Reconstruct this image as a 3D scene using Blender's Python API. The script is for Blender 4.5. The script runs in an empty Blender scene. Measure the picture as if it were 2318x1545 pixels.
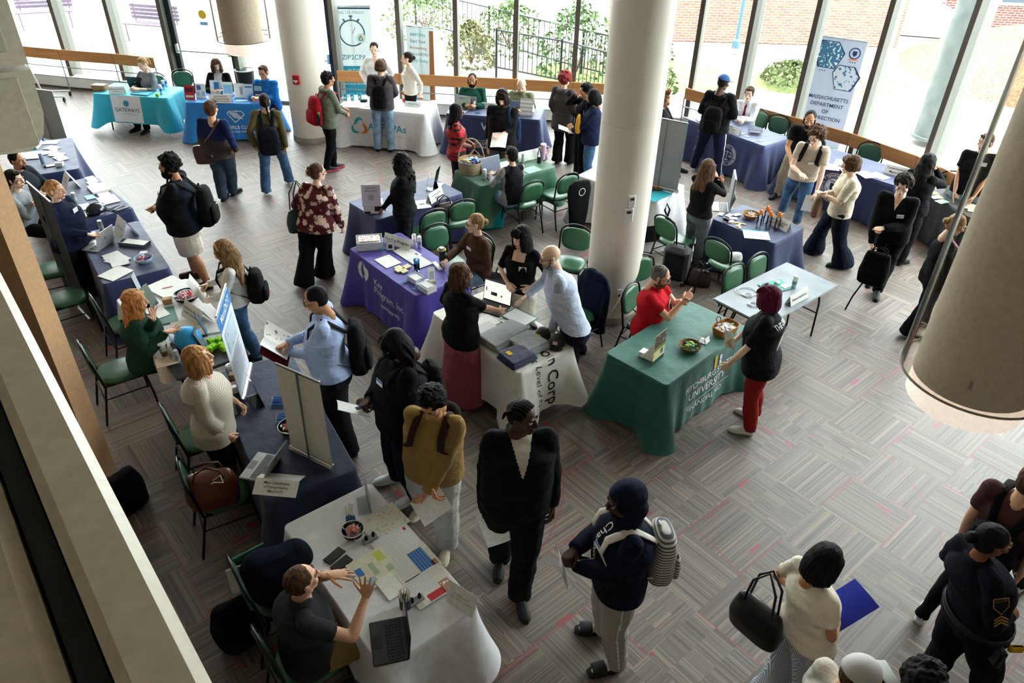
import bpy,math,random
import numpy as np
from mathutils import Vector,Matrix
from mathutils.bvhtree import BVHTree
random.seed(7)
SC=bpy.context.scene
COL=SC.collection
PI=math.pi
# ---------------------------------------------------------------- camera
FPX,PITCH,ROLL,CAMH=1689.6,0.601534,0.027716,5.206
W_,H_=2318,1545
cr,sr=math.cos(ROLL),math.sin(ROLL)
FWD=Vector((0,math.cos(PITCH),-math.sin(PITCH)))
UP0=Vector((0,math.sin(PITCH),math.cos(PITCH)))
RIGHT=Vector((1,0,0)) * cr + UP0 * sr
UPV=Vector((1,0,0)) * -sr + UP0 * cr
cam_data=bpy.data.cameras.new('camera')
cam=bpy.data.objects.new('camera',cam_data)
COL.objects.link(cam)
cam.matrix_world=Matrix(((RIGHT.x,UPV.x,-FWD.x,0),(RIGHT.y,UPV.y,-FWD.y,0),(RIGHT.z,UPV.z,-FWD.z,CAMH),(0,0,0,1)))
cam_data.sensor_width=36.0
cam_data.lens=FPX / W_ * 36.0
cam_data.clip_start=0.05
cam_data.clip_end=400
SC.camera=cam
SC.view_settings.view_transform='Standard'
SC.view_settings.look='None'
SC.view_settings.gamma=1.0
SC.view_settings.use_curve_mapping=False
SC.view_settings.exposure=2.85
SC.cycles.use_denoising=True
SC.cycles.max_bounces=6
SC.cycles.diffuse_bounces=5
SC.cycles.glossy_bounces=2
SC.cycles.transparent_max_bounces=10
SC.cycles.caustics_reflective=False
SC.cycles.caustics_refractive=False
# ---------------------------------------------------------------- overcast daylight
world=bpy.data.worlds.new('overcast_sky')
SC.world=world
world.use_nodes=True
wn=world.node_tree
bg=wn.nodes['Background']
bg.inputs['Color'].default_value=(1.0,0.98,0.985,1)
bg.inputs['Strength'].default_value=2.1

def V(*a):
 return Vector(a if len(a) > 1 else a[0])

def ray(px,py):
 a=(px - W_ / 2) / FPX
 b=-(py - H_ / 2) / FPX
 return FWD + RIGHT * a + UPV * b

def at(px,py,z=0.0):
 """the point of the horizontal plane z that the photograph shows at a pixel"""
 d=ray(px,py)
 t=(z - CAMH) / d.z
 return Vector((d.x * t,d.y * t,z))

def proj(P):
 P=Vector(P) - Vector((0,0,CAMH))
 d=P.dot(FWD)
 return (W_ / 2 + FPX * P.dot(RIGHT) / d,H_ / 2 - FPX * P.dot(UPV) / d)

# ---------------------------------------------------------------- materials
def lin(c):
 c=c / 255.0
 return c / 12.92 if c <= 0.04045 else ((c + 0.055) / 1.055) ** 2.4

def rgb(c):
 if isinstance(c,str):
  c=tuple(int(c[i:i + 2],16) for i in (0,2,4))
 return (lin(c[0]),lin(c[1]),lin(c[2]),1.0)

MATS={}

def mat(name,c,rough=0.8,metal=0.0,kind=None,c2=None,scale=1.0,spec=0.3,alpha=None):
 key=(name,c,c2,kind,scale,rough)
 if key in MATS:
  return MATS[key]
 m=bpy.data.materials.new(name)
 MATS[key]=m
 m.use_nodes=True
 nt=m.node_tree
 N,L=nt.nodes,nt.links
 b=N['Principled BSDF']
 b.inputs['Base Color'].default_value=rgb(c)
 b.inputs['Roughness'].default_value=rough
 b.inputs['Metallic'].default_value=metal
 b.inputs['Specular IOR Level'].default_value=spec
 if alpha is not None:
  b.inputs['Alpha'].default_value=alpha
 tc=N.new('ShaderNodeTexCoord')

 def noise(sc,det=3,src=None,stretch=None):
  n=N.new('ShaderNodeTexNoise')
  n.inputs['Scale'].default_value=sc
  n.inputs['Detail'].default_value=det
  s=src or tc.outputs['Object']
  if stretch:
   mp=N.new('ShaderNodeMapping')
   mp.inputs['Scale'].default_value=stretch
   L.new(s,mp.inputs['Vector'])
   s=mp.outputs['Vector']
  L.new(s,n.inputs['Vector'])
  return n

 def ramp(fac,a,bb,p0=0.35,p1=0.65):
  r=N.new('ShaderNodeValToRGB')
  r.color_ramp.elements[0].position=p0
  r.color_ramp.elements[1].position=p1
  r.color_ramp.elements[0].color=a
  r.color_ramp.elements[1].color=bb
  L.new(fac,r.inputs['Fac'])
  return r

 def bump(h,st,dist=0.01):
  bp=N.new('ShaderNodeBump')
  bp.inputs['Strength'].default_value=st
  bp.inputs['Distance'].default_value=dist
  L.new(h,bp.inputs['Height'])
  L.new(bp.outputs['Normal'],b.inputs['Normal'])

 base=rgb(c)
 if kind is None:
  n=noise(35,2)
  r=ramp(n.outputs['Fac'],tuple(x * 0.93 for x in base[:3]) + (1,),tuple(min(1,x * 1.06) for x in base[:3]) + (1,))
  L.new(r.outputs['Color'],b.inputs['Base Color'])
 elif kind == 'cloth':
  n=noise(14 * scale,4)
  r=ramp(n.outputs['Fac'],tuple(x * 0.95 for x in base[:3]) + (1,),tuple(min(1,x * 1.04) for x in base[:3]) + (1,))
  L.new(r.outputs['Color'],b.inputs['Base Color'])
  if spec < .3:
   n2=noise(7 * scale,4,stretch=(1,1,1.7))
   bump(n2.outputs['Fac'],0.8,0.035)
  else:
   n2=noise(6 * scale,3)
   bump(n2.outputs['Fac'],0.6,0.02)
  b.inputs['Sheen Weight'].default_value=0.2 if spec > .3 else 0.0
 elif kind == 'skin':
  n=noise(40,3)
  r=ramp(n.outputs['Fac'],tuple(x * 0.92 for x in base[:3]) + (1,),tuple(min(1,x * 1.05) for x in base[:3]) + (1,))
  L.new(r.outputs['Color'],b.inputs['Base Color'])
 elif kind == 'hair':
  n=noise(60,3,stretch=(1,1,0.12))
  hi=rgb(c2) if c2 else tuple(min(1,x * 1.9 + 0.004) for x in base[:3]) + (1,)
  r=ramp(n.outputs['Fac'],tuple(x * 0.55 for x in base[:3]) + (1,),hi,0.3,0.75)
  L.new(r.outputs['Color'],b.inputs['Base Color'])
  bump(n.outputs['Fac'],0.8,0.01)
 elif kind == 'curl':
  n=noise(70,2)
  hi=rgb(c2) if c2 else tuple(min(1,x * 2.0 + 0.003) for x in base[:3]) + (1,)
  r=ramp(n.outputs['Fac'],tuple(x * 0.5 for x in base[:3]) + (1,),hi,0.35,0.7)
  L.new(r.outputs['Color'],b.inputs['Base Color'])
  bump(n.outputs['Fac'],1.0,0.012)
 elif kind == 'stripe_h':      # fine horizontal stripes of the cloth itself
  w=N.new('ShaderNodeTexWave')
  w.bands_direction='Z'
  w.inputs['Scale'].default_value=12 * scale
  w.inputs['Distortion'].default_value=0.6
  L.new(tc.outputs['Object'],w.inputs['Vector'])
  r=ramp(w.outputs['Fac'],base,rgb(c2),0.45,0.7)
  L.new(r.outputs['Color'],b.inputs['Base Color'])
 elif kind == 'stripe_v':
  w=N.new('ShaderNodeTexWave')
  w.bands_direction='X'
  w.inputs['Scale'].default_value=20 * scale
  w.inputs['Distortion'].default_value=0.5
  L.new(tc.outputs['Object'],w.inputs['Vector'])
  r=ramp(w.outputs['Fac'],base,rgb(c2),0.4,0.6)
  L.new(r.outputs['Color'],b.inputs['Base Color'])
 elif kind == 'patch':         # printed blotches (flowers, tiger bars, camouflage)
  n=noise(11 * scale,1)
  r=ramp(n.outputs['Fac'],base,rgb(c2),0.56,0.6)
  r.color_ramp.interpolation='CONSTANT'
  L.new(r.outputs['Color'],b.inputs['Base Color'])
 elif kind == 'tiger':
  n=noise(9 * scale,2,stretch=(0.5,0.5,3.0))
  r=ramp(n.outputs['Fac'],base,rgb(c2),0.5,0.53)
  L.new(r.outputs['Color'],b.inputs['Base Color'])
 elif kind == 'flowers':
  v=N.new('ShaderNodeTexVoronoi')
  v.inputs['Scale'].default_value=11 * scale
  n=noise(45,2)
  mx=N.new('ShaderNodeVectorMath')
  mx.operation='SCALE'
  mx.inputs['Scale'].default_value=0.06
  L.new(n.outputs['Color'],mx.inputs[0])
  ad=N.new('ShaderNodeVectorMath')
  L.new(mx.outputs[0],ad.inputs[0])
  L.new(tc.outputs['Object'],ad.inputs[1])
  L.new(ad.outputs[0],v.inputs['Vector'])
  r=ramp(v.outputs['Distance'],rgb(c2),base,0.42,0.46)
  e=r.color_ramp.elements.new(0.16)
  e.color=rgb(c2)
  e=r.color_ramp.elements.new(0.10)
  e.color=rgb('c8553c')
  r.color_ramp.elements[0].color=rgb('e0a050')
  L.new(r.outputs['Color'],b.inputs['Base Color'])
 elif kind == 'denim':
  n=noise(7,4)
  r=ramp(n.outputs['Fac'],tuple(x * 0.65 for x in base[:3]) + (1,),tuple(min(1,x * 1.5) for x in base[:3]) + (1,),0.3,0.7)
  L.new(r.outputs['Color'],b.inputs['Base Color'])
  n2=noise(9,4,stretch=(1,1,1.6))
  bump(n2.outputs['Fac'],0.8,0.03)
 elif kind == 'wood':
  n=noise(5 * scale,5,stretch=(0.25,0.25,4))
  r=ramp(n.outputs['Fac'],tuple(x * 0.78 for x in base[:3]) + (1,),tuple(min(1,x * 1.15) for x in base[:3]) + (1,),0.3,0.7)
  L.new(r.outputs['Color'],b.inputs['Base Color'])
 elif kind == 'wicker':
  w=N.new('ShaderNodeTexWave')
  w.bands_direction='Z'
  w.inputs['Scale'].default_value=22 * scale
  w.inputs['Distortion'].default_value=3
  w.inputs['Detail Scale'].default_value=6
  L.new(tc.outputs['Object'],w.inputs['Vector'])
  r=ramp(w.outputs['Fac'],tuple(x * 0.45 for x in base[:3]) + (1,),base,0.2,0.6)
  L.new(r.outputs['Color'],b.inputs['Base Color'])
  bump(w.outputs['Fac'],1.0,0.01)
 elif kind == 'stone':
  n=noise(3 * scale,8)
  n2=noise(90 * scale,2)
  r=ramp(n.outputs['Fac'],tuple(x * 0.82 for x in base[:3]) + (1,),tuple(min(1,x * 1.1) for x in base[:3]) + (1,))
  L.new(r.outputs['Color'],b.inputs['Base Color'])
  bump(n2.outputs['Fac'],0.2,0.004)
 elif kind == 'brick':
  bt=N.new('ShaderNodeTexBrick')
  bt.inputs['Color1'].default_value=base
  bt.inputs['Color2'].default_value=rgb(c2)
  bt.inputs['Mortar'].default_value=rgb('c9beb4')
  bt.inputs['Scale'].default_value=1.0
  bt.inputs['Brick Width'].default_value=0.22
  bt.inputs['Row Height'].default_value=0.075
  bt.inputs['Mortar Size'].default_value=0.008
  sx=N.new('ShaderNodeSeparateXYZ')
  cx=N.new('ShaderNodeCombineXYZ')
  L.new(tc.outputs['Object'],sx.inputs[0])
  L.new(sx.outputs['X'],cx.inputs['X'])
  L.new(sx.outputs['Z'],cx.inputs['Y'])
  L.new(cx.outputs[0],bt.inputs['Vector'])
  L.new(bt.outputs['Color'],b.inputs['Base Color'])
 elif kind == 'leaf':
  n=noise(9 * scale,4)
  r=ramp(n.outputs['Fac'],base,rgb(c2),0.35,0.65)
  L.new(r.outputs['Color'],b.inputs['Base Color'])
 elif kind == 'print':         # rows of small print on paper, seen as grey blocks
  w=N.new('ShaderNodeTexWave')
  w.bands_direction='Y'
  w.inputs['Scale'].default_value=14 * scale
  L.new(tc.outputs['Object'],w.inputs['Vector'])
  r=ramp(w.outputs['Fac'],rgb(c2),base,0.2,0.4)
  L.new(r.outputs['Color'],b.inputs['Base Color'])
 elif kind == 'flat':
  pass
 return m

def sheer(name,c,k=0.5,c2=None):
 """thin printed fabric that lets window light through"""
 m=mat(name,c,0.7,kind='flat')
 nt=m.node_tree
 b=nt.nodes['Principled BSDF']
 t=nt.nodes.new('ShaderNodeBsdfTranslucent')
 t.inputs['Color'].default_value=rgb(c)
 mx=nt.nodes.new('ShaderNodeMixShader')
 mx.inputs[0].default_value=k
 nt.links.new(b.outputs[0],mx.inputs[1])
 nt.links.new(t.outputs[0],mx.inputs[2])
 nt.links.new(mx.outputs[0],nt.nodes['Material Output'].inputs[0])
 return m

def glassy(name,tint='ffffff',fac=0.1,rough=0.02):
 key=('glassy',name,tint,fac)
 if key in MATS:
  return MATS[key]
 m=bpy.data.materials.new(name)
 MATS[key]=m
 m.use_nodes=True
 nt=m.node_tree
 nt.nodes.clear()
 o=nt.nodes.new('ShaderNodeOutputMaterial')
 t=nt.nodes.new('ShaderNodeBsdfTransparent')
 t.inputs['Color'].default_value=rgb(tint)
 g=nt.nodes.new('ShaderNodeBsdfGlossy')
 g.inputs['Roughness'].default_value=rough
 mx=nt.nodes.new('ShaderNodeMixShader')
 fr=nt.nodes.new('ShaderNodeLayerWeight')
 fr.inputs['Blend'].default_value=fac
 nt.links.new(fr.outputs['Fresnel'],mx.inputs[0])
 nt.links.new(t.outputs[0],mx.inputs[1])
 nt.links.new(g.outputs[0],mx.inputs[2])
 nt.links.new(mx.outputs[0],o.inputs[0])
 return m

WHITE=mat('white_paper','e9e9e6',0.6)
BLACKM=mat('black_metal','101112',0.35)
CHROME=mat('chrome','b9bcc0',0.25,0.9)
BLACKP=mat('black_plastic','0d0e10',0.4)
ACRYL=glassy('clear_acrylic','eef3f4',0.25)

# ---------------------------------------------------------------- mesh arrays
class M:
 """vertices + polygons with a material slot each"""

 def __init__(s):
  s.v,s.f,s.m=[],[],[]
  s.n=0

 def add(s,v,f,m=0):
  v=np.asarray(v,dtype=float).reshape(-1,3)
  s.v.append(v)
  s.f.extend([tuple(int(i) + s.n for i in q) for q in f])
  s.m.extend([m] * len(f) if isinstance(m,int) else list(m))
  s.n += len(v)
  return s

 def verts(s):
  return np.concatenate(s.v) if s.v else np.zeros((0,3))

 # -- primitives
 def box(s,c,d,R=None,m=0,bev=0.0):
  x,y,z=d[0] / 2,d[1] / 2,d[2] / 2
  if bev > 0:
   b=min(bev,x * .9,y * .9,z * .9)
   rings=[]
   for zz,q in ((-z,b),(-z + b,0),(z - b,0),(z,b)):
    X,Y=x - q,y - q
    rings.append([(X,-Y + b,zz),(X,Y - b,zz),(X - b,Y,zz),(-X + b,Y,zz),(-X,Y - b,zz),(-X,-Y + b,zz),(-X + b,-Y,zz),(X - b,-Y,zz)])
   v=np.array(rings).reshape(-1,3)
   f=[tuple(range(7,-1,-1)),tuple(range(24,32))]
   for r in range(3):
    for i in range(8):
     j=(i + 1) % 8
     f.append((r * 8 + i,r * 8 + j,r * 8 + 8 + j,r * 8 + 8 + i))
  else:
   v=np.array([(sx * x,sy * y,sz * z) for sz in (-1,1) for sy in (-1,1) for sx in (-1,1)])
   f=[(0,2,3,1),(4,5,7,6),(0,1,5,4),(2,6,7,3),(0,4,6,2),(1,3,7,5)]
  if R is not None:
   v=v @ np.array(R).T
  return s.add(v + np.array(c),f,m)

 def ell(s,c,r,R=None,m=0,seg=14,rings=8):
  v=[(0,0,-1)]
  for i in range(1,rings):
   a=-PI / 2 + PI * i / rings
   for j in range(seg):
    t=2 * PI * j / seg
    v.append((math.cos(a) * math.cos(t),math.cos(a) * math.sin(t),math.sin(a)))
  v.append((0,0,1))
  f=[]
  for j in range(seg):
   f.append((0,1 + (j + 1) % seg,1 + j))
   k=1 + (rings - 2) * seg
   f.append((k + j,k + (j + 1) % seg,len(v) - 1))
  for i in range(rings - 2):
   for j in range(seg):
    a=1 + i * seg
    f.append((a + j,a + (j + 1) % seg,a + seg + (j + 1) % seg,a + seg + j))
  r=(r,r,r) if isinstance(r,(int,float)) else r
  v=np.array(v) * np.array(r)
  if R is not None:
   v=v @ np.array(R).T
  return s.add(v + np.array(c),f,m)

 def tube(s,pts,rad,m=0,seg=10,sq=1.0,side=None,caps='rr',closed=False):
  """tapering tube through points; sq squashes along the second axis; caps r(ound) or f(lat)"""
  pts=[np.array(p,dtype=float) for p in pts]
  n=len(pts)
  rad=[rad] * n if isinstance(rad,(int,float)) else list(rad)
  sqs=[sq] * n if isinstance(sq,(int,float)) else list(sq)
  # insert round caps
  P,Rr,S=list(pts),list(rad),list(sqs)
  if not closed:
   if caps[0] == 'r':
    d=pts[0] - pts[1]
    d=d / (np.linalg.norm(d) + 1e-9)
    P=[pts[0] + d * rad[0] * .95,pts[0] + d * rad[0] * .7] + P
    Rr=[rad[0] * .25,rad[0] * .7] + Rr
    S=[sqs[0]] * 2 + S
   if caps[1] == 'r':
    d=pts[-1] - pts[-2]
    d=d / (np.linalg.norm(d) + 1e-9)
    P=P + [pts[-1] + d * rad[-1] * .7,pts[-1] + d * rad[-1] * .95]
    Rr=Rr + [rad[-1] * .7,rad[-1] * .25]
    S=S + [sqs[-1]] * 2
  k=len(P)
  u=None
  v=[]
  for i in range(k):
   if closed:
    t=P[(i + 1) % k] - P[i - 1]
   else:
    t=P[min(i + 1,k - 1)] - P[max(i - 1,0)]
   t=t / (np.linalg.norm(t) + 1e-9)
   if u is None:
    a=np.array(side if side is not None else ((1,0,0) if abs(t[0]) < .8 else (0,1,0)),dtype=float)
   else:
    a=u
   u=a - t * a.dot(t)
   u=u / (np.linalg.norm(u) + 1e-9)
   w=np.cross(t,u)
   for j in range(seg):
    g=2 * PI * j / seg
    v.append(P[i] + u * math.cos(g) * Rr[i] + w * math.sin(g) * Rr[i] * S[i])
  f=[]
  for i in range(k if closed else k - 1):
   i2=(i + 1) % k
   for j in range(seg):
    j2=(j + 1) % seg
    f.append((i * seg + j,i * seg + j2,i2 * seg + j2,i2 * seg + j))
  if not closed:
   f.append(tuple(range(seg - 1,-1,-1)))
   f.append(tuple(range((k - 1) * seg,k * seg)))
  return s.add(v,f,m)

 def loft(s,secs,m=0,seg=24,pw=2.0):
  """secs: (centre, X axis*half width, Y axis*half depth)"""
  v=[]
  for c,a,b in secs:
   c,a,b=np.array(c),np.array(a),np.array(b)
   for j in range(seg):
    g=2 * PI * j / seg
    cx,sx=math.cos(g),math.sin(g)
    e=2.0 / pw
    v.append(c + a * math.copysign(abs(cx) ** e,cx) + b * math.copysign(abs(sx) ** e,sx))
  k=len(secs)
  f=[]
  for i in range(k - 1):
   for j in range(seg):
    j2=(j + 1) % seg
    f.append((i * seg + j,i * seg + j2,(i + 1) * seg + j2,(i + 1) * seg + j))
  f.append(tuple(range(seg - 1,-1,-1)))
  f.append(tuple(range((k - 1) * seg,k * seg)))
  return s.add(v,f,m)

 def grid(s,P,m=0,wrap=False):
  """P[i][j] points"""
  P=np.asarray(P,dtype=float)
  a,b=P.shape[:2]
  f=[]
  for i in range(a - 1):
   for j in range(b if wrap else b - 1):
    j2=(j + 1) % b
    f.append((i * b + j,i * b + j2,(i + 1) * b + j2,(i + 1) * b + j))
  return s.add(P.reshape(-1,3),f,m)

 def prism(s,poly,z0,z1,m=0):
  n=len(poly)
  v=[(x,y,z0) for x,y in poly] + [(x,y,z1) for x,y in poly]
  f=[tuple(range(n - 1,-1,-1)),tuple(range(n,2 * n))] + [(i,(i + 1) % n,n + (i + 1) % n,n + i) for i in range(n)]
  return s.add(v,f,m)

 def xf(s,R=None,t=(0,0,0)):
  for i,v in enumerate(s.v):
   s.v[i]=(v @ np.array(R).T if R is not None else v) + np.array(t)
  return s

 def build(s,name,mats,parent=None,loc=None,smooth=False,rot=None):
  me=bpy.data.meshes.new(name)
  V_,F_=s.verts().tolist(),s.f
  if smooth:                      # caps get vertices of their own so that the sides shade true
   F_=[]
   for q in s.f:
    if len(q) > 4:
     n0=len(V_)
     V_ += [V_[i] for i in q]
     q=tuple(range(n0,n0 + len(q)))
    F_.append(q)
  me.from_pydata(V_,[],F_)
  me.validate()
  if not isinstance(mats,(list,tuple)):
   mats=[mats]
  for x in mats:
   me.materials.append(x)
  if len(me.polygons) == len(s.m):
   me.polygons.foreach_set('material_index',s.m)
  if smooth:
   me.polygons.foreach_set('use_smooth',[True] * len(me.polygons))
  me.update()
  return link(name,me,parent,loc,rot)

def link(name,me,parent=None,loc=None,rot=None):
 o=bpy.data.objects.new(name,me)
 COL.objects.link(o)
 if parent is not None:
  o.parent=parent
 if loc is not None:
  o.location=loc
 if rot is not None:
  o.rotation_euler=(0,0,rot) if isinstance(rot,(int,float)) else rot
 return o

def tag(o,label=None,cat=None,group=None,kind=None):
 if label:
  o['label']=label
 if cat:
  o['category']=cat
 if group:
  o['group']=group
 if kind:
  o['kind']=kind
 return o

def thing(name,label,cat,loc=(0,0,0),rz=0.0,group=None):
 o=bpy.data.objects.new(name,None)
 o.empty_display_size=0.1
 COL.objects.link(o)
 o.location=loc
 o.rotation_euler=(0,0,rz)
 return tag(o,label,cat,group)

def children(o):
 return list(o.children)

def dup(root,loc,rz,label=None,group=None,cat=None):
 r=root.copy()
 COL.objects.link(r)
 r.location=loc
 r.rotation_euler=(0,0,rz)
 if label:
  r['label']=label
 if group:
  r['group']=group
 for ch in list(root.children):
  c=ch.copy()
  COL.objects.link(c)
  c.parent=r
  for g in ch.children:
   d=g.copy()
   COL.objects.link(d)
   d.parent=c
 return r

def bake(m,voxel,smooth=2,disp=None):
 """fuse overlapping solids into one continuous surface; returns (V, F)"""
 me=bpy.data.meshes.new('tmp')
 me.from_pydata(m.verts().tolist(),[],m.f)
 o=bpy.data.objects.new('tmp',me)
 COL.objects.link(o)
 md=o.modifiers.new('r','REMESH')
 md.mode='VOXEL'
 md.voxel_size=voxel
 if smooth:
  sm=o.modifiers.new('s','SMOOTH')
  sm.factor=0.5
  sm.iterations=smooth
 dg=bpy.context.evaluated_depsgraph_get()
 ev=o.evaluated_get(dg)
 em=ev.to_mesh()
 n=len(em.vertices)
 v=np.empty(n * 3)
 em.vertices.foreach_get('co',v)
 v=v.reshape(-1,3)
 if disp is not None:
  nn=np.empty(n * 3)
  em.vertices.foreach_get('normal',nn)
  v=v + nn.reshape(-1,3) * disp(v)[:,None]
 idx=np.empty(len(em.loops),dtype=np.int32)
 em.loops.foreach_get('vertex_index',idx)
 tot=np.empty(len(em.polygons),dtype=np.int32)
 em.polygons.foreach_get('loop_total',tot)
 ev.to_mesh_clear()
 bpy.data.objects.remove(o)
 bpy.data.meshes.remove(me)
 F=idx.reshape(-1,4) if (tot == 4).all() else None
 if F is None:
  out,k=[],0
  for t in tot:
   out.append(tuple(idx[k:k + t]))
   k += t
  F=out
 return v,F

def raw_mesh(name,parts,mats,parent=None,loc=None):
 """parts: (V, F quads array, material index or array); smooth shaded"""
 me=bpy.data.meshes.new(name)
 vs,loops,tots,mi=[],[],[],[]
 n=0
 for v,f,m in parts:
  vs.append(v)
  if isinstance(f,np.ndarray):
   loops.append((f + n).ravel())
   tots.append(np.full(len(f),f.shape[1]))
  else:
   loops.append(np.array([i + n for q in f for i in q]))
   tots.append(np.array([len(q) for q in f]))
  mi.append(np.full(len(f),m) if isinstance(m,int) else np.asarray(m))
  n += len(v)
 vs,loops,tots,mi=np.concatenate(vs),np.concatenate(loops),np.concatenate(tots),np.concatenate(mi)
 me.vertices.add(len(vs))
 me.vertices.foreach_set('co',vs.ravel())
 me.loops.add(len(loops))
 me.loops.foreach_set('vertex_index',loops.astype(np.int32))
 me.polygons.add(len(tots))
 st=np.concatenate([[0],np.cumsum(tots)[:-1]])
 me.polygons.foreach_set('loop_start',st.astype(np.int32))
 me.polygons.foreach_set('loop_total',tots.astype(np.int32))
 me.polygons.foreach_set('material_index',mi.astype(np.int32))
 me.polygons.foreach_set('use_smooth',np.ones(len(tots),dtype=bool))
 me.update(calc_edges=True)
 for x in (mats if isinstance(mats,(list,tuple)) else [mats]):
  me.materials.append(x)
 return link(name,me,parent,loc)

_rs=np.random.RandomState(5)
_ND=_rs.normal(size=(14,3))
_ND /= np.linalg.norm(_ND,axis=1)[:,None]
_NP=_rs.uniform(0,6.28,14)

def wob(v,freq,amp,st=(1,1,1),seed=0.0):
 """smooth pseudo noise for folds and strands"""
 q=v * np.array(st) * freq
 w=q + 0.6 * np.sin(q[:,[1,2,0]] * 0.7 + 1.3 + seed)
 r=np.zeros(len(v))
 for k in range(7):
  r += np.sin(w @ _ND[k] * (0.7 + 0.25 * k) + _NP[k] + seed * (k + 1)) / (1 + 0.3 * k)
 return amp * r / 2.6

def rz_(a):
 c,s=math.cos(a),math.sin(a)
 return np.array([[c,-s,0],[s,c,0],[0,0,1]])

def frame(x,y,z):
 return np.array([x,y,z]).T.astype(float)

def text_mesh(body,size,bold=0.0,align='CENTER',font_shear=0.0,space=1.0):
 cu=bpy.data.curves.new('t','FONT')
 cu.body=body
 cu.size=size
 cu.align_x=align
 cu.align_y='CENTER'
 cu.offset=bold * size
 cu.shear=font_shear
 cu.space_line=0.9 if space == 1.0 else space
 cu.resolution_u=3
 o=bpy.data.objects.new('t',cu)
 COL.objects.link(o)
 dg=bpy.context.evaluated_depsgraph_get()
 ev=o.evaluated_get(dg)
 em=ev.to_mesh()
 n=len(em.vertices)
 v=np.empty(n * 3)
 em.vertices.foreach_get('co',v)
 f=[tuple(p.vertices) for p in em.polygons]
 ev.to_mesh_clear()
 bpy.data.objects.remove(o)
 bpy.data.curves.remove(cu)
 return v.reshape(-1,3),f

def put_text(body,size,origin,xa,ya,m,parent,name='lettering',bold=0.01,align='CENTER',shear=0.0,off=0.002,maxw=None):
 """flat lettering: origin, unit axes along and up; lifted off the surface"""
 v,f=text_mesh(body,size,bold,align,shear)
 if not len(v):
  return None
 if maxw:
  w=v[:,0].max() - v[:,0].min()
  if w > maxw:
   v[:,0] *= maxw / w
 xa,ya=np.array(xa,float),np.array(ya,float)
 n=np.cross(xa,ya)
 P=np.array(origin) + v[:,[0]] * xa + v[:,[1]] * ya + n * off
 g=M()
 g.add(P,f)
 return g.build(name,m,parent)

def unit(v):
 v=np.array(v,float)
 return v / (np.linalg.norm(v) + 1e-9)

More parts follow.
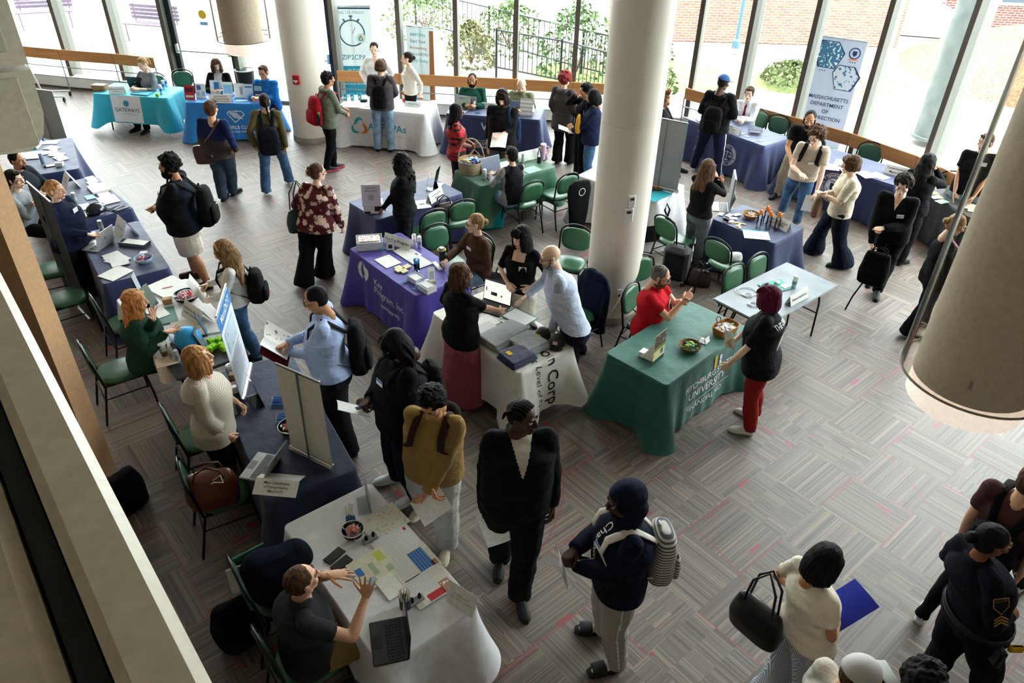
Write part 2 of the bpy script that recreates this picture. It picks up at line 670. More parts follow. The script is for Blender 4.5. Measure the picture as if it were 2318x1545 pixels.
# ================================================================ setting
def carpet():
 m=bpy.data.materials.new('striped_carpet_tiles')
 m.use_nodes=True
 nt=m.node_tree
 N,L=nt.nodes,nt.links
 b=N['Principled BSDF']
 b.inputs['Roughness'].default_value=0.5
 b.inputs['Specular IOR Level'].default_value=0.6
 b.inputs['Sheen Weight'].default_value=0.12
 b.inputs['Sheen Roughness'].default_value=0.45
 tc=N.new('ShaderNodeTexCoord')
 mp=N.new('ShaderNodeMapping')
 mp.vector_type='POINT'
 mp.inputs['Rotation'].default_value=(0,0,math.radians(49))
 L.new(tc.outputs['Object'],mp.inputs['Vector'])

 def mth(op,a,bb=None,c=None):
  n=N.new('ShaderNodeMath')
  n.operation=op
  for i,x in enumerate((a,bb,c)):
   if x is None:
    continue
   if isinstance(x,(int,float)):
    n.inputs[i].default_value=x
   else:
    L.new(x,n.inputs[i])
  return n.outputs[0]

 def wn(vec,dim='2D'):
  n=N.new('ShaderNodeTexWhiteNoise')
  n.noise_dimensions=dim
  L.new(vec,n.inputs['Vector'])
  return n

 def comb(x,y,z=0.0):
  n=N.new('ShaderNodeCombineXYZ')
  for i,q in enumerate((x,y,z)):
   if isinstance(q,(int,float)):
    n.inputs[i].default_value=q
   else:
    L.new(q,n.inputs[i])
  return n.outputs[0]
 sp=N.new('ShaderNodeSeparateXYZ')
 L.new(mp.outputs[0],sp.inputs[0])
 X,Y=sp.outputs[0],sp.outputs[1]
 T=0.61
 ix=mth('FLOOR',mth('DIVIDE',X,T))
 iy=mth('FLOOR',mth('DIVIDE',Y,T))
 par=mth('MODULO',mth('ABSOLUTE',mth('ADD',ix,iy)),2.0)
 par=mth('GREATER_THAN',par,0.5)
 # across / along coordinates swap from tile to tile
 inv=mth('SUBTRACT',1.0,par)
 u=mth('ADD',mth('MULTIPLY',X,par),mth('MULTIPLY',Y,inv))
 w=mth('ADD',mth('MULTIPLY',Y,par),mth('MULTIPLY',X,inv))
 # each tile broken into sub-blocks of 1/3
 tid=wn(comb(ix,iy,0.0),'3D')
 su=mth('FLOOR',mth('DIVIDE',u,0.012))
 blk=mth('FLOOR',mth('DIVIDE',w,0.205))
 keep=mth('GREATER_THAN',tid.outputs['Value'],0.62)
 blk=mth('MULTIPLY',blk,keep)
 s1=wn(comb(su,mth('ADD',mth('MULTIPLY',ix,7.0),blk),iy),'3D')
 su2=mth('FLOOR',mth('DIVIDE',u,0.042))
 s2=wn(comb(su2,mth('ADD',blk,ix),mth('ADD',iy,31.0)),'3D')
 mix=mth('ADD',mth('MULTIPLY',s1.outputs['Value'],0.66),mth('MULTIPLY',s2.outputs['Value'],0.30))
 r=N.new('ShaderNodeValToRGB')
 cr_=r.color_ramp
 cr_.interpolation='LINEAR'
 cr_.elements[0].position=0.08
 cr_.elements[0].color=rgb('493f39')
 cr_.elements[1].position=0.95
 cr_.elements[1].color=rgb('8c7a6c')
 for p,c in ((.30,'5e5149'),(.46,'6d5e54'),(.58,'665e5a'),(.70,'75665a')):
  e=cr_.elements.new(p)
  e.color=rgb(c)
 L.new(mix,r.inputs['Fac'])
 col=r.outputs['Color']

 def over(col,fac,c):
  mx=N.new('ShaderNodeMix')
  mx.data_type='RGBA'
  L.new(fac,mx.inputs[0])
  L.new(col,mx.inputs[6])
  mx.inputs[7].default_value=rgb(c)
  return mx.outputs[2]
 # red lines along some tile joints
 fx=mth('SUBTRACT',mth('DIVIDE',X,T),ix)
 fy=mth('SUBTRACT',mth('DIVIDE',Y,T),iy)
 e1=wn(comb(ix,iy,5.0),'3D').outputs['Value']
 e2=wn(comb(ix,iy,9.0),'3D').outputs['Value']
 l1=mth('MULTIPLY',mth('LESS_THAN',fx,0.016),mth('LESS_THAN',e1,0.24))
 l2=mth('MULTIPLY',mth('LESS_THAN',fy,0.016),mth('LESS_THAN',e2,0.24))
 # double line
 l3=mth('MULTIPLY',mth('MULTIPLY',mth('GREATER_THAN',fx,0.05),mth('LESS_THAN',fx,0.066)),mth('MULTIPLY',mth('LESS_THAN',e1,0.10),mth('GREATER_THAN',fy,0.35)))
 # short red dashes of a few stripes
 d1=wn(comb(su2,mth('FLOOR',mth('DIVIDE',w,0.15)),mth('ADD',mth('MULTIPLY',ix,3.0),iy)),'3D').outputs['Value']
 l4=mth('LESS_THAN',d1,0.004)
 # big arcs
 q=mth('FLOOR',mth('DIVIDE',X,2.44))
 qy=mth('FLOOR',mth('DIVIDE',Y,2.44))
 ax=mth('SUBTRACT',X,mth('MULTIPLY',q,2.44))
 ay=mth('SUBTRACT',Y,mth('MULTIPLY',qy,2.44))
 rr=mth('SQRT',mth('ADD',mth('MULTIPLY',ax,ax),mth('MULTIPLY',ay,ay)))
 ar=mth('LESS_THAN',mth('ABSOLUTE',mth('SUBTRACT',rr,1.9)),0.006)
 an=mth('GREATER_THAN',wn(comb(ix,iy,77.0),'3D').outputs['Value'],0.35)
 l5=mth('MULTIPLY',ar,an)
 tot=mth('MAXIMUM',mth('MAXIMUM',l1,l2),mth('MAXIMUM',l3,mth('MAXIMUM',l4,l5)))
 col=over(col,mth('MULTIPLY',tot,0.8),'8e2430')
 L.new(col,b.inputs['Base Color'])
 bp=N.new('ShaderNodeBump')
 bp.inputs['Strength'].default_value=0.15
 bp.inputs['Distance'].default_value=0.003
 L.new(mix,bp.inputs['Height'])
 L.new(bp.outputs['Normal'],b.inputs['Normal'])
 return m

def struct(name,g,m,parent=None,smooth=False):
 o=g.build(name,m,parent,smooth=smooth)
 if parent is None:
  o['kind']='structure'
 return o

WALLP=mat('painted_wall','b8b0a4',0.8)
CEILM=mat('pale_ceiling','d0cdc6',0.9)
TANP=mat('tan_painted_plaster','b08a66',0.75)
MULL=mat('anodised_aluminium','74756e',0.5)
MULLD=mat('bronze_mullion_side','575049',0.5,0.3)
# glass wall line on the floor, left to right, then round towards the camera
_m=[tuple(at(px,py,.80)[:2]) for px,py in ((157,115),(278,124),(396,134),(545,145),(694,155),(768,161),(911,168),(1035,174),(1166,180),(1298,187),(1432,194),(1566,203),(1676,232),(1804,266),(1946,306),(2108,362))]
GL=[(-13.2,18.3)] + _m + [(7.75,9.7),(8.2,7.2)]
ROOMH=7.6
g=M()
poly=GL + [(8.2,-6),(-13.2,-6)]
g.prism(poly[::-1],-0.12,0.0)
struct('floor',g,carpet())
g=M()
g.prism(poly[::-1],ROOMH,ROOMH + .2)
struct('ceiling',g,CEILM)
g=M();g.box((-2.4,-6.1,ROOMH / 2),(21.7,.2,ROOMH));struct('wall_back',g,WALLP)
g=M();g.box((-13.3,6,ROOMH / 2),(.2,24.2,ROOMH));struct('wall_left',g,WALLP)
g=M();g.box((8.35,.6,ROOMH / 2),(.2,13.2,ROOMH));struct('wall_right',g,WALLP)  # unseen; begins where the glass is cut short to dim the right side

# windows: each bay is a frame with a pane; mullions are deep fins
GLASS=glassy('window_glass','f4fbfa',0.06)
bays=[]
for i in range(len(GL) - 1):
 a,b=np.array(GL[i]),np.array(GL[i + 1])
 d=(b - a) / np.linalg.norm(b - a)
 n=np.array((-d[1],d[0]))
 L_=np.linalg.norm(b - a)
 rotz=math.atan2(d[1],d[0])
 c=(a + b) / 2
 door=i in (3,5)
 nm='door_%d' % (1 if i == 3 else 2) if door else 'window_%d' % (i + 1)
 fr=M()
 Rz=rz_(rotz)
 if door:
  DK=mat('black_door_frame','1b1e22',.4)
  for x in (-L_ / 2 + .09,L_ / 2 - .09):
   fr.box((x,0,1.25),(.16,.09,2.5))
  fr.box((0,0,2.47),(L_,.09,.12))
  fr.box((0,0,.12),(L_,.09,.2))
  fr.box((0,0,ROOMH / 2 + 1.25),(.06,.08,ROOMH - 2.5))
  fr.xf(Rz,(c[0],c[1],0))
  o=struct(nm,fr,DK)
  pn=M();pn.box((0,0,ROOMH / 2),(L_ - .1,.012,ROOMH - .06));pn.xf(Rz,(c[0],c[1],0));pn.build('glass_pane',GLASS,o)
  pb=M()
  pb.tube([(-L_ / 2 + .2,-.11,1.02),(L_ / 2 - .2,-.11,1.02)],.016)
  for x in (-L_ / 2 + .17,L_ / 2 - .17):
   pb.box((x,-.09,1.06),(.06,.07,.2),bev=.01)
  pb.xf(Rz,(c[0],c[1],0));pb.build('push_bar',CHROME,o)
  cl_=M();cl_.box((L_ * .18,-.08,2.36),(.32,.08,.08),bev=.01);cl_.xf(Rz,(c[0],c[1],0));cl_.build('door_closer',mat('dark_steel','3a3d40',.4,.6),o)
  if i == 3:
   st=M();st.tube([(.1,-.012,1.78),(.1,-.016,1.78)],.09,seg=24,caps='ff');st.xf(Rz,(c[0],c[1],0));st.build('sticker',mat('yellow_sticker','e0b420',.5),o)
   st=M();st.box((.1,-.012,1.6),(.18,.004,.07));st.xf(Rz,(c[0],c[1],0));st.build('sticker',mat('blue_sticker','7fb4d8',.5),o)
 else:
  fr.box((0,0,.02),(L_,.10,.10));fr.box((0,0,ROOMH - .05),(L_,.10,.10))
  fr.xf(Rz,(c[0],c[1],0))
  o=struct(nm,fr,MULL)
  pn=M();pn.box((0,0,ROOMH / 2),(L_ - .02,.012,ROOMH - .1));pn.xf(Rz,(c[0],c[1],0));pn.build('glass_pane',GLASS,o)
# mullions
for i,p in enumerate(GL):
 a=np.array(GL[max(i - 1,0)]);b=np.array(GL[min(i + 1,len(GL) - 1)])
 d=(b - a) / np.linalg.norm(b - a)
 rotz=math.atan2(d[1],d[0])
 g=M();g.box((0,0,ROOMH / 2),(.09,.32,ROOMH - .002),m=0);g.box((0,-.166,ROOMH / 2),(.093,.012,ROOMH - .004),m=1)
 g.xf(rz_(rotz),(p[0],p[1],0))
 struct('trim_%d' % (i + 2),g,[MULL,MULLD])
# timber rail, steel rails and heater casing along the glass
WOOD=mat('oiled_maple_board','b07a48',0.5,kind='wood')
RAILM=mat('steel_rail','8e979c',.35,.7)
HEAT=mat('white_enamel','dfe0de',.5)

def along(seg,off):
 pts=[np.array(p) for p in seg]
 out=[]
 for i,p in enumerate(pts):
  a,b=pts[max(i - 1,0)],pts[min(i + 1,len(pts) - 1)]
  d=(b - a) / np.linalg.norm(b - a)
  out.append(p + np.array((d[1],-d[0])) * off)
 return out

def run(name,label,cat,seg,group=None):
 rt=thing(name,label,cat,(0,0,0),group=group)
 c=along(seg,.33)
 for i in range(len(c) - 1):
  a,b=c[i],c[i + 1]
  d=b - a;L_=np.linalg.norm(d);r=math.atan2(d[1],d[0]);mc=(a + b) / 2
  g=M();g.box((0,0,0),(L_ - .004,.035,.23),bev=.008);g.build('timber_board',WOOD,rt,(mc[0],mc[1],.79),rot=r)
 for z in (.30,.52):
  g=M();g.tube([(p[0],p[1],z) for p in c],.012,seg=6);g.build('steel_rail',RAILM,rt,smooth=True)
 for p in c:
  g=M();g.tube([(p[0],p[1],0.0),(p[0],p[1],.70)],.014,seg=6,caps='ff');g.build('rail_post',RAILM,rt,smooth=True)

run('timber_guard_rail','maple board guard rail along the glass left of the black door','rail',GL[0:3] + [(GL[3][0] - .25,GL[3][1])])
run('timber_guard_rail','maple board guard rail along the glass behind the middle column','rail',[(GL[6][0] + .05,GL[6][1])] + GL[7:12])
run('timber_guard_rail','maple board guard rail curving along the right-side glass behind the green chairs','rail',[(GL[12][0] + .06,GL[12][1])] + GL[13:18])
for nm,sg in (('baseboard_left',GL[0:4]),('baseboard_middle',GL[6:13]),('baseboard_right',GL[12:19])):
 c0,c1=along(sg,.06),along(sg,.24)
 g=M()
 g.grid([[(*c0[i],.30) for i in range(len(sg))],[(*c1[i],.27) for i in range(len(sg))],[(*c1[i],.05) for i in range(len(sg))],[(*c0[i],.05) for i in range(len(sg))]])
 struct(nm,g,HEAT)
# columns
COLM=mat('painted_concrete_column','e4ddd2',0.6,kind='flat')
for nm,x,y,r,seams in (('column',1.27,8.36,.335,(2.55,4.1)),('column',-4.1,14.66,.385,())):
 rt=thing(nm,'thick round white column in the middle of the hall with a thermostat on it' if r < .35 else 'thick round white column near the black doors with a red fire alarm box','column',(x,y,0))
 g=M()
 z=0.0
 lv=[0.0] + list(seams) + [ROOMH]
 for a,b in zip(lv[:-1],lv[1:]):
  g.tube([(0,0,a),(0,0,b - .012)],r,seg=64,caps='ff')
  g.tube([(0,0,b - .012),(0,0,b)],r - .008,seg=64,caps='ff')
 g.build('shaft',COLM,rt,smooth=True)
 g=M();g.tube([(0,0,0),(0,0,.10)],r + .012,seg=64,caps='ff');g.build('base_collar',mat('stone_collar','a79f92',.8,kind='stone'),rt)
def on_col(cx,cy,r,px,py):
 """where the line of sight of a pixel meets a column"""
 d=ray(px,py);o=Vector((0,0,CAMH))
 A=d.x ** 2 + d.y ** 2;B=2 * (-cx * d.x - cy * d.y);C=cx * cx + cy * cy - r * r
 t=(-B - math.sqrt(max(B * B - 4 * A * C,0))) / (2 * A)
 p=o + d * t
 return p,math.atan2(p.y - cy,p.x - cx)

for (px,py,sz,nm,lab,mt_) in ((1437,455,(.09,.03,.15),'wall_control','upper white control box on the middle column',HEAT),(1430,485,(.11,.03,.17),'thermostat','white thermostat with a small display on the middle column',HEAT)):
 p,an=on_col(1.27,8.36,.335,px - 8,py)
 rt=thing(nm,lab,'thermostat',tuple(p),an + PI / 2)
 g=M();g.box((0,-.012,0),sz,bev=.008);g.build('casing',mt_,rt)
 g=M();g.box((0,-.03,sz[2] * .22),(sz[0] * .5,.004,sz[2] * .2));g.build('display',mat('lcd','2c3a33',.3),rt)
p,an=on_col(-4.1,14.66,.385,672,180)
rt=thing('fire_alarm_box','small red fire alarm pull station on the column by the doors','fire alarm',tuple(p),an + PI / 2)
g=M();g.box((0,-.03,0),(.13,.06,.17),bev=.01);g.build('casing',mat('alarm_red','a5141c',.4),rt)
g=M();g.box((0,-.065,-.01),(.08,.012,.025));g.box((0,-.065,-.03),(.025,.012,.04));g.build('pull_handle',WHITE,rt)
p,an=on_col(1.27,8.36,.335,1402,663)
rt=thing('wall_outlet','white wall outlet low on the middle column with a cord plugged in','outlet',tuple(p),an + PI / 2)
g=M();g.box((0,-.006,0),(.075,.012,.12),bev=.004);g.build('plate',HEAT,rt)
g=M();g.box((0,-.03,-.02),(.03,.04,.03),bev=.006);g.build('plug',BLACKP,rt)
g=M();q=p
pts=[np.array(q) + np.array((.02,-.04,0)),np.array(q) + np.array((-.06,-.12,-.15)),np.array(q) + np.array((-.16,-.2,-.27)),np.array((q.x - .25,q.y - .25,.02)),np.array((q.x - .5,q.y - .22,.012)),np.array((.70,7.35,.012))]
g.tube(pts,.006,seg=6)
tag(g.build('electrical_cable',mat('cream_cord','cfc6b2',.5),None,smooth=True),'thin cream power cord drooping from the outlet on the column','cord')
# tan pillar on the left
e1=at(262,1057,0);e2=at(236,1102,0)
ang=math.atan2(e1.y - e2.y,e1.x - e2.x)
dv=(e1 - e2).normalized();nv=Vector((-dv.y,dv.x,0))
Lp=(e1 - e2).length
c=(e1 + e2) / 2 + nv * .6
g=M();g.box((0,0,ROOMH / 2),(Lp,1.2,ROOMH));g.xf(rz_(ang),tuple(c))
struct('wall_pillar',g,TANP)
# parapet of the balcony, close to the camera
PZ=4.42
A0,A1=at(0,612,PZ),at(483,1545,PZ)
d=(A1 - A0).normalized();nn=Vector((d.y,-d.x,0))
if nn.dot(Vector((-1,-1,0))) < 0: nn=-nn
G0,G1=at(0,905,PZ),at(230,1545,PZ)
wd=abs((G0 - A0).dot(nn))
PAR=mat('beige_painted_metal','cbbfa4',0.35,spec=.5)
s0,s1=A0 - d * 4.5,A1 + d * 4.0
def slab(name,o0,o1,z0,z1,m,bev=.0):
 g=M();c=(s0 + s1) / 2 + nn * (o0 + o1) / 2;L_=(s1 - s0).length
 g.box((0,0,0),(L_,abs(o1 - o0),z1 - z0),bev=bev);g.xf(rz_(math.atan2(d.y,d.x)),(c.x,c.y,(z0 + z1) / 2))
 return struct(name,g,m)
slab('trim_30',0,wd,PZ - .9,PZ,PAR,.015)
slab('trim_31',wd + .004,wd + .035,PZ - .9,PZ - .05,mat('dark_joint','23282a',.6))
slab('trim_32',wd + .04,wd + .62,PZ - .9,PZ - .02,PAR,.02)

slab('trim_33',.0,7.0,PZ - 1.3,PZ - .95,WALLP)  # unseen balcony slab, added to shade the floor and tables on the left

# ---------------------------------------------------------------- pendant lamps
ACR=glassy('smoked_acrylic_sleeve','f4f1ec',0.05,.15)
FAB=mat('translucent_lamp_fabric','dcd8d0',0.8)
LENS=mat('opal_lens','efe7da',0.6)
_b=LENS.node_tree.nodes['Principled BSDF']
_b.inputs['Emission Color'].default_value=rgb('ffeedd')
_b.inputs['Emission Strength'].default_value=0.10
def pendant(label,cx,cy,zr,ro,ri):
 rt=thing('pendant_lamp',label,'pendant lamp',(cx,cy,zr))
 g=M();a=np.linspace(0,2 * PI,49)[:-1]
 H=ROOMH - zr
 top_=min(H,2.6)
 g.grid([[(ro * math.cos(t),ro * math.sin(t),z) for t in a] for z in (0,top_)],wrap=True)
 g.grid([[((ro - .006) * math.cos(t),(ro - .006) * math.sin(t),z) for t in a] for z in (top_,0)],wrap=True)
 g.build('acrylic_sleeve',ACR,rt,smooth=True)
 g=M();g.tube([(ro * math.cos(t),ro * math.sin(t),0) for t in a],.006,closed=True,seg=6);g.build('rim',mat('lamp_rim','8f867a',.4),rt,smooth=True)
 g=M();g.tube([(0,0,-.02),(0,0,top_ - .05)],ri,seg=48,caps='ff');g.build('inner_drum',FAB,rt,smooth=True)
 g=M();g.tube([(0,0,-.17),(0,0,-.15),(0,0,-.02)],[ri * .90,ri * .985,ri * .985],seg=48,caps='ff');g.build('lens',LENS,rt,smooth=True)
 for t in (-2.2,-.1,2.1):
  g=M();g.tube([(ri * math.cos(t),ri * math.sin(t),.12),(ro * math.cos(t),ro * math.sin(t),.12)],.006,seg=8,caps='ff');g.build('spacer_pin',CHROME,rt)
 g=M();g.tube([(0,0,top_ - .05),(0,0,H)],.02,seg=8,caps='ff');g.build('stem',CHROME,rt)
 return rt
pendant('large pendant lamp in a clear sleeve hanging at the right edge, close by',2.32,3.03,3.0,.34,.275)
pendant('pendant lamp in a clear sleeve hanging in front of the far left column',-3.62,10.25,2.86,.34,.26)

# ---------------------------------------------------------------- loudspeaker cluster, top left
SPK=mat('off_white_cabinet','dad6ca',0.6)
SPKD=mat('grille_cloth_pale','c6c2b6',0.9)
def corner(px,py,dist):
 r=ray(px,py);return Vector((0,0,CAMH)) + r * dist
sa=corner(40,30,3.6)
for k_,(z1,z2,nm) in enumerate(((0,0,'upper cabinet of the pale hanging loudspeaker array'),(0,0,'lower cabinet of the pale hanging loudspeaker array, with a rounded bottom'))):
 zt=[6.6,0][k_]
 p=corner(46,134,3.6)
 zs=p.z
 z_hi,z_lo=(zs + .95,zs + .012) if k_ == 0 else (zs - .012,corner(30,352,3.6).z)
 rt=thing('loudspeaker',nm,'loudspeaker',(p.x,p.y,(z_hi + z_lo) / 2),math.radians(42),group='loudspeaker array')
 Hh=z_hi - z_lo
 prof=[(0,-Hh / 2),(0,Hh / 2),(-.36,Hh / 2),(-.36,-Hh / 2)] if k_ == 0 else [(-.005,-Hh * .06),(0,Hh / 2),(-.36,Hh / 2),(-.36,-Hh / 2 + .02),(-.12,-Hh / 2),(-.075,-Hh / 2 + .02),(-.035,-Hh * .32)]
 g=M();n_=len(prof)
 v=[(x,-.17,z) for x,z in prof] + [(x,.22,z) for x,z in prof]
 g.add(v,[tuple(range(n_)),tuple(range(2 * n_ - 1,n_ - 1,-1))] + [(i,n_ + i,n_ + (i + 1) % n_,(i + 1) % n_) for i in range(n_)])
 g.build('cabinet',SPK,rt)
 g=M();g.box((-.19,-.174,0),(.25,.01,Hh * .86),bev=.003);g.build('grille',SPKD,rt)
 g=M();g.box((-.30,-.182,-.05),(.02,.012,.10),bev=.003);g.build('bracket',mat('grey_bracket','6d6a64',.5,.4),rt)

# ---------------------------------------------------------------- outdoors
g=M()
ys=[16.9,40,90]
g.box((0,40,-.24),(160,120,.2))
struct('ground_paving',g,mat('pale_concrete_paving','9b9893',.9,kind='stone'))
BR=mat('red_brickwork','74463b',.9,kind='brick',c2='633a30')
PB=mat('pale_brickwork','8c6a58',.9,kind='brick',c2='7a5848')
g=M();g.box((0,0,3.5),(12,.4,7.3));o=struct('wall_brick_building',g,BR);o.location=(18.6,27.6,0);o.rotation_euler=(0,0,math.radians(-6))
for x,z in ((-4.6,1.5),(-1.9,1.5),(1.2,1.5),(4.0,1.5),(-4.6,4.6),(-1.9,4.6)):
 g=M();g.box((x,-.22,z),(1.0,.06,1.7));q=g.build('window_frame',mat('white_sash','d8dad8',.5),o)
 g=M();g.box((x,-.26,z),(.84,.02,1.5));g.build('window_pane',mat('dark_glass','4a5660',.1),q)
g=M();g.box((0,0,.75),(9,.35,1.75));g.box((0,0,1.66),(9.1,.5,.08));o=struct('wall_garden',g,PB);o.location=(7.2,24.7,0)
g=M();v_=[(0,-.15,-.1),(4.6,-.15,-.1),(4.6,-.15,.5),(0,-.15,2.6),(0,.15,-.1),(4.6,.15,-.1),(4.6,.15,.5),(0,.15,2.6)]
g.add(v_,[(0,1,2,3),(7,6,5,4),(0,4,5,1),(1,5,6,2),(2,6,7,3),(3,7,4,0)])
o=struct('wall_stair_cheek',g,mat('pale_render','c9c8c6',.8));o.location=(9.9,27.0,0);o.rotation_euler=(0,0,math.radians(-14))
# grass and mulch banks
def mound(name,cx,cy,rx,ry,h,m,kind='structure',seed=1.0):
 g=M();P=[]
 for i in range(13):
  for_=[]
  for j in range(36):
   t=2 * PI * j / 36;r=i / 12
   z=h * (1 - r * r) * (1 + .15 * math.sin(5 * t + seed))
   for_.append((cx + rx * r * math.cos(t),cy + ry * r * math.sin(t),z - .16))
  P.append(for_)
 g.grid(P[::-1],wrap=True)
 return struct(name,g,m,smooth=True)
mound('hill_lawn',3.5,20.6,3.4,1.6,.25,mat('lawn','5e7040',.95,kind='leaf',c2='86865a'))
mound('hill_lawn',8.2,20.4,2.6,1.6,.22,mat('lawn','5e7040',.95,kind='leaf',c2='86865a'))
mound('hill_mulch',15.8,21.5,5.0,4.6,1.2,mat('leaf_mulch','5c4034',.95,kind='leaf',c2='9a7460',scale=2),seed=2)
# shrubs
def shrub(label,cx,cy,z0,r,hgt,c1,c2,group=None):
 rnd=random.Random(int(cx * 100 + cy * 10))
 g=M()
 for i in range(900):
  a,b=rnd.uniform(0,6.28),rnd.uniform(-.2,1.55)
  q=rnd.uniform(.45,1.0) ** .5
  p=np.array((math.cos(a) * math.cos(b) * r * q,math.sin(a) * math.cos(b) * r * q,max(math.sin(b) * hgt * q,.03)))
  s=rnd.uniform(.04,.09)
  u_=unit(np.array((rnd.uniform(-1,1),rnd.uniform(-1,1),rnd.uniform(-.5,1))))
  w_=unit(np.cross(u_,(rnd.uniform(-1,1),rnd.uniform(-1,1),.3)))
  g.add([p - u_ * s,p + w_ * s * .5,p + u_ * s,p - w_ * s * .5],[(0,1,2,3)])
 rt=thing('shrub',label,'shrub',(cx,cy,z0),group=group)
 g.build('foliage',mat('shrub_leaf',c1,.8,kind='leaf',c2=c2,scale=2),rt)
 g=M()
 for i in range(7):
  a=i * .9
  g.tube([(0,0,0),(math.cos(a) * r * .35,math.sin(a) * r * .35,hgt * .6)],[.02,.008],seg=5)
 g.build('stem',mat('bark','6b5646',.9),rt)
shrub('round green shrub on the bank just left of the middle column',-.3,22.3,0,1.2,1.3,'445b31','66774b')
shrub('tall green shrub behind the outdoor railing by the column',1.5,20.2,0,1.1,1.7,'3a552c','63774f')
shrub('low green shrub at the foot of the pale brick wall',3.5,21.6,0,.8,.9,'445b31','6d7c59')
shrub('pale shrub right of the column outside the glass',3.2,18.6,0,.7,.7,'4e6236','6d774f')
shrub('tuft of dry pale grass beyond the outdoor railing',-1.3,20.6,0,.7,1.1,'7c7358','686d45')
shrub('green shrub far left of the outdoor railing',-2.9,24.3,0,1.4,1.2,'4b5f36','6d7c54')
shrub('low shrub on the lawn in front of the right window bays',7.0,19.8,0,.8,.5,'536339','727754')
# outdoor railing
def railing(label,pts,h=1.05,n=14):
 rt=thing('iron_railing',label,'railing',(0,0,0))
 for z in (h,.15):
  g=M();g.tube([(x,y,b + z) for x,y,b in pts],.022,seg=6);g.build('rail',mat('black_iron','26282a',.5),rt)
 g=M()
 for (x0,y0,b0),(x1,y1,b1) in zip(pts[:-1],pts[1:]):
  for i in range(n + 1):
   t=i / n
   x,y,b=x0 + (x1 - x0) * t,y0 + (y1 - y0) * t,b0 + (b1 - b0) * t
   g.tube([(x,y,b + .15),(x,y,b + h)],.010,seg=4,caps='ff')
 q=g.build('baluster',mat('black_iron','26282a',.5),rt);q['kind']='stuff'
 for x,y,b in pts:
  g=M()
  g.tube([(x,y,-.13),(x,y,b + h + .05)],.03,seg=6,caps='ff')
  g.build('post',mat('black_iron','26282a',.5),rt)
railing('black iron railing of the sloping path outside, left of the column',[(-3.3,25.0,.0),(-.9,22.6,.0),(1.6,20.0,.0),(2.9,18.9,0)],n=18)
railing('black iron railing nearer the glass behind the seated pair',[(-.6,19.8,0),(1.0,18.8,0),(2.2,17.6,0)],n=14)
rt=thing('planter_box','small dark planter box standing outside the glass','planter',tuple(at(1085,122,0)))
g=M();g.loft([((0,0,z),(w,0,0),(0,w,0)) for z,w in ((0,.17),(.45,.22),(.5,.23))],seg=4,pw=2);g.build('box',mat('dark_planter','4a5452',.6),rt)
g=M();g.ell((0,0,.5),(.17,.17,.06));g.build('soil',mat('soil','4a3a2e',.9),rt)
# concrete column outside, lamp post, tree, benches
p=at(2062,318,0)
p=Vector((8.8,15.7,0))
rt=thing('concrete_column','rough round concrete column standing outside the right-hand glass','column',tuple(p))
g=M();g.tube([(0,0,0),(0,0,9)],.36,seg=40,caps='ff');g.build('shaft',mat('raw_concrete','6d7371',.9,kind='stone'),rt,smooth=True)
g=M();g.tube([(0,0,0),(0,0,.06)],.42,seg=40,caps='ff');g.build('base_ring',mat('raw_concrete','6d7371',.9,kind='stone'),rt)
for lab,px,py in (('pale blue lamp post outside behind the man in the blue cap',1664,112),('dark lamp post outside in front of the brick wall',1887,78)):
 p=at(px,py,0)
 rt=thing('lamp_post',lab,'lamp post',tuple(p))
 g=M();g.tube([(0,0,0),(0,0,.25),(0,0,.3),(0,0,5.0)],[.12,.12,.06,.05],seg=12,caps='ff');g.build('pole',mat('post_paint','4e6878' if 'blue' in lab else '3c3440',.5),rt)
 g=M();g.ell((0,0,5.15),(.2,.2,.22));g.build('lantern',LENS,rt)
 g=M();g.tube([(0,0,0),(0,0,.05)],.2,seg=12,caps='ff');g.build('base_plate',mat('post_base','8d8d8d',.6),rt)
rt=thing('tree','bare grey tree on the mulch bank at the upper right corner','tree',(15.2,21.6,1.15))
g=M();g.tube([(0,0,-.3),(.05,0,1),(.0,.1,2.4),(.2,.1,5)],[.22,.17,.13,.07],seg=12)
for i in range(9):
 a=i * 1.7;z=1.0 + i * .4
 g.tube([(0,0,z),(math.cos(a) * .6,math.sin(a) * .6,z + .6),(math.cos(a) * 1.0,math.sin(a) * 1.2,z + 1.3)],[.05,.03,.012],seg=6)
g.build('trunk',mat('grey_bark','584f46',.9,kind='stone'),rt,smooth=True)
g=M();rnd=random.Random(3)
for i in range(700):
 q=np.array((rnd.gauss(0,.9),rnd.gauss(0,.9),rnd.uniform(2.2,5)))
 g.add([q,q + (.06,.02,.02),q + (.05,.05,.09),q + (-.02,.03,.06)],[(0,1,2,3)])
g.build('foliage',mat('tree_leaf','8fa070',.8,kind='leaf',c2='b8a070'),rt)
def bench(label,px,py,r):
 p=at(px,py,0)
 rt=thing('outdoor_bench',label,'bench',tuple(p),r)
 PM=mat('bench_purple_grey','5a4c5e',.5)
 g=M()
 for i in range(5): g.box((0,-.2 + i * .1,.45),(1.5,.08,.03))
 g.build('seat',PM,rt)
 g=M()
 for i in range(4): g.box((0,.28,.55 + i * .1),(1.5,.03,.08))
 g.build('backrest',PM,rt)
 for x in (-.65,.65):
  g=M();g.tube([(x,-.22,0),(x,-.22,.45),(x,.28,.45),(x,.28,.9)],.02,seg=6);g.build('leg',PM,rt)
bench('purple-grey slatted bench outside, seen through the leftmost window',112,62,.4)
bench('small slatted bench outside beside the black door',350,92,-.2)

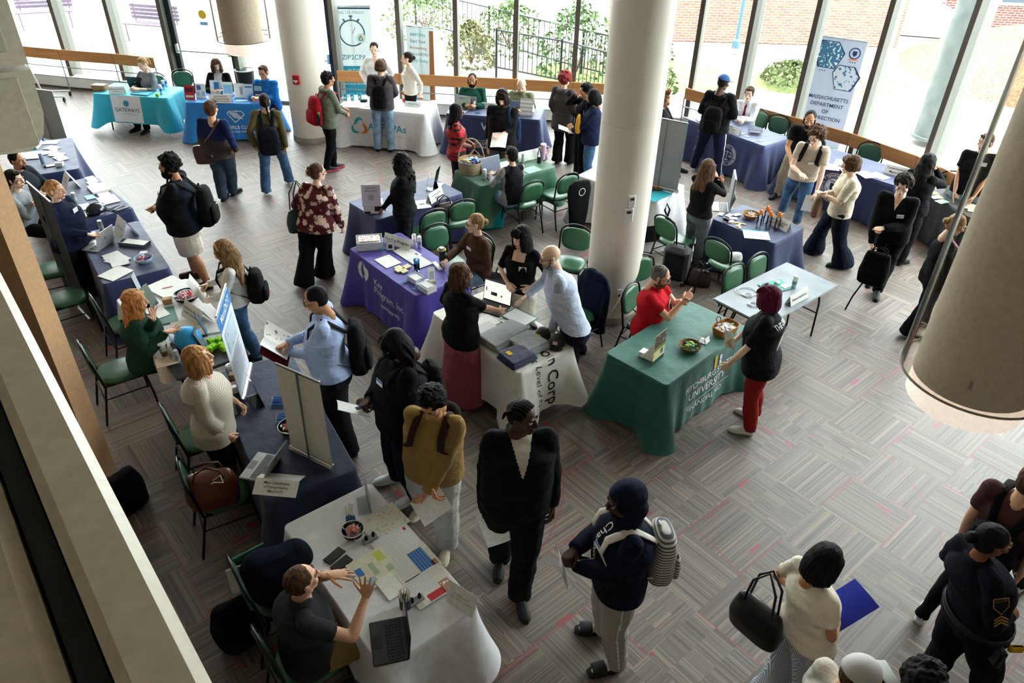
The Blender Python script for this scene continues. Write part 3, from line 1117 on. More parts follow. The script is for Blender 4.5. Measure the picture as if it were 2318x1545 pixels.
# ================================================================ people
SKIN={'pale': mat('skin','e8c3ab',0.5,kind='skin'),'light': mat('skin','d9a98c',0.5,kind='skin'),
  'tan': mat('skin','b98563',0.5,kind='skin'),'brown': mat('skin','7d4e36',0.5,kind='skin'),
  'dark': mat('skin','452a1f',0.45,kind='skin')}
LIPS={'pale': mat('lips','b5685e',0.45),'light': mat('lips','a85f52',0.45),'tan': mat('lips','8a4a3e',0.45),
  'brown': mat('lips','5e3029',0.45),'dark': mat('lips','3a1d19',0.4)}
EYEW=mat('eye_white','cfcac4',0.3)
IRIS=mat('iris','1c120d',0.2)
HAIRC={'black': ('080707','191615'),'dark': ('140d0a','35271f'),'brown': ('2f1e14','6a4a34'),'blond': ('7d5c3a','cda878'),
   'dkblond': ('5e4630','a8855e'),'straw': ('8a5a34','d89a62'),'red': ('5c1518','b0484a'),'magenta': ('2e0618','7a1f48'),
   'grey': ('3b3633','85807a'),'ginger': ('50301c','9a6540'),'grizzle': ('8d867f','c8c2bb')}

def hairmat(c,curl=False):
 a,b=HAIRC[c]
 return mat(('curly_hair' if curl else 'hair'),a,0.7,kind='curl' if curl else 'hair',c2=b,spec=.15)

_cache={}

def head_template(sex,fine):
 k=('head',sex,fine)
 if k in _cache:
  return _cache[k]
 m=M()
 fw=1.0 if sex == 'm' else 0.93
 m.ell((0,-.014,.030),(.074,.094,.088),seg=24,rings=14)
 m.ell((0,.016,-.030),(.059 * fw,.076,.082),seg=20,rings=12)
 m.ell((0,.060,-.091),(.026 * fw,.026,.021))
 for s in (-1,1):
  m.ell((s * .044 * fw,.004,-.058),(.020,.040,.032))
  m.ell((s * .040,.060,-.014),(.024,.024,.022))
  m.ell((s * .029,.080,.031),(.024,.012,.008))
  m.ell((s * .0125,.098,-.027),(.009,.010,.008))
  R=rz_(s * -.35)
  m.ell((s * .077,-.006,-.004),(.007,.019,.031),R=R)
  m.ell((s * .080,-.014,.004),(.006,.012,.022),R=R)
 m.tube([(0,.084,.026),(0,.101,-.004),(0,.108,-.023)],[.009,.012,.013])
 m.ell((0,.086,-.057),(.024,.011,.0065))
 m.ell((0,.084,-.067),(.020,.011,.008))
 m.ell((0,.078,-.048),(.02,.012,.012))
 nr=.054 if sex == 'm' else .045
 m.tube([(0,-.012,-.05),(0,-.022,-.11),(0,-.030,-.19)],[nr,nr,nr * 1.12],seg=18)
 v,f=bake(m,.0038 if fine else .006,2)
 for s in (-1,1):
  for (c,d,sg) in (((s * .031,.090,.011),.010,.015),((s * .036,.09,-.05),.004,.016)):
   g=np.exp(-((v - np.array(c)) ** 2).sum(1) / (2 * sg * sg))
   v[:,1] -= g * d
 f=np.asarray(f)
 cen=v[f].mean(1)
 mi=np.zeros(len(f),dtype=int)
 lip=(np.abs(cen[:,0]) < .024) & (np.abs(cen[:,2] + .0615) < .0105 - .006 * (np.abs(cen[:,0]) / .024)) & (cen[:,1] > .075)
 mi[lip]=1
 e=M()
 for s in (-1,1):
  e.ell((s * .031,.0745,.011),(.0125,.0125,.0115),m=2,seg=14,rings=10)
  e.ell((s * .031,.0825,.0105),(.0062,.0055,.0062),m=3,seg=12,rings=8)
 out=[(v,f,mi),(e.verts(),e.f,np.array(e.m))]
 _cache[k]=out
 return out

HAND={  # per finger: base bend, mid bend, tip bend (degrees), spread
 'relax': ([28,32,36,40],[30,34,38,42],[18,20,22,24],3,25),
 'open': ([2,0,4,10],[6,6,10,14],[4,4,6,8],9,-8),
 'flat': ([4,2,2,4],[3,3,3,3],[2,2,2,2],5,5),
 'grip': ([48,52,56,60],[60,62,62,62],[30,32,34,36],1,48),
 'pinch': ([52,50,48,46],[34,34,36,40],[10,12,16,18],1,40),
 'fist': ([78,80,82,84],[92,92,92,92],[50,50,50,50],0,60),
 'point': ([4,70,76,80],[4,85,88,90],[3,50,50,50],2,50),
}

def hand_template(pose,fine):
 """right hand: wrist at 0, fingers along +y, palm faces -z, thumb towards -x"""
 k=('hand',pose,fine)
 if k in _cache:
  return _cache[k]
 A,B,C,spread,th=HAND[pose]
 m=M()
 m.tube([(0,-.03,0),(0,.005,0),(0,.03,-.002),(0,.065,-.004),(0,.088,-.003)],[.026,.027,.036,.042,.040],sq=[.75,.68,.48,.38,.30],side=(1,0,0),seg=16)
 m.ell((-.022,.035,-.012),(.018,.03,.013))
 fx=[-.031,-.0105,.010,.029]
 ln=[(.040,.025,.019),(.044,.029,.020),(.041,.027,.020),(.033,.021,.017)]
 rd=[.0088,.009,.0086,.0078]
 by=[.084,.089,.086,.078]
 for i in range(4):
  sp=math.radians((1.5 - i) * spread)
  dx,dy=-math.sin(sp),math.cos(sp)
  p=np.array((fx[i],by[i] - .012,-.003))
  ang=0
  pts=[p]
  for b,l in zip((A[i],B[i],C[i]),ln[i]):
   ang += math.radians(b)
   p=p + np.array((dx * math.cos(ang),dy * math.cos(ang),-math.sin(ang))) * (l + (.012 if len(pts) == 1 else 0))
   pts.append(p)
  r=rd[i]
  m.tube(pts,[r * 1.08,r,r * .93,r * .82],seg=10)
 t=math.radians(th)
 p0=np.array((-.024,.022,-.008))
 d1=np.array((-.75,.62,-.25)) if th < 10 else np.array((-.55,.72,-.45))
 d2=np.array((-.55 + .5 * math.sin(t),.8,-.15 - .5 * math.sin(t)))
 d1,d2=d1 / np.linalg.norm(d1),d2 / np.linalg.norm(d2)
 m.tube([p0,p0 + d1 * .042,p0 + d1 * .042 + d2 * .03,p0 + d1 * .042 + d2 * .055],[.014,.0115,.0105,.009],seg=10)
 v,f=bake(m,.0034 if fine else .0052,1)
 _cache[k]=(v,f)
 return _cache[k]

def shoe_template(kind):
 k=('shoe',kind)
 if k in _cache:
  return _cache[k]
 up,so=M(),M()
 if kind == 'slide':
  so.loft([((0,y,.012),(w,0,0),(0,0,.014)) for y,w in ((-.085,.026),(-.06,.038),(0,.036),(.08,.046),(.14,.047),(.175,.030))],seg=16,pw=3)
  up.loft([((0,y,.045),(w,0,0),(0,0,h)) for y,w,h in ((.045,.050,.040),(.075,.053,.038),(.12,.052,.030),(.14,.050,.024))],seg=18,pw=2.6)
 elif kind == 'heel':
  so.loft([((0,y,.009),(w,0,0),(0,0,.010)) for y,w in ((-.08,.022),(-.06,.032),(0,.030),(.08,.042),(.13,.038),(.165,.014))],seg=16,pw=2.5)
  up.loft([((0,y,z),(w,0,0),(0,0,h)) for y,w,z,h in ((-.082,.024,.036,.026),(-.04,.032,.036,.030),(.02,.030,.033,.026),(.08,.040,.030,.022),(.13,.036,.024,.016),(.166,.012,.018,.008))],seg=16)
 else:
  th=.018 if kind == 'sneaker' else .010
  so.loft([((0,y,th),(w,0,0),(0,0,th)) for y,w in ((-.095,.026),(-.075,.038),(-.03,.037),(.02,.037),(.08,.047),(.13,.046),(.165,.034),(.183,.014))],seg=16,pw=4)
  t=M()
  t.loft([((0,y,z),(w,0,0),(0,0,h)) for y,w,z,h in ((-.092,.022,.055,.030),(-.07,.033,.058,.046),(-.02,.034,.058,.048),(.03,.035,.052,.040),(.08,.042,.042,.030),(.13,.041,.036,.024),(.165,.030,.030,.018),(.18,.012,.026,.010))],seg=16,pw=2.3)
  t.tube([(0,-.045,.06),(0,-.047,.105)],[.040,.036],seg=14,caps='ff')
  up=t
 v,f=bake(up,.005,2)
 out=(v,f,so.verts(),so.f)
 _cache[k]=out
 return out

def ik(a,c,l1,l2,pole):
 a,c,pole=np.array(a,float),np.array(c,float),np.array(pole,float)
 d=c - a
 L=np.linalg.norm(d)
 mx=(l1 + l2) * .997
 if L > mx:
  if L > mx * 1.12:
   c=a + d / L * mx * 1.06
   d=c - a
   L=np.linalg.norm(d)
  s=L / mx
  l1,l2=l1 * s,l2 * s
 u=d / (L + 1e-9)
 x=(l1 * l1 - l2 * l2 + L * L) / (2 * L)
 h=math.sqrt(max(l1 * l1 - x * x,0))
 p=pole - u * pole.dot(u)
 p=p / (np.linalg.norm(p) + 1e-9)
 return a + u * x + p * h,c

def unit(v):
 v=np.array(v,float)
 return v / (np.linalg.norm(v) + 1e-9)

def hair_build(style,sex,fine,rnd):
 """returns list of (M, voxel, disp) in head space"""
 g=M()
 vx=.006 if fine else .009
 amp,fr,st=.004,95,(1,1,.12)

 def cap(x=.0835,y=.098,z=.088,back=True,oy=-.026,oz=.040):
  g.ell((0,oy,oz),(x,y,z),seg=26,rings=16)
  if back:
   g.ell((0,-.045,-.012),(x * .95,.070,.075),seg=20,rings=12)
 if style == 'buzz':
  cap(.0785,.096,.085,False,-.022,.037)
  g.ell((0,-.035,.0),(.075,.068,.072),seg=20,rings=12)
  amp=.0015
 elif style == 'balding':
  g.ell((0,-.048,.0),(.078,.062,.060),seg=20,rings=12)
  amp=.0015
 elif style == 'short':
  cap(.0835,.100,.092)
  for s in (-1,1):
   g.ell((s * .070,.012,.02),(.010,.022,.035))
  g.ell((.012,.052,.100),(.055,.040,.024))
 elif style == 'messy':
  cap(.088,.103,.095)
  for i in range(46):
   a,b=rnd.uniform(0,6.28),rnd.uniform(-.1,1.35)
   d=np.array((math.cos(a) * math.cos(b),math.sin(a) * math.cos(b),math.sin(b)))
   if d[1] > .55 and d[2] < .45:
    continue
   p=np.array((0,-.024,.036)) + d * np.array((.083,.095,.088))
   g.tube([p,p + d * .016 + np.array((rnd.uniform(-.015,.015),rnd.uniform(-.01,.02),.004))],[.016,.006],seg=8)
  amp=.005
 elif style in ('curly','afro','bigcurly'):
  R={'curly': .100,'afro': .112,'bigcurly': .122}[style]
  for i in range(230):
   z=1 - 2 * (i + .5) / 230
   a=i * 2.39996
   q=math.sqrt(1 - z * z)
   d=np.array((math.cos(a) * q,math.sin(a) * q,z))
   if d[1] > .30 and d[2] < (.52 if style != 'bigcurly' else .38):
    continue
   if d[2] < -.55:
    continue
   p=np.array((0,-.022,.034)) + d * R * np.array((.92,1.0,.95)) * rnd.uniform(.86,1.04)
   g.ell(p,rnd.uniform(.017,.025),seg=8,rings=6)
  cap(.088,.100,.092)
  amp,fr,st=.006,120,(1,1,1)
 elif style in ('pony','bun','topbun','clip','lowbun'):
  cap(.0825,.099,.089)
  if style == 'pony':
   g.tube([(0,-.115,.05),(.01,-.155,.02),(.015,-.165,-.05),(.01,-.155,-.13)],[.022,.03,.028,.012],seg=12)
  elif style == 'bun':
   g.ell((0,-.145,.045),(.045,.038,.042))
  elif style == 'lowbun':
   g.ell((0,-.135,.0),(.042,.036,.038))
  elif style == 'clip':
   g.ell((0,-.125,.02),(.042,.040,.055))
   g.tube([(0,-.12,.06),(.02,-.14,.09)],[.022,.012])
  else:
   for i in range(60):
    a,b=rnd.uniform(0,6.28),rnd.uniform(-1.2,1.5)
    d=np.array((math.cos(a) * math.cos(b),math.sin(a) * math.cos(b),math.sin(b)))
    g.ell(np.array((0,-.03,.165)) + d * .045,.018,seg=8,rings=6)
   amp,fr,st=.004,120,(1,1,1)
 elif style in ('bob','wavybob','curtain','shaggy'):
  bot={'bob': -.145,'wavybob': -.15,'curtain': -.06,'shaggy': -.12}[style]
  cap(.089,.103,.093)
  for a in np.linspace(-2.55,2.55,21):
   x,y=math.sin(a) * .080,-math.cos(a) * .090 - .012
   fw=abs(a) > 1.75
   z0=.05
   o=1.10 if style != 'curtain' else 1.05
   j=rnd.uniform(-.012,.012)
   g.tube([(x * .95,y * .95,z0),(x * o * 1.04,y * o,-.03),(x * o * 1.10,y * o * (1.02 if not fw else .95),(bot + .03) * (.8 if fw else 1) + j),(x * o,y * o,bot * (.85 if fw else 1) + j)],[.022,.024,.021,.010],seg=8)
  if style == 'curtain' or style == 'shaggy':
   for i in range(14):
    a=rnd.uniform(-1.1,1.1)
    g.tube([(math.sin(a) * .05,.04,.112),(math.sin(a) * .076,.085,.075),(math.sin(a) * .082,.092,.035)],[.016,.013,.006],seg=8)
  if style == 'wavybob':
   amp,fr,st=.008,70,(1,1,.6)
 elif style in ('long','longcurly','longwavy','bangs'):
  bot={'long': -.40,'longcurly': -.42,'longwavy': -.36,'bangs': -.36}[style]
  cap(.088,.102,.092)
  for a in np.linspace(-2.5,2.5,25):
   x,y=math.sin(a) * .080,-math.cos(a) * .088 - .012
   fw=abs(a) > 1.7
   o=1.22 if style == 'longcurly' else 1.08
   bb=bot * (.72 if fw else 1) + rnd.uniform(-.03,.03)
   yb=-.105 + (.04 if not fw else .085) * (1 - math.cos(a)) * .5 * 1.2
   g.tube([(x * .95,y * .95,.05),(x * o * 1.04,y * o,-.04),(x * o * 1.12,min(y * o,.05) - .01,-.14),(x * o * 1.15,yb - .035,bb * .7),(x * o,yb - .04,bb)],[.022,.024,.026,.024,.010],seg=8)
  if style == 'bangs':
   for a in np.linspace(-.8,.8,9):
    g.tube([(math.sin(a) * .05,.05,.112),(math.sin(a) * .070,.092,.085),(math.sin(a) * .07,.100,.042)],[.016,.013,.006],seg=8)
  if style in ('longcurly','longwavy'):
   amp,fr,st=.010,62,(1,1,.75)
   if style == 'longcurly':
    for i in range(120):
     z=rnd.uniform(bot,.0)
     a=rnd.uniform(-2.2,2.2)
     g.ell((math.sin(a) * .105,-math.cos(a) * .09 - .045 - .03 * (z < -.15),z),rnd.uniform(.014,.024),seg=8,rings=6)
 elif style in ('dreads','braids'):
  cap(.085,.100,.090)
  nb=46 if style == 'dreads' else 40
  bot=-.30 if style == 'dreads' else -.42
  for i in range(nb):
   a=-2.45 + 4.9 * i / (nb - 1)
   x,y=math.sin(a) * .080,-math.cos(a) * .092 - .012
   j,j2=rnd.uniform(-.04,.04),rnd.uniform(.98,1.3)
   yb=-.10 + .05 * (1 - math.cos(a))
   g.tube([(x * .6,y * .6,.10),(x * 1.02,y * 1.0,.04),(x * 1.15 * j2,y * 1.08,-.06),(x * 1.25 * j2,yb - .02 + j * .4,-.18),(x * 1.2 * j2,yb - .04,bot + j)],[.010,.0105,.0105,.010,.007],seg=7)
  if style == 'dreads':
   for i in range(26):
    a=rnd.uniform(-1.2,1.2)
    g.tube([(0.02 * a,-.02 + .04 * abs(a),.118),(math.sin(a) * .055,.07,.095),(math.sin(a) * .085,.095,.03),(math.sin(a) * .10,.085,-.06 + rnd.uniform(-.05,.05))],[.010,.011,.010,.007],seg=7)
  vx=min(vx,.006)
  amp,fr,st=.0015,150,(1,1,1)
 elif style == 'cornrows':
  g.ell((0,-.022,.036),(.0775,.097,.086),seg=24,rings=14)
  g.ell((0,-.040,.0),(.075,.068,.070),seg=20,rings=12)
  for k in range(9):
   x=(k - 4) * .0175
   w=math.sqrt(max(1 - (x / .082) ** 2,.05))
   g.tube([(x,.052 * w + .004,.102 * w + .008),(x,0,.036 + .09 * w),(x,-.06,.036 + .075 * w),(x * .9,-.105,.03),(x * .8,-.115,-.03)],.0065,seg=8)
  vx=.0045
  amp=.001
 elif style == 'sidebraid':
  cap(.081,.098,.088)
  for i in range(9):
   s=i / 8
   g.ell((.02 + .03 * s,-.118 + .0 * s,.0 - .28 * s),(.024 - .008 * s,.022 - .006 * s,.024))
 return g,vx,(lambda v: wob(v,fr,amp,st))

def beard_build(kind,fine):
 g=M()
 if kind == 'full':
  g.ell((0,.022,-.082),(.064,.078,.050),seg=20,rings=12)
  for s in (-1,1):
   g.tube([(s * .072,.012,.005),(s * .068,.028,-.05)],[.010,.016])
  g.tube([(-.026,.088,-.052),(0,.102,-.046),(.026,.088,-.052)],[.006,.007,.006])
 elif kind == 'big':
  g.ell((0,.028,-.095),(.070,.084,.060),seg=20,rings=12)
  for s in (-1,1):
   g.tube([(s * .074,.010,.01),(s * .070,.030,-.06)],[.012,.02])
  g.tube([(-.028,.088,-.052),(0,.104,-.046),(.028,.088,-.052)],[.008,.009,.008])
 else:
  g.ell((0,.064,-.094),(.030,.034,.026),seg=16,rings=10)
  g.tube([(-.026,.088,-.052),(0,.102,-.046),(.026,.088,-.052)],[.005,.006,.005])
  for s in (-1,1):
   g.tube([(s * .028,.086,-.052),(s * .028,.078,-.09)],[.006,.009])
 return g,(.005 if fine else .007),(lambda v: wob(v,170,.003))

PEOPLE={}

def person(key,label,head,f,feet=None,h=1.72,hf=None,hp=5,hr=0,sex='m',bulk=1.0,skin='light',hair=('short','dark'),beard=None,
   top=None,bottom=None,shoe=('dress','111111',None),R=(.22,.04,.82),L=(.22,.04,.82),rh='relax',lh='relax',rpn=None,lpn=None,
   rdir=None,ldir=None,sit=None,lean=0.0,fine=True,glasses=False,badge=None,stance=.11,step=0.0,knee=None,twist=0,sock=None,
   kneeing=None,lower=True,pelvis=None):
 rnd=random.Random(sum(ord(c) for c in key))
 k=h / 1.72
 a=math.radians(f)
 F=np.array((math.cos(a),math.sin(a),0.0))
 Rr=np.array((math.sin(a),-math.cos(a),0.0))
 U=np.array((0,0,1.0))
 top=dict(top or {})
 bottom=dict(bottom or {})
 seat=sit if sit is not None else None
 # ---- where the head and the feet are
 fp=None
 if feet:
  fp=[np.array(at(x,y,0)) for x,y in feet]
 if seat is not None:
  hz=seat + .87 * k
 else:
  hz=h
 HT=np.array(at(head[0],head[1],hz))
 if fp and len(fp) == 2 and seat is None:
  root=(fp[0] + fp[1]) / 2
 elif fp and seat is None:
  root=fp[0].copy()
 else:
  root=HT.copy() - F * lean * .6
  root[2]=0
 HT0=HT - F * lean * 0
 hc=HT - U * .115 * k
 # neck base below and a little behind the head
 N=hc - U * (.150 * k) - F * .035
 pz=(seat + .095) if seat is not None else .53 * h
 if pelvis is not None:
  P=np.array(at(pelvis[0],pelvis[1],pz))
 elif seat is not None:
  P=np.array((N[0],N[1],0)) - F * (lean + .02)
  P[2]=pz
 else:
  w=.45
  P=root * (1 - w) + np.array((N[0],N[1],0)) * w - F * lean * .5
  P[2]=pz
 S=unit(N - P)
 tl=np.linalg.norm(N - P)
 want=(.56 if seat is None else .53) * k
 Rb=rz_(math.radians(twist)) @ Rr
 D=unit(np.cross(S,Rb)) * -1
 if D.dot(F) < 0:
  D=-D
 bk=bulk * 1.10
 lb=bk ** .5
 sx=1.0 if sex == 'm' else .90
 # ---- shoulders, arms
 sw=.168 * k * sx * (bk ** .35)
 sh={}
 for s,n in ((1,'R'),(-1,'L')):
  sh[n]=N - S * .055 * k + Rb * s * sw
 mid=(sh['R'] + sh['L']) / 2
 arm={}
 for s,n,tg,dr in ((1,'R',R,rdir),(-1,'L',L,ldir)):
  if tg is None:
   tg=(.22,.04,.82)
  if abs(tg[0]) > 5:
   wr=np.array(at(tg[0],tg[1],tg[2]))
  else:
   wr=np.array((mid[0],mid[1],0)) + Rb * s * tg[0] + F * tg[1] + U * tg[2] * (k if seat is None else 1)
  pole=-F * .45 - U * .8 + Rb * s * (.75 if tg[0] < .2 or abs(tg[0]) > 5 else .5)
  if knee and n in knee:
   pole=knee[n][0] * Rb * s + knee[n][1] * F + knee[n][2] * U
  el,wr=ik(sh[n],wr,.295 * k,.255 * k,pole)
  arm[n]=(sh[n],el,wr)
 # ---- hips, legs
 hw=.092 * k * (1.0 if sex == 'm' else 1.02) * (bk ** .3)
 leg={}
 for s,n in ((1,'R'),(-1,'L')):
  hip=P + Rr * s * hw - U * .03
  if fp and len(fp) == 2:
   pr=sorted(fp,key=lambda q: (q - root).dot(Rr))
   ft=(pr[1] if s > 0 else pr[0]).copy()
   ft[2]=0
  elif seat is not None:
   kx=kneeing or (.12,.46)
   ft=P + Rr * s * kx[0] + F * (kx[1] + .02)
   ft[2]=0
  else:
   ft=root + Rr * s * stance + F * (step * s)
   ft[2]=0
  ank=ft - F * .03 + U * .085
  if seat is not None:
   kx=kneeing or (.12,.46)
   kn=P + Rr * s * kx[0] + F * (kx[1] - .02) * k
   kn[2]=seat + .06
  else:
   dd=np.linalg.norm(ank - hip)
   kn,ank=ik(hip,ank,dd * .512,dd * .493,F * 1.0 + Rr * s * .15)
  leg[n]=(hip,kn,ank,ft)
 base=root if seat is None else np.array((P[0],P[1],0))
 base=np.array((base[0],base[1],0))
 rt=thing('person',label,'person',tuple(base))
 vox=.009 if fine else .013
 B=base

 def out(v):
  return v - B
 # ---- skin body (one continuous surface; slimmer where clothes cover it)
 m=M()
 hy=math.radians(hf if hf is not None else f)
 Fh=np.array((math.cos(hy),math.sin(hy),0))
 Rh=np.array((math.sin(hy),-math.cos(hy),0))
 p_=math.radians(hp)
 Fd=Fh * math.cos(p_) - U * math.sin(p_)
 Ud=U * math.cos(p_) + Fh * math.sin(p_)
 if hr:
  q=math.radians(hr)
  Rh2=Rh * math.cos(q) - Ud * math.sin(q)
  Ud=Ud * math.cos(q) + Rh * math.sin(q)
  Rh=Rh2
 HR=frame(Rh,Fd,Ud) * (.35 + .65 * k) * 1.05 * (1.0 if sex == 'm' else .97)
 hc2=hc + Fd * .008
 nr=(.054 if sex == 'm' else .046) * k
 m.tube([hc2 - Ud * .05 - Fd * .012,(hc2 - Ud * .10 - Fd * .02 + N) / 2 + F * .0,N - S * .03],[nr * .9,nr,nr * 1.15],seg=16)
 m.loft([(N + S * .0,Rb * .06 * k,D * .05 * k),(N - S * .05 * k,Rb * .12 * k * sx,D * .065 * k),(N - S * .14 * k,Rb * .135 * k * sx,D * .085 * k),(P + S * .12,Rb * .11 * k,D * .08 * k),(P - S * .02,Rr * .12 * k,F * .08 * k)],seg=18)
 bare=top.get('bare',0)
 sleeve=top.get('sleeve','long')
 for n in 'RL':
  s0,e0,w0=arm[n]
  up_r=.043 * k * (bk ** .4) * (1 if sex == 'm' else .9)
  m.tube([s0,s0 * .55 + e0 * .45,e0],[up_r,up_r * .95,up_r * .80],seg=12)
  m.tube([e0,e0 * .7 + w0 * .3,w0],[up_r * .82,up_r * .84,.0255 * k],seg=12,sq=[1,1,.85])
 legskin=bottom.get('kind') in ('shorts','skirt','dress')
 for n in 'RL':
  hip,kn,ank,ft=leg[n]
  q=lb if legskin else .85
  m.tube([hip,hip * .5 + kn * .5,kn],[.074 * k * q,.066 * k * q,.050 * k * q],seg=12)
  m.tube([kn,kn * .68 + ank * .32 - (F * .012 if seat is None else F * .01),ank * .85 + kn * .15,ank - U * .03],[.050 * k * q,.055 * k * q,.036 * k * q,.034 * k],seg=12)
 bv,bf=bake(m,vox,2)
 parts=[(out(bv),bf,0)]
 for hv,hf_,hm in head_template(sex,fine):
  parts.append((out(hv @ HR.T + hc2),hf_,hm))
 # ---- hands
 hands={}
 for s,n,pose,pn,dr in ((1,'R',rh,rpn,rdir),(-1,'L',lh,lpn,ldir)):
  s0,e0,w0=arm[n]
  d=unit(w0 - e0)
  if dr is not None:
   d=unit(Rb * s * dr[0] + F * dr[1] + U * dr[2])
  if pn is None:
   down=max(0.0,1 - abs(d[2]) * 1.2)
   pnv=-Rb * s * (1 - down * .7) - U * down * .9
  else:
   pnv=Rb * s * pn[0] + F * pn[1] + U * pn[2]
  z=-unit(pnv - d * d.dot(pnv))
  x=unit(np.cross(d,z))
  tv,tf=hand_template(pose,fine)
  tv=tv.copy()
  # thumb is on -x of the right hand; mirror for the left
  mir=False
  if n == 'L':
   tv[:,0] *= -1
   mir=True
  Hm=frame(x,d,z) * k * (1.0 if sex == 'm' else .92)
  tv=tv @ Hm.T + w0
  tff=tf[:,::-1] if mir and isinstance(tf,np.ndarray) else tf
  parts.append((out(tv),tff,0))
  hands[n]=dict(w=w0,d=d,palm=-z,x=x,c=w0 + d * .08 * k)
 raw_mesh('body',parts,[SKIN[skin],LIPS[skin],EYEW,IRIS],rt)
 # ---- hair, brows, beard
 curl=hair and hair[0] in ('curly','afro','bigcurly','topbun','longcurly')
 if hair and hair[0] != 'bald':
  g,vx,dsp=hair_build(hair[0],sex,fine,rnd)
  v,ff=bake(g,vx,1,dsp)
  vw=v @ HR.T + hc2
  if hair[0] in ('long','longcurly','longwavy','bangs','dreads','braids','sidebraid','bob','wavybob'):
   Q2=frame(Rh,Fh,U) * np.linalg.norm(HR[:,0])
   s_=np.clip((-.02 - v[:,2]) / .16,0,1)[:,None]
   piv=np.array((0,-.03,-.03))
   v2=(v - piv) @ Q2.T + piv @ HR.T + hc2
   v2=v2 - np.outer(np.clip((-.12 - v[:,2]) / .2,0,1),Fh) * (.05 if v[:,2].min() < -.2 else 0) * 0
   vw=vw * (1 - s_) + v2 * s_
  ps=[(out(vw),ff,0)]
  if fine:
   e=M()
   for s in (-1,1):
    e.tube([(s * .014,.0905,.033),(s * .03,.090,.039),(s * .046,.078,.034)],[.0035,.004,.0025],seg=6)
   ps.append((out(e.verts() @ HR.T + hc2),e.f,0))
  raw_mesh('hair',ps,[hairmat(hair[1],curl)],rt)
 if beard:
  g,vx,dsp=beard_build(beard[0],fine)
  v,ff=bake(g,vx,1,dsp)
  raw_mesh('beard',[(out(v @ HR.T + hc2),ff,0)],[hairmat(beard[1],True)],rt)
 # ---- top
 e=top.get('ease',.018)
 hem=top.get('hem',.06)
 tm=M()
 hipw=(.160 if sex == 'm' else .172) * k * (bk if bk < 1.1 else bk * 1.0)
 waw=(.150 if sex == 'm' else .130) * k * bk
 chw=(.172 if sex == 'm' else .155) * k * (bk ** .8)
 dh,dw,dc=.108 * k * bk,(.100 if sex == 'm' else .09) * k * bk,.118 * k * (bk ** .8)
 belly=(.035 * (bulk - 1) / .3 if bulk > 1.05 else 0)
 secs=[]
 if hem > 0:
  secs.append((P - U * hem * k - D * .0,Rr * (hipw + e * 1.1),F * (dh + e * 1.1)))
 secs += [(P + S * .02,Rr * (hipw + e),F * (dh + e)),
    (P + S * tl * .30 + D * belly,Rb * (waw + e * top.get('waist',1.2)),D * (dw + e * 1.1)),
    (P + S * tl * .52 + D * (belly * .7 + (.012 if sex == 'f' else .0)),Rb * (chw * .96 + e),D * (dc * .98 + e)),
    (P + S * tl * .70 + D * (.012 if sex == 'f' else 0),Rb * (chw + e),D * (dc + e * .9)),
    (P + S * tl * .83,Rb * (sw * .92 + e * .3),D * (.092 * k * lb + e * .6)),
    (P + S * tl * .915,Rb * sw * .66,D * (.072 * k + e * .4)),
    (P + S * tl * .965,Rb * sw * .46,D * (.062 * k + e * .3)),
    (P + S * tl * 1.0 - D * .004,Rb * (.070 * k),D * (.062 * k))]
 if seat is not None and hem > 0:
  secs=secs[1:]
  secs.insert(0,(P - U * .05,Rr * (hipw + e),F * (dh + e)))
 tm.loft(secs,seg=28,pw=2.25)
 for n in 'RL':
  s0,e0,w0=arm[n]
  ur=(.050 if sex == 'm' else .045) * k * (bk ** .35) + e * .45
  fr_=(.037 if sex == 'm' else .033) * k * (bk ** .35) + e * .45
  wr_=.033 * k + e * top.get('cuff',.35)
  c0=N - S * .058 * k + Rb * (s0 - N).dot(Rb) * .35
  tm.tube([c0,s0],[.056 * k,ur * 1.0],seg=12)
  if sleeve in ('long','bell'):
   if sleeve == 'bell':
    wr_=.055
   q=w0 + (w0 - e0) * .02
   tm.tube([s0,s0 * .5 + e0 * .5,e0],[ur,ur * .97,fr_ * 1.08],seg=12)
   tm.tube([e0,e0 * .5 + w0 * .5,q],[fr_ * 1.08,fr_,wr_],seg=12,caps='rf')
  elif sleeve == '34':
   q=e0 * .45 + w0 * .55
   tm.tube([s0,s0 * .5 + e0 * .5,e0],[ur,ur * .97,fr_ * 1.08],seg=12)
   tm.tube([e0,q],[fr_ * 1.08,fr_ * (1.3 if top.get('flare') else 1.02)],seg=12,caps='rf')
  elif sleeve == 'elbow':
   q=s0 * .12 + e0 * .88
   tm.tube([s0,s0 * .5 + e0 * .5,q],[ur,ur,ur * .98],seg=12,caps='rf')
  elif sleeve == 'short':
   q=s0 * .38 + e0 * .62
   tm.tube([s0,q],[ur * 1.02,ur * 1.04],seg=12,caps='rf')
  elif sleeve == 'none':
   pass
 if top.get('hood') == 'down':
  c=N - D * .055 - S * .01
  tm.tube([c + Rb * .095 + D * .06,c + Rb * .07 - D * .02,c - D * .045 - S * .015,c - Rb * .07 - D * .02,c - Rb * .095 + D * .06],[.022,.036,.046,.036,.022],seg=12,sq=.8)
 if top.get('hood') == 'up':
  hm_=M()
  hm_.ell((0,-.030,.034),(.106,.120,.112),seg=24,rings=14)
  hm_.ell((0,-.045,-.06),(.098,.095,.10),seg=24,rings=14)
  hm_.ell((0,.0,-.14),(.11,.10,.05),seg=24,rings=14)
  tm.add(hm_.verts() @ HR.T + hc2,hm_.f)
 fa=top.get('fold',.0085)
 sd=rnd.uniform(0,9)
 v,ff=bake(tm,vox,3,lambda v: wob(v,11,fa,(1,1,1.1),sd) + wob(v,30,fa * .55,(.8,.8,1.3),sd + 2))
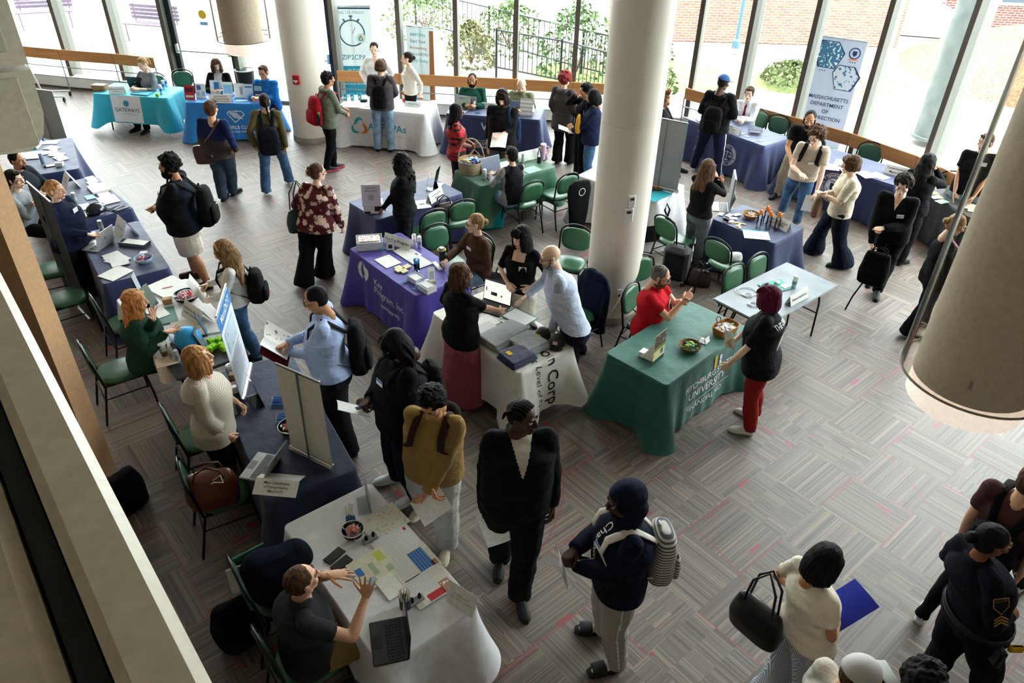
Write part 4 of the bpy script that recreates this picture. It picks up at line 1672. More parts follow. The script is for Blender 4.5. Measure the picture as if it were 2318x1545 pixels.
 if top.get('hood') == 'up':      # open the hood at the face
  q=(v - hc2) @ np.linalg.inv(HR).T
  cen=q[np.asarray(ff)].mean(1)
  op=(cen[:,1] > .035) & (np.abs(cen[:,0]) < .075) & (cen[:,2] > -.105) & (cen[:,2] < .085)
  ff=np.asarray(ff)[~op]
 # zones of the garment
 ffa=np.asarray(ff)
 cen=v[ffa].mean(1)
 rel=cen - N
 cx,cy,cz=rel @ Rb,rel @ D,rel @ S
 mi=np.zeros(len(ffa),dtype=int)
 mats=[top['mat']]
 for z in top.get('zones',[]):
  kind,mm=z[0],z[-1]
  mats.append(mm if not isinstance(mm,str) else SKIN[skin])
  i=len(mats) - 1
  if kind == 'v':          # open neck, depth z[1], half-width z[2]
   w=np.clip((cz + z[1]) / z[1],0,1.2) * z[2]
   sel=(np.abs(cx) < w) & (cy > 0) & (cz > -z[1])
  elif kind == 'square':
   sel=(np.abs(cx) < z[2]) & (cy > .0) & (cz > -z[1])
  elif kind == 'front':    # a strip down the front
   sel=(np.abs(cx) < z[1]) & (cy > 0)
  elif kind == 'sleeves':
   sel=(np.abs(cx) > z[1])
  elif kind == 'yoke':
   sel=cz > -z[1]
  elif kind == 'below':
   sel=cz < -z[1]
  elif kind == 'back':
   sel=cy < 0
  mi[sel]=i
 t_ob=raw_mesh(top.get('name','shirt'),[(out(v),ffa,mi)],mats,rt)
 if top.get('collar'):
  c=M()
  cm=top.get('collar')
  r1,r2=.070 * k,.060 * k
  pts=[]
  for i in range(17):
   g=-PI / 2 + math.radians(22) + (2 * PI - math.radians(44)) * i / 16 + PI
   pts.append(g)
  gr=[]
  for (dz,q) in ((-.034,1.34),(.026,1.06),(.030,.98),(-.03,1.16)):
   gr.append([out(N + S * (dz + .004) + Rb * math.sin(g) * r1 * q * -1 + D * (-math.cos(g)) * -r2 * q * 1.0 + D * .008) for g in np.linspace(.35,2 * PI - .35,22)])
  c.grid(gr)
  c.build('collar',cm,rt,smooth=True)
 # ---- bottom
 kind=bottom.get('kind','trousers')
 e2=bottom.get('ease',.014)
 e3=min(e2,e * .55) if hem > 0 else e2
 flare=bottom.get('flare',1.0)
 bm_=M()
 bm_.loft([(P + S * .10,Rr * (waw * .90 + e3 * .5),F * (dw * .92 + e3 * .5)),(P + S * .03,Rr * (hipw * .97 + e3 * .5),F * (dh * .97 + e3 * .5)),(P - U * .07,Rr * (hipw * .99 + e2 * .6),F * (dh + e2 * .4)),(P - U * .11,Rr * hipw * .8,F * dh * .8)],seg=24,pw=2.2)
 if lower:
  if kind in ('trousers','shorts'):
   for n in 'RL':
    hip,kn,ank,ft=leg[n]
    th=.086 * k * lb + e2
    kr=.060 * k * lb + e2
    ar=(.050 * k + e2) * flare
    if kind == 'trousers':
     bm_.tube([hip + U * .0,hip * .5 + kn * .5,kn],[th,th * .92,kr * 1.0],seg=14)
     bm_.tube([kn,kn * .6 + ank * .4,ank * .92 + kn * .08 - U * .0,ank - U * bottom.get('long',.03)],[kr * 1.0,kr * (.97 if flare < 1.3 else 1.08),ar,ar * 1.02],seg=14,caps='rf')
    else:
     q=hip * .12 + kn * .88 if not bottom.get('brief') else hip * .4 + kn * .6
     bm_.tube([hip,hip * .5 + kn * .5,q],[th * 1.04,th * 1.08,th * 1.02],seg=14,caps='rf')
  elif kind in ('skirt','dress'):
   zb=bottom.get('z',.12)
   c0=P.copy()
   if seat is None:
    cb=(leg['R'][3] + leg['L'][3]) / 2
    secs=[]
    for t in np.linspace(0,1,7):
     c=c0 * (1 - t) + cb * t
     c=np.array((c[0],c[1],P[2] - .05 - t * (P[2] - .05 - zb)))
     w=(hipw + e2) * (1 + t * (flare - 1))
     secs.append((c,Rr * w,F * (dh + e2 + .02 * t) * (1 + t * (flare - 1) * 1.2)))
    bm_.loft(secs,seg=28)
   else:
    for n in 'RL':
     hip,kn,ank,ft=leg[n]
     bm_.tube([hip,kn],[.12,.10])
 fb=bottom.get('fold',.008)
 if kind == 'skirt':
  fdisp=lambda v: wob(v,30,.012,(1,1,.12),sd)
 else:
  fdisp=lambda v: wob(v,14,fb,(1,1,1.1),sd + 4) + wob(v,34,fb * .5,(.8,.8,1.2),sd)
 v,ff=bake(bm_,vox,3,fdisp)
 ffa=np.asarray(ff)
 mats=[bottom['mat']]
 mi=np.zeros(len(ffa),dtype=int)
 if bottom.get('stripe') is not None:
  mats.append(bottom['stripe'])
  cen=v[ffa].mean(1)
  for s,n in ((1,'R'),(-1,'L')):
   hip,kn,ank,ft=leg[n]
   for a0,a1 in ((hip,kn),(kn,ank)):
    d=a1 - a0
    t=((cen - a0) @ d) / d.dot(d)
    q=cen - (a0 + np.clip(t,0,1)[:,None] * d)
    side=q @ Rr * s
    fwd=np.abs(q @ F - .0)
    mi[(side > .03) & (fwd < bottom.get('sw',.009)) & (t > -.3) & (t < 1.1)]=1
 raw_mesh(bottom.get('name',{'trousers': 'trousers','shorts': 'shorts','skirt': 'skirt','dress': 'skirt'}[kind]),[(out(v),ffa,mi)],mats,rt)
 if bottom.get('belt') is not None:
  c=M()
  cc=P + S * .085
  ring=[out(cc + Rr * math.cos(g) * (waw * 1.0 + e2 * 1.6 + .012) + F * math.sin(g) * (dw + e2 * 1.6 + .012)) for g in np.linspace(0,2 * PI,33)[:-1]]
  c.tube(ring,.016,sq=.3,closed=True,seg=8,side=(0,0,1))
  c.build('belt',bottom['belt'],rt,smooth=True)
 # ---- shoes
 if shoe and lower:
  sk,sc,solec=shoe
  uv_,uf_,sv_,sf_=shoe_template(sk)
  um=mat('shoe',sc,0.6)
  smt=mat('shoe_sole',solec or '0c0c0d',0.7)
  for s,n in ((1,'R'),(-1,'L')):
   hip,kn,ank,ft=leg[n]
   fd=rz_(-s * math.radians(9)) @ F
   rd_=np.array((fd[1],-fd[0],0))
   Q=frame(rd_,fd,U) * (k * (1.0 if sex == 'm' else .92)) * 1.02
   o0=np.array((ank[0],ank[1],0)) + fd * .045
   q=raw_mesh('shoe',[(out(uv_ @ Q.T + o0),uf_,0)],[um],rt)
   g=M()
   g.add(out(sv_ @ Q.T + o0),sf_)
   g.build('shoe_sole',smt,q,smooth=False)
   if sk == 'slide' or sock:
    g=M()
    g.tube([out(ank + U * .06),out(o0 + U * .06 - fd * .03),out(o0 + U * .045 + fd * .05),out(o0 + U * .036 + fd * .135)],[.04,.044,.036,.024],seg=12,sq=.8)
    if sk == 'slide' or sock:
     vv,f2=bake(g,.008,2)
     raw_mesh('sock',[(vv,f2,0)],[mat('sock',sock or 'e6e6e6',.9)],rt)
 if glasses:
  g=M()
  for s in (-1,1):
   g.tube([(s * .031 + .020 * math.cos(t),.101 - abs(math.cos(t) * s * .5 + .5) * .008,.009 + .016 * math.sin(t)) for t in np.linspace(0,2 * PI,15)[:-1]],.0022,closed=True,seg=5)
   g.tube([(s * .051,.090,.012),(s * .074,.06,.012),(s * .079,.0,.008)],.002,seg=5)
  g.tube([(-.011,.104,.012),(0,.108,.015),(.011,.104,.012)],.002,seg=5)
  g.xf(HR,hc2 - B)
  g.build('glasses',mat('spectacle_frame','15100e' if glasses is True else glasses,.3),rt,smooth=True)
 if badge:
  bx_,bz_,bc=badge
  g=M()
  # on the chest, facing forward
  yv=dc + e + .006
  c=P + S * (tl * .68 + bz_) + Rb * bx_ + D * (yv * math.sqrt(max(0,1 - (bx_ / (chw + e)) ** 2)) + .002)
  ang=-bx_ * 3.2
  Bx=unit(Rb * math.cos(ang) + D * math.sin(ang))
  By=unit(np.cross(Bx,S)) * -1
  g.box((0,0,0),(.085,.003,.055),R=frame(Bx,By,S))
  g.xf(None,c - B)
  q=g.build('name_tag',mat('name_tag','e8eaee',.5),rt)
  if bc:
   g=M()
   g.box((0,0,.018),(.085,.0045,.018),R=frame(Bx,By,S))
   g.xf(None,c - B + S * .0)
   g.build('tag_header',mat('tag_blue',bc,.5),q)
 J=dict(root=rt,base=B,F=F,R=Rb,U=U,S=S,D=D,N=N,P=P,hands=hands,arm=arm,leg=leg,head=hc2,HR=HR,k=k,dc=dc + e,chw=chw + e,tl=tl,sw=sw,skin=skin,lb=lb)
 PEOPLE[key]=J
 return J

# ---------------------------------------------------------------- worn and carried things
def paper(label,c,n,upd,w=.216,h=.28,m=None,curl=.015,cat='paper',name='paper_sheet',group=None,text=None):
 """a sheet whose face looks along n"""
 n,upd=unit(n),np.array(upd,float)
 upd=unit(upd - n * n.dot(upd))
 x=unit(np.cross(upd,n))
 g=M()
 for off in (0,-.0022):
  P=[[x * w * (i / 6 - .5) + upd * h * (j / 6 - .5) + n * (off + curl * math.sin(i / 6 * PI) + curl * .5 * (j / 6)) for i in range(7)] for j in range(7)]
  if off:
   P=P[::-1]
  g.grid(P)
 o=g.build(name,m or WHITE,None,tuple(c),smooth=True)
 tag(o,label,cat,group)
 return o

def backpack(label,J,mt,w=.30,h=.44,d=.17,drop=.05,strapm=None,fill=None,front=True,bottle=None,straps=(1,-1),shift=0.0,mark=None):
 strapm=strapm or mt
 N,S,D,R=J['N'],J['S'],J['D'],J['R']
 yb=-(J['dc'] * .96)
 c=N - S * (.06 + drop + h / 2) + D * (yb - d / 2 + .02) + R * shift
 rt=thing('backpack',label,'backpack',tuple(c))
 Q=frame(R,D,S)
 g=M()
 g.loft([((0,0,z * h),(w / 2 * a,0,0),(0,d / 2 * b,0)) for z,a,b in ((-.5,.80,.70),(-.47,.95,.95),(-.2,1.0,1.0),(.15,.97,.9),(.36,.86,.74),(.47,.62,.5),(.5,.35,.25))],seg=24,pw=2.8)
 v,f=bake(g,.009,3,lambda v: wob(v,16,.006))
 raw_mesh('pack_body',[(v @ Q.T,f,0)],[mt],rt)
 if front:
  g=M()
  g.loft([((0,-d * .50,z * h),(w * .40 * a,0,0),(0,.035 * b,0)) for z,a,b in ((-.42,.85,.8),(-.38,1,1),(-.12,1,.95),(.0,.9,.6),(.04,.6,.3))],seg=18,pw=2.8)
  v,f=bake(g,.009,2,lambda v: wob(v,20,.003))
  raw_mesh('front_pocket',[(v @ Q.T,f,0)],[mt],rt)
 g=M()
 g.tube([(-.03,d * .2,h * .49),(-.02,d * .2,h * .49 + .04),(.02,d * .2,h * .49 + .04),(.03,d * .2,h * .49)],.008,seg=8)
 g.xf(Q)
 g.build('grab_handle',strapm,rt,smooth=True)
 off=c
 for s in straps:
  g=M()
  sx=J['sw'] * .62 * s
  top=N - S * .035 + R * sx
  fr=(J['dc'] + .012) * (.80 if J['lb'] > 1.19 else 1.0)
  pts=[c + R * s * w * .22 + D * (d / 2 - .02) + S * h * .40,N - S * .02 + R * sx - D * .055,top + S * .040 + D * .0,N - S * .07 + R * sx * 1.05 + D * fr * .78,N - S * .18 + R * sx * 1.12 + D * (fr * .94),N - S * .28 + R * s * J['chw'] * .74 + D * fr * .70,N - S * .33 + R * J['chw'] * .93 * s + D * .02,c + R * s * w * .40 - S * h * .30 + D * (d / 2 - .03)]
  g.tube([np.array(p) - off for p in pts],[.028,.030,.031,.031,.029,.020,.010,.010],sq=.28,seg=8,side=tuple(R))
  g.build('shoulder_strap',strapm,rt,smooth=True)
 if bottle:
  g=M()
  q=np.array((w / 2 * (1 if bottle[1] > 0 else -1) * 1.02,-.01,-h * .22))
  g.tube([q - np.array((0,0,.09)),q + np.array((0,0,.05)),q + np.array((0,0,.09))],[.033,.033,.015],seg=14,caps='ff')
  g.xf(Q)
  b=g.build('water_bottle',mat('bottle_liquid','1c1413',.2),rt,smooth=True)
  g=M()
  g.tube([q + np.array((0,0,.09)),q + np.array((0,0,.115))],.017,seg=12,caps='ff')
  g.xf(Q)
  g.build('bottle_cap',mat('cap',bottle[0],.4),b,smooth=True)
 if mark:
  g=M()
  g.grid([[(x * .03 + t * .01,-d * .5 - .040,.02 + t * .03 + .008 * x * x) for x in (-1,0,1)] for t in (0,.6)])
  g.xf(Q)
  g.build('emblem',mark,rt)
 return rt

def strap_path(J,pts,r=.016,sq=.3,m=None,parent=None,name='strap',off=None,side=None):
 g=M()
 g.tube([np.array(p) - off for p in pts],r,sq=sq,seg=8,side=side)
 return g.build(name,m,parent,smooth=True)

# ================================================================ tables, cloths, chairs
TTOP=.742
TABLES={}

def table_frame(A,B,Wd=.76,L=None,z=.75,flip=False):
 """front edge runs A to B (pixels, at the top's height); the rest of the table lies behind it"""
 a,b=at(A[0],A[1],z),at(B[0],B[1],z)
 d=(b - a)
 L=L or d.length
 d.normalize()
 back=Vector((-d.y,d.x,0))
 c=(a + b) / 2 + back * Wd / 2
 return c,math.atan2(d.y,d.x),L,Wd

def folding_table(label,c,rz,L,Wd,top_m=None,group=None):
 rt=thing('folding_table',label,'table',(c.x,c.y,0),rz,group)
 tm=top_m or mat('grey_laminate','77797c',.5,kind='stone')
 g=M();g.box((0,0,.726),(L - .02,Wd - .02,.026),bev=.02);g.build('tabletop',tm,rt)
 g=M();g.box((0,0,.700),(L - .10,Wd - .10,.03));g.build('apron',BLACKM,rt)
 for sx in (-1,1):
  for sy in (-1,1):
   g=M()
   x,y=sx * (L / 2 - .18),sy * (Wd / 2 - .10)
   g.tube([(x - sx * .10,y,.70),(x - sx * .02,y,.50),(x,y,.25),(x + sx * .02,y,.012)],.013,seg=8)
   g.build('leg',BLACKM,rt,smooth=True)
  g=M()
  g.tube([(sx * (L / 2 - .19),-(Wd / 2 - .10),.36),(sx * (L / 2 - .19),(Wd / 2 - .10),.36)],.010,seg=6)
  g.build('stretcher',BLACKM,rt)
 return rt

class Cloth:
 def __init__(s,label,c,rz,L,Wd,m,drop=.70,flare=.10,wave=.014,group=None,top=.752,sides=None,seed=0,name='tablecloth',cflare=.16,bottoms=None,cat='tablecloth'):
  s.c,s.rz,s.L,s.W,s.top,s.drop,s.flare,s.wave=c,rz,L,Wd,top,drop,flare,wave
  s.seed,s.cflare=seed,cflare
  hx,hy,r=L / 2,Wd / 2,.045
  s.hx,s.hy=hx,hy
  # perimeter (counter-clockwise), fine spacing; front edge first
  pts=[]
  def arc(cx,cy,a0):
   return [(cx + r * math.cos(a0 + t),cy + r * math.sin(a0 + t),math.cos(a0 + t),math.sin(a0 + t),1.0) for t in np.linspace(0,PI / 2,9)]
  def line(x0,y0,x1,y1,nx,ny):
   n=max(4,int(math.hypot(x1 - x0,y1 - y0) / .03))
   out=[]
   for i in range(1,n):
    t=i / n
    ln=math.hypot(x1 - x0,y1 - y0)
    e=min(t,1 - t) * ln
    out.append((x0 + (x1 - x0) * t,y0 + (y1 - y0) * t,nx,ny,math.exp(-(e / .13) ** 2)))
   return out
  pts += line(-hx + r,-hy,hx - r,-hy,0,-1) + arc(hx - r,-hy + r,-PI / 2) + line(hx,-hy + r,hx,hy - r,1,0) + arc(hx - r,hy - r,0)
  pts += line(hx - r,hy,-hx + r,hy,0,1) + arc(-hx + r,hy - r,PI / 2) + line(-hx,hy - r,-hx,-hy + r,-1,0) + arc(-hx + r,-hy + r,PI)
  s.pts=pts
  n=len(pts)
  rings=[]
  g=M()
  T=np.linspace(0,1,13)
  for t in T:
   row=[]
   for i,(x,y,nx,ny,cw) in enumerate(pts):
    row.append(s.off(x,y,nx,ny,cw,t,drop))
   rings.append(row)
  # top: concentric rings inside
  inner=[[(x * q,y * q,top) for x,y,*_ in pts] for q in (.985,.95)]
  P=[inner[1],inner[0]] + rings
  g.grid(P[::-1],wrap=True)
  g.add([p for p in inner[1]],[tuple(range(n))])
  o=g.build(name,m,None,(c.x,c.y,0),smooth=True,rot=rz)
  s.o=o
  tag(o,label,cat,group)
  s.R=rz_(rz)

 def off(s,x,y,nx,ny,cw,t,drop):
  ph=s.seed * 1.7
  u=x * 1.0 - y * 1.0
  w=s.wave * (math.sin(u * 15 + ph + 1.2 * math.sin(u * 6 + ph)) + .5 * math.sin(u * 34 + ph * 2)) * t ** 1.2
  o=.004 + s.flare * .35 * t + s.cflare * cw * t ** 1.3 + w
  nl=math.hypot(nx,ny)
  z=s.top - min(t * 22,1) * .006 - t * drop
  z=max(z - cw * .05 * t * (1 if drop > .55 else 2),.006)
  return (x + nx / nl * o,y + ny / nl * o,z)

 def P(s,lx,ly,z=None):
  """world point on the top"""
  v=s.R @ np.array((lx,ly,0))
  return Vector((s.c.x + v[0],s.c.y + v[1],(s.top if z is None else z)))

 def side_map(s,V_,side,x0,v0,lift=.006):
  """map flat lettering (x along the edge, y up) on to a hanging side. side: 'f','r','l'"""
  out=[]
  for x,y,_ in V_:
   u,dn=x0 + x,v0 - y
   t=min(max(dn / s.drop,0),1.0)
   ex=0
   if side == 'f':
    lx,ly,nx,ny=u,-s.hy,0,-1;e=s.hx - abs(u)
   elif side == 'r':
    lx,ly,nx,ny=s.hx,u,1,0;e=s.hy - abs(u)
   else:
    lx,ly,nx,ny=-s.hx,-u,-1,0;e=s.hy - abs(u)
   cw=math.exp(-(max(e,0) / .13) ** 2)
   p=s.off(lx,ly,nx,ny,cw,t,s.drop)
   out.append((p[0] + nx * lift,p[1] + ny * lift,p[2]))
  return np.array(out)

 def letter(s,body,size,side,x0,v0,m,bold=.012,shear=0.0,name='lettering',align='CENTER',maxw=None):
  v,f=text_mesh(body,size,bold,align,shear)
  if maxw:
   w=v[:,0].max() - v[:,0].min()
   if w > maxw:
    v[:,0] *= maxw / w
  g=M();g.add(s.side_map(v,side,x0,v0),f)
  return g.build(name,m,s.o)

 def shape(s,polys,side,x0,v0,m,name='emblem',lift=.007):
  g=M()
  for poly in polys:
   v=s.side_map([(x,y,0) for x,y in poly],side,x0,v0,lift)
   g.add(v,[tuple(range(len(v)))])
  return g.build(name,m,s.o)

 def panel(s,x1,x2,v1,v2,side,m,name='banner_panel',lift=.004,n=16):
  X,Y=np.linspace(x1,x2,n),np.linspace(v1,v2,10)
  P=[s.side_map([(x,-y,0) for x in X],side,0,0,lift) for y in Y]
  g=M();g.grid(P[::-1])
  return g.build(name,m,s.o,smooth=True)

def circ(r,n=28,cx=0,cy=0,a0=0,a1=2 * PI):
 return [(cx + r * math.cos(a),cy + r * math.sin(a)) for a in np.linspace(a0,a1,n,endpoint=abs(a1 - a0) < 6.2)]

def annulus(r0,r1,cx=0,cy=0,a0=0.0,a1=2 * PI,n=40):
 out=[]
 for i in range(n):
  p,q=a0 + (a1 - a0) * i / n,a0 + (a1 - a0) * (i + 1) / n
  out.append([(cx + r0 * math.cos(p),cy + r0 * math.sin(p)),(cx + r1 * math.cos(p),cy + r1 * math.sin(p)),(cx + r1 * math.cos(q),cy + r1 * math.sin(q)),(cx + r0 * math.cos(q),cy + r0 * math.sin(q))])
 return out

def seg_(x0,y0,x1,y1,w):
 d=math.hypot(x1 - x0,y1 - y0) or 1
 nx,ny=-(y1 - y0) / d * w / 2,(x1 - x0) / d * w / 2
 return [(x0 + nx,y0 + ny),(x0 - nx,y0 - ny),(x1 - nx,y1 - ny),(x1 + nx,y1 + ny)]

def make_table(key,tl,cl,A,B,m,Wd=.76,L=1.53,drop=.70,bare=False,cgroup=None,mid=None,**kw):
 c,rz,L0,W0=table_frame(A,B,Wd,z=.755)
 L=L or L0
 if tl:
  folding_table(tl,c,rz,L,Wd)
 cth=Cloth(cl,c,rz,L,Wd,m,drop=drop,seed=len(TABLES),group=cgroup,**kw) if cl else None
 TABLES[key]=cth
 return cth

def clo(c,**k):
 return mat('cloth',c,.62,kind='cloth',spec=.42,**k)

NAVY=clo('232f5c')
NAVYD=clo('1b2444')
BLUEW=mat('white_print','e8ebf2',.7)
TURQ=clo('1aa0b4')
AZURE=clo('1878c4')
GREEN=clo('24583c')
TEAL=clo('155a50')
PURP=clo('43349a')
WHT=clo('dcdcdf')

T1=make_table('T1','folding table with its feet showing under the turquoise cloth','turquoise tablecloth with a white hanging panel and round G emblem',(209,211),(376,222),TURQ,drop=.52,flare=.16)
T1.panel(-.40,.22,.0,.50,'f',WHT,'banner_panel')
T1.shape(annulus(.055,.062) + annulus(.0,.048),'f',-.09,.14,mat('teal_print','2b86a8',.6),lift=.012)
T1.letter('G',.085,'f',-.09,.14,BLUEW,bold=.0).location.z=0
T1.letter('GATEWAYS',.10,'f',-.09,.27,mat('black_print','1a1b22',.6),bold=.004,maxw=.50)
T1.letter('COMMUNITY SERVICES',.03,'f',-.05,.345,mat('grey_print','8a9096',.6),bold=.0,maxw=.46)
T2=make_table('T2','folding table under the bright blue youth club cloth','bright blue tablecloth with a white clasped-hands emblem and white lettering',(415,231),(605,235),AZURE,drop=.68,flare=.12)
hp_=[]
for i in range(5):
 hp_.append(seg_(-.13 + i * .035,.10 - i * .004,-.01 + i * .035,-.02 - i * .004,.014))
 hp_.append(seg_(-.13 + i * .035,.10,-.10 + i * .035,.115,.014))
hp_ += [seg_(-.16,.06,-.02,-.10,.014),seg_(-.02,-.10,.17,.05,.014),seg_(.17,.05,.12,.11,.014),seg_(-.16,.06,-.12,.11,.014),seg_(.0,.12,.12,.11,.014)]
T2.shape(hp_,'f',.16,.25,BLUEW)
T2.letter('BOYS & GIRLS CLUB',.088,'f',.05,.45,BLUEW,bold=.02,maxw=.86)
T2.letter('OF FITCHBURG AND LEOMINSTER',.05,'f',.12,.53,BLUEW,bold=.012,maxw=.74)
T3=make_table('T3','folding table under the white cloth between the two stopwatch and orange pull-up banners','white tablecloth with a teal and orange triangle emblem and large teal lettering',(765,240),(963,258),WHT,L=1.75,drop=.715,flare=.12)
TEALP=mat('teal_print','2f9aa8',.6)
ORNG=mat('orange_print','d8763c',.6)
def tri_arc(a0,a1,wmax):
 out=[]
 def pt(a,w):
  r=.15 * (1 + .20 * math.cos(3 * (a - PI / 2))) - w
  return (r * math.cos(a),r * math.sin(a))
 for i in range(16):
  t0,t1=i / 16,(i + 1) / 16
  p,q=a0 + (a1 - a0) * t0,a0 + (a1 - a0) * t1
  w0,w1=.012 + wmax * math.sin(t0 * PI),.012 + wmax * math.sin(t1 * PI)
  out.append([pt(p,0),pt(p,w0),pt(q,w1),pt(q,0)])
 return out
T3.shape(tri_arc(1.0,2.9,.055) + tri_arc(3.0,4.6,.05),'f',-.46,.34,TEALP)
T3.shape(tri_arc(-1.4,.85,.055),'f',-.46,.34,ORNG)
T3.letter('AAFCPAs',.19,'f',.10,.33,TEALP,bold=.012,maxw=.78)
T3.letter('great minds | great hearts',.062,'f',.12,.47,mat('coral_print','d8a090',.6),bold=.0,maxw=.74)
T4=make_table('T4','folding table under the navy cloth where two men sit with laptops','navy tablecloth with small white lettering behind the man holding a paper',(1010,256),(1222,271),NAVY,L=1.78,drop=.70,flare=.06)
T4.letter('V',.20,'f',-.16,.20,BLUEW,bold=.01)
T4.letter('The Commonwealth of Massachusetts',.035,'f',-.05,.46,BLUEW,bold=.0)
T4.letter('EXECUTIVE OFFICE OF',.065,'f',-.02,.52,BLUEW,bold=.015)
T4.letter('VETERANS SERVICES',.065,'f',-.04,.59,BLUEW,bold=.015)
T5=make_table('T5','folding table under the navy cloth with the scales-of-justice seal','navy tablecloth with a round white scales-of-justice seal, by the right-hand glass',(1557,269),(1729,330),NAVY,L=1.77,drop=.715,flare=.14)
def seal(cl,side,x,v,R,txt,fg,inner):
 cl.shape(annulus(R * .97,R),side,x,v,fg)
 cl.shape(annulus(R * .66,R * .69),side,x,v,fg)
 n=len(txt)
 for i,ch in enumerate(txt):
  if ch == ' ':
   continue
  a=PI * .5 + 2 * PI * (.5 - (i + .5) / n)
  vv,f=text_mesh(ch,R * .24,.012)
  if not len(vv):
   continue
  b=a - PI / 2
  q=np.array([(x0 * math.cos(b) - y0 * math.sin(b) + R * .83 * math.cos(a),x0 * math.sin(b) + y0 * math.cos(b) + R * .83 * math.sin(a),0) for x0,y0,_ in vv])
  g=M();g.add(cl.side_map(q,side,x,v,.008),f);g.build('seal_lettering',fg,cl.o)
 inner(cl,side,x,v,R)
def scales(cl,side,x,v,R):
 p=[seg_(0,-R * .45,0,R * .45,R * .05),seg_(-R * .4,R * .3,R * .4,R * .3,R * .04),seg_(-R * .2,-R * .45,R * .2,-R * .45,R * .07)]
 for s_ in (-1,1):
  p += [seg_(s_ * R * .4,R * .3,s_ * R * .52,-R * .05,R * .025),seg_(s_ * R * .4,R * .3,s_ * R * .26,-R * .05,R * .025),seg_(s_ * R * .24,-R * .07,s_ * R * .54,-R * .07,R * .07)]
 cl.shape(p,side,x,v,BLUEW)
seal(T5,'f',.18,.36,.19,'DISTRICT ATTORNEY OFFICE * WORCESTER COUNTY * ',BLUEW,scales)
T6=make_table('T6','folding table under the navy cloth with the correction department seal','navy tablecloth with a big round white shield seal, below the tall grey banner',(1783,343),(2026,419),NAVY,L=1.9,drop=.715,flare=.12)
def shield(cl,side,x,v,R):
 cl.shape([circ(R * .62,32)],side,x,v,BLUEW,lift=.008)
 cl.shape([[(-R * .3,R * .3),(-R * .3,-R * .05),(-R * .2,-R * .25),(0,-R * .42),(R * .2,-R * .25),(R * .3,-R * .05),(R * .3,R * .3)]],side,x,v,mat('navy_print','1c2852',.6),lift=.011)
 cl.shape([seg_(-R * .5,-R * .1,-R * .34,-R * .42,R * .05),seg_(R * .5,-R * .1,R * .34,-R * .42,R * .05),seg_(-R * .36,R * .42,R * .36,R * .42,R * .06)],side,x,v,mat('navy_print','1c2852',.6),lift=.011)
seal(T6,'f',.02,.33,.24,'MASSACHUSETTS * DEPARTMENT OF CORRECTION * ',BLUEW,shield)
T6.shape(annulus(.245,.252),'f',.02,.33,mat('orange_line','c8744a',.6))
T7=make_table('T7',None,'black tablecloth on the table at the far right, partly behind the big lamp',(2101,430),(2190,489),clo('17181d'),L=1.0,drop=.71,flare=.06)
T8=make_table('T8','folding table under the navy cloth of the stand with four clear bottles','navy tablecloth under four clear bottles with orange caps',(1612,494),(1753,551),NAVY,L=None,drop=.70,flare=.08)
c9=(at(1616,671,.75) + at(1737,732,.75) + at(1895,645,.75) + at(1781,592,.75)) / 4
T9o=folding_table('bare grey folding table with black edge beside the magenta-haired person',c9,math.radians(40),1.52,.76,mat('mottled_grey_laminate','7f858d',.45,kind='stone'))
c=at(1616,671,.75)
T10=make_table('T10','folding table under the dark green university cloth','dark green tablecloth with slanted white university lettering and a yellow bar',(1511,871),(1691,742),TEAL,L=1.52,drop=.72,flare=.10)
WP=mat('white_print','e6e8e6',.6)
T10.letter('FITCHBURG STATE',.105,'f',.05,.27,WP,bold=.014,maxw=.95)
T10.letter('UNIVERSITY',.13,'f',.04,.395,WP,bold=.004,maxw=1.0)
T10.shape([seg_(-.46,0,.40,0,.006)],'f',.06,.475,WP)
T10.letter('FINANCIAL AID',.095,'f',.02,.56,WP,bold=.004,maxw=.82)
T10.shape([seg_(0,-.075,0,.075,.045)],'f',.14,.14,mat('yellow_print','d8b848',.6))
T10.shape([seg_(.0,-.02,.0,.035,.045),seg_(.0,-.085,.0,-.03,.045)],'f',.24,.13,WP)
T11=make_table('T11','folding table under the forest green cloth where a person works at a laptop','forest green tablecloth under the woven basket and laptop',(1092,421),(1256,378),GREEN,L=1.45,drop=.50,flare=.12)
T12=make_table('T12','folding table under the navy cloth the woman in black leans on','navy tablecloth under the boxed game and acrylic stands',(855,497),(1047,437),NAVY,L=1.48,drop=.69,flare=.06)
T13=make_table('T13','folding table under the purple cloth','purple tablecloth with white lettering and a split-oval emblem',(792,563),(940,669),PURP,L=1.50,drop=.69,flare=.12)
T13.letter('Key',.125,'f',-.16,.20,WP,bold=.006,align='LEFT')
T13.letter('Program, Inc.',.125,'f',-.16,.31,WP,bold=.006,align='LEFT',maxw=.80)
T13.letter('www.key.org',.075,'f',.0,.45,WP,bold=.016,align='LEFT',maxw=.46)
T13.shape([circ(.125,24,0,0,PI * .60,PI * 1.38) + [(-.02,-.115),(-.06,0),(-.02,.115)],[(.0,.12),(.045,.075)] + circ(.125,16,0,0,.5,-1.15) + [(.0,-.07),(.035,-.03),(.0,.03)]],'f',-.40,.16,WP)
T14=make_table('T14','folding table under the white banner cloth with folded shirts on it',None,(985,710),(1170,840),WHT,L=1.42)
t14c,t14r,_,_=table_frame((985,710),(1170,840),.76,z=.755)
T14=Cloth('white banner cloth with long black lettering draped over the shirt table',t14c,t14r,1.46,.78,clo('d4d0c8'),drop=.60,flare=.14,cflare=.16,wave=.016,seed=4)
BP=mat('black_print','1c1c1e',.6)
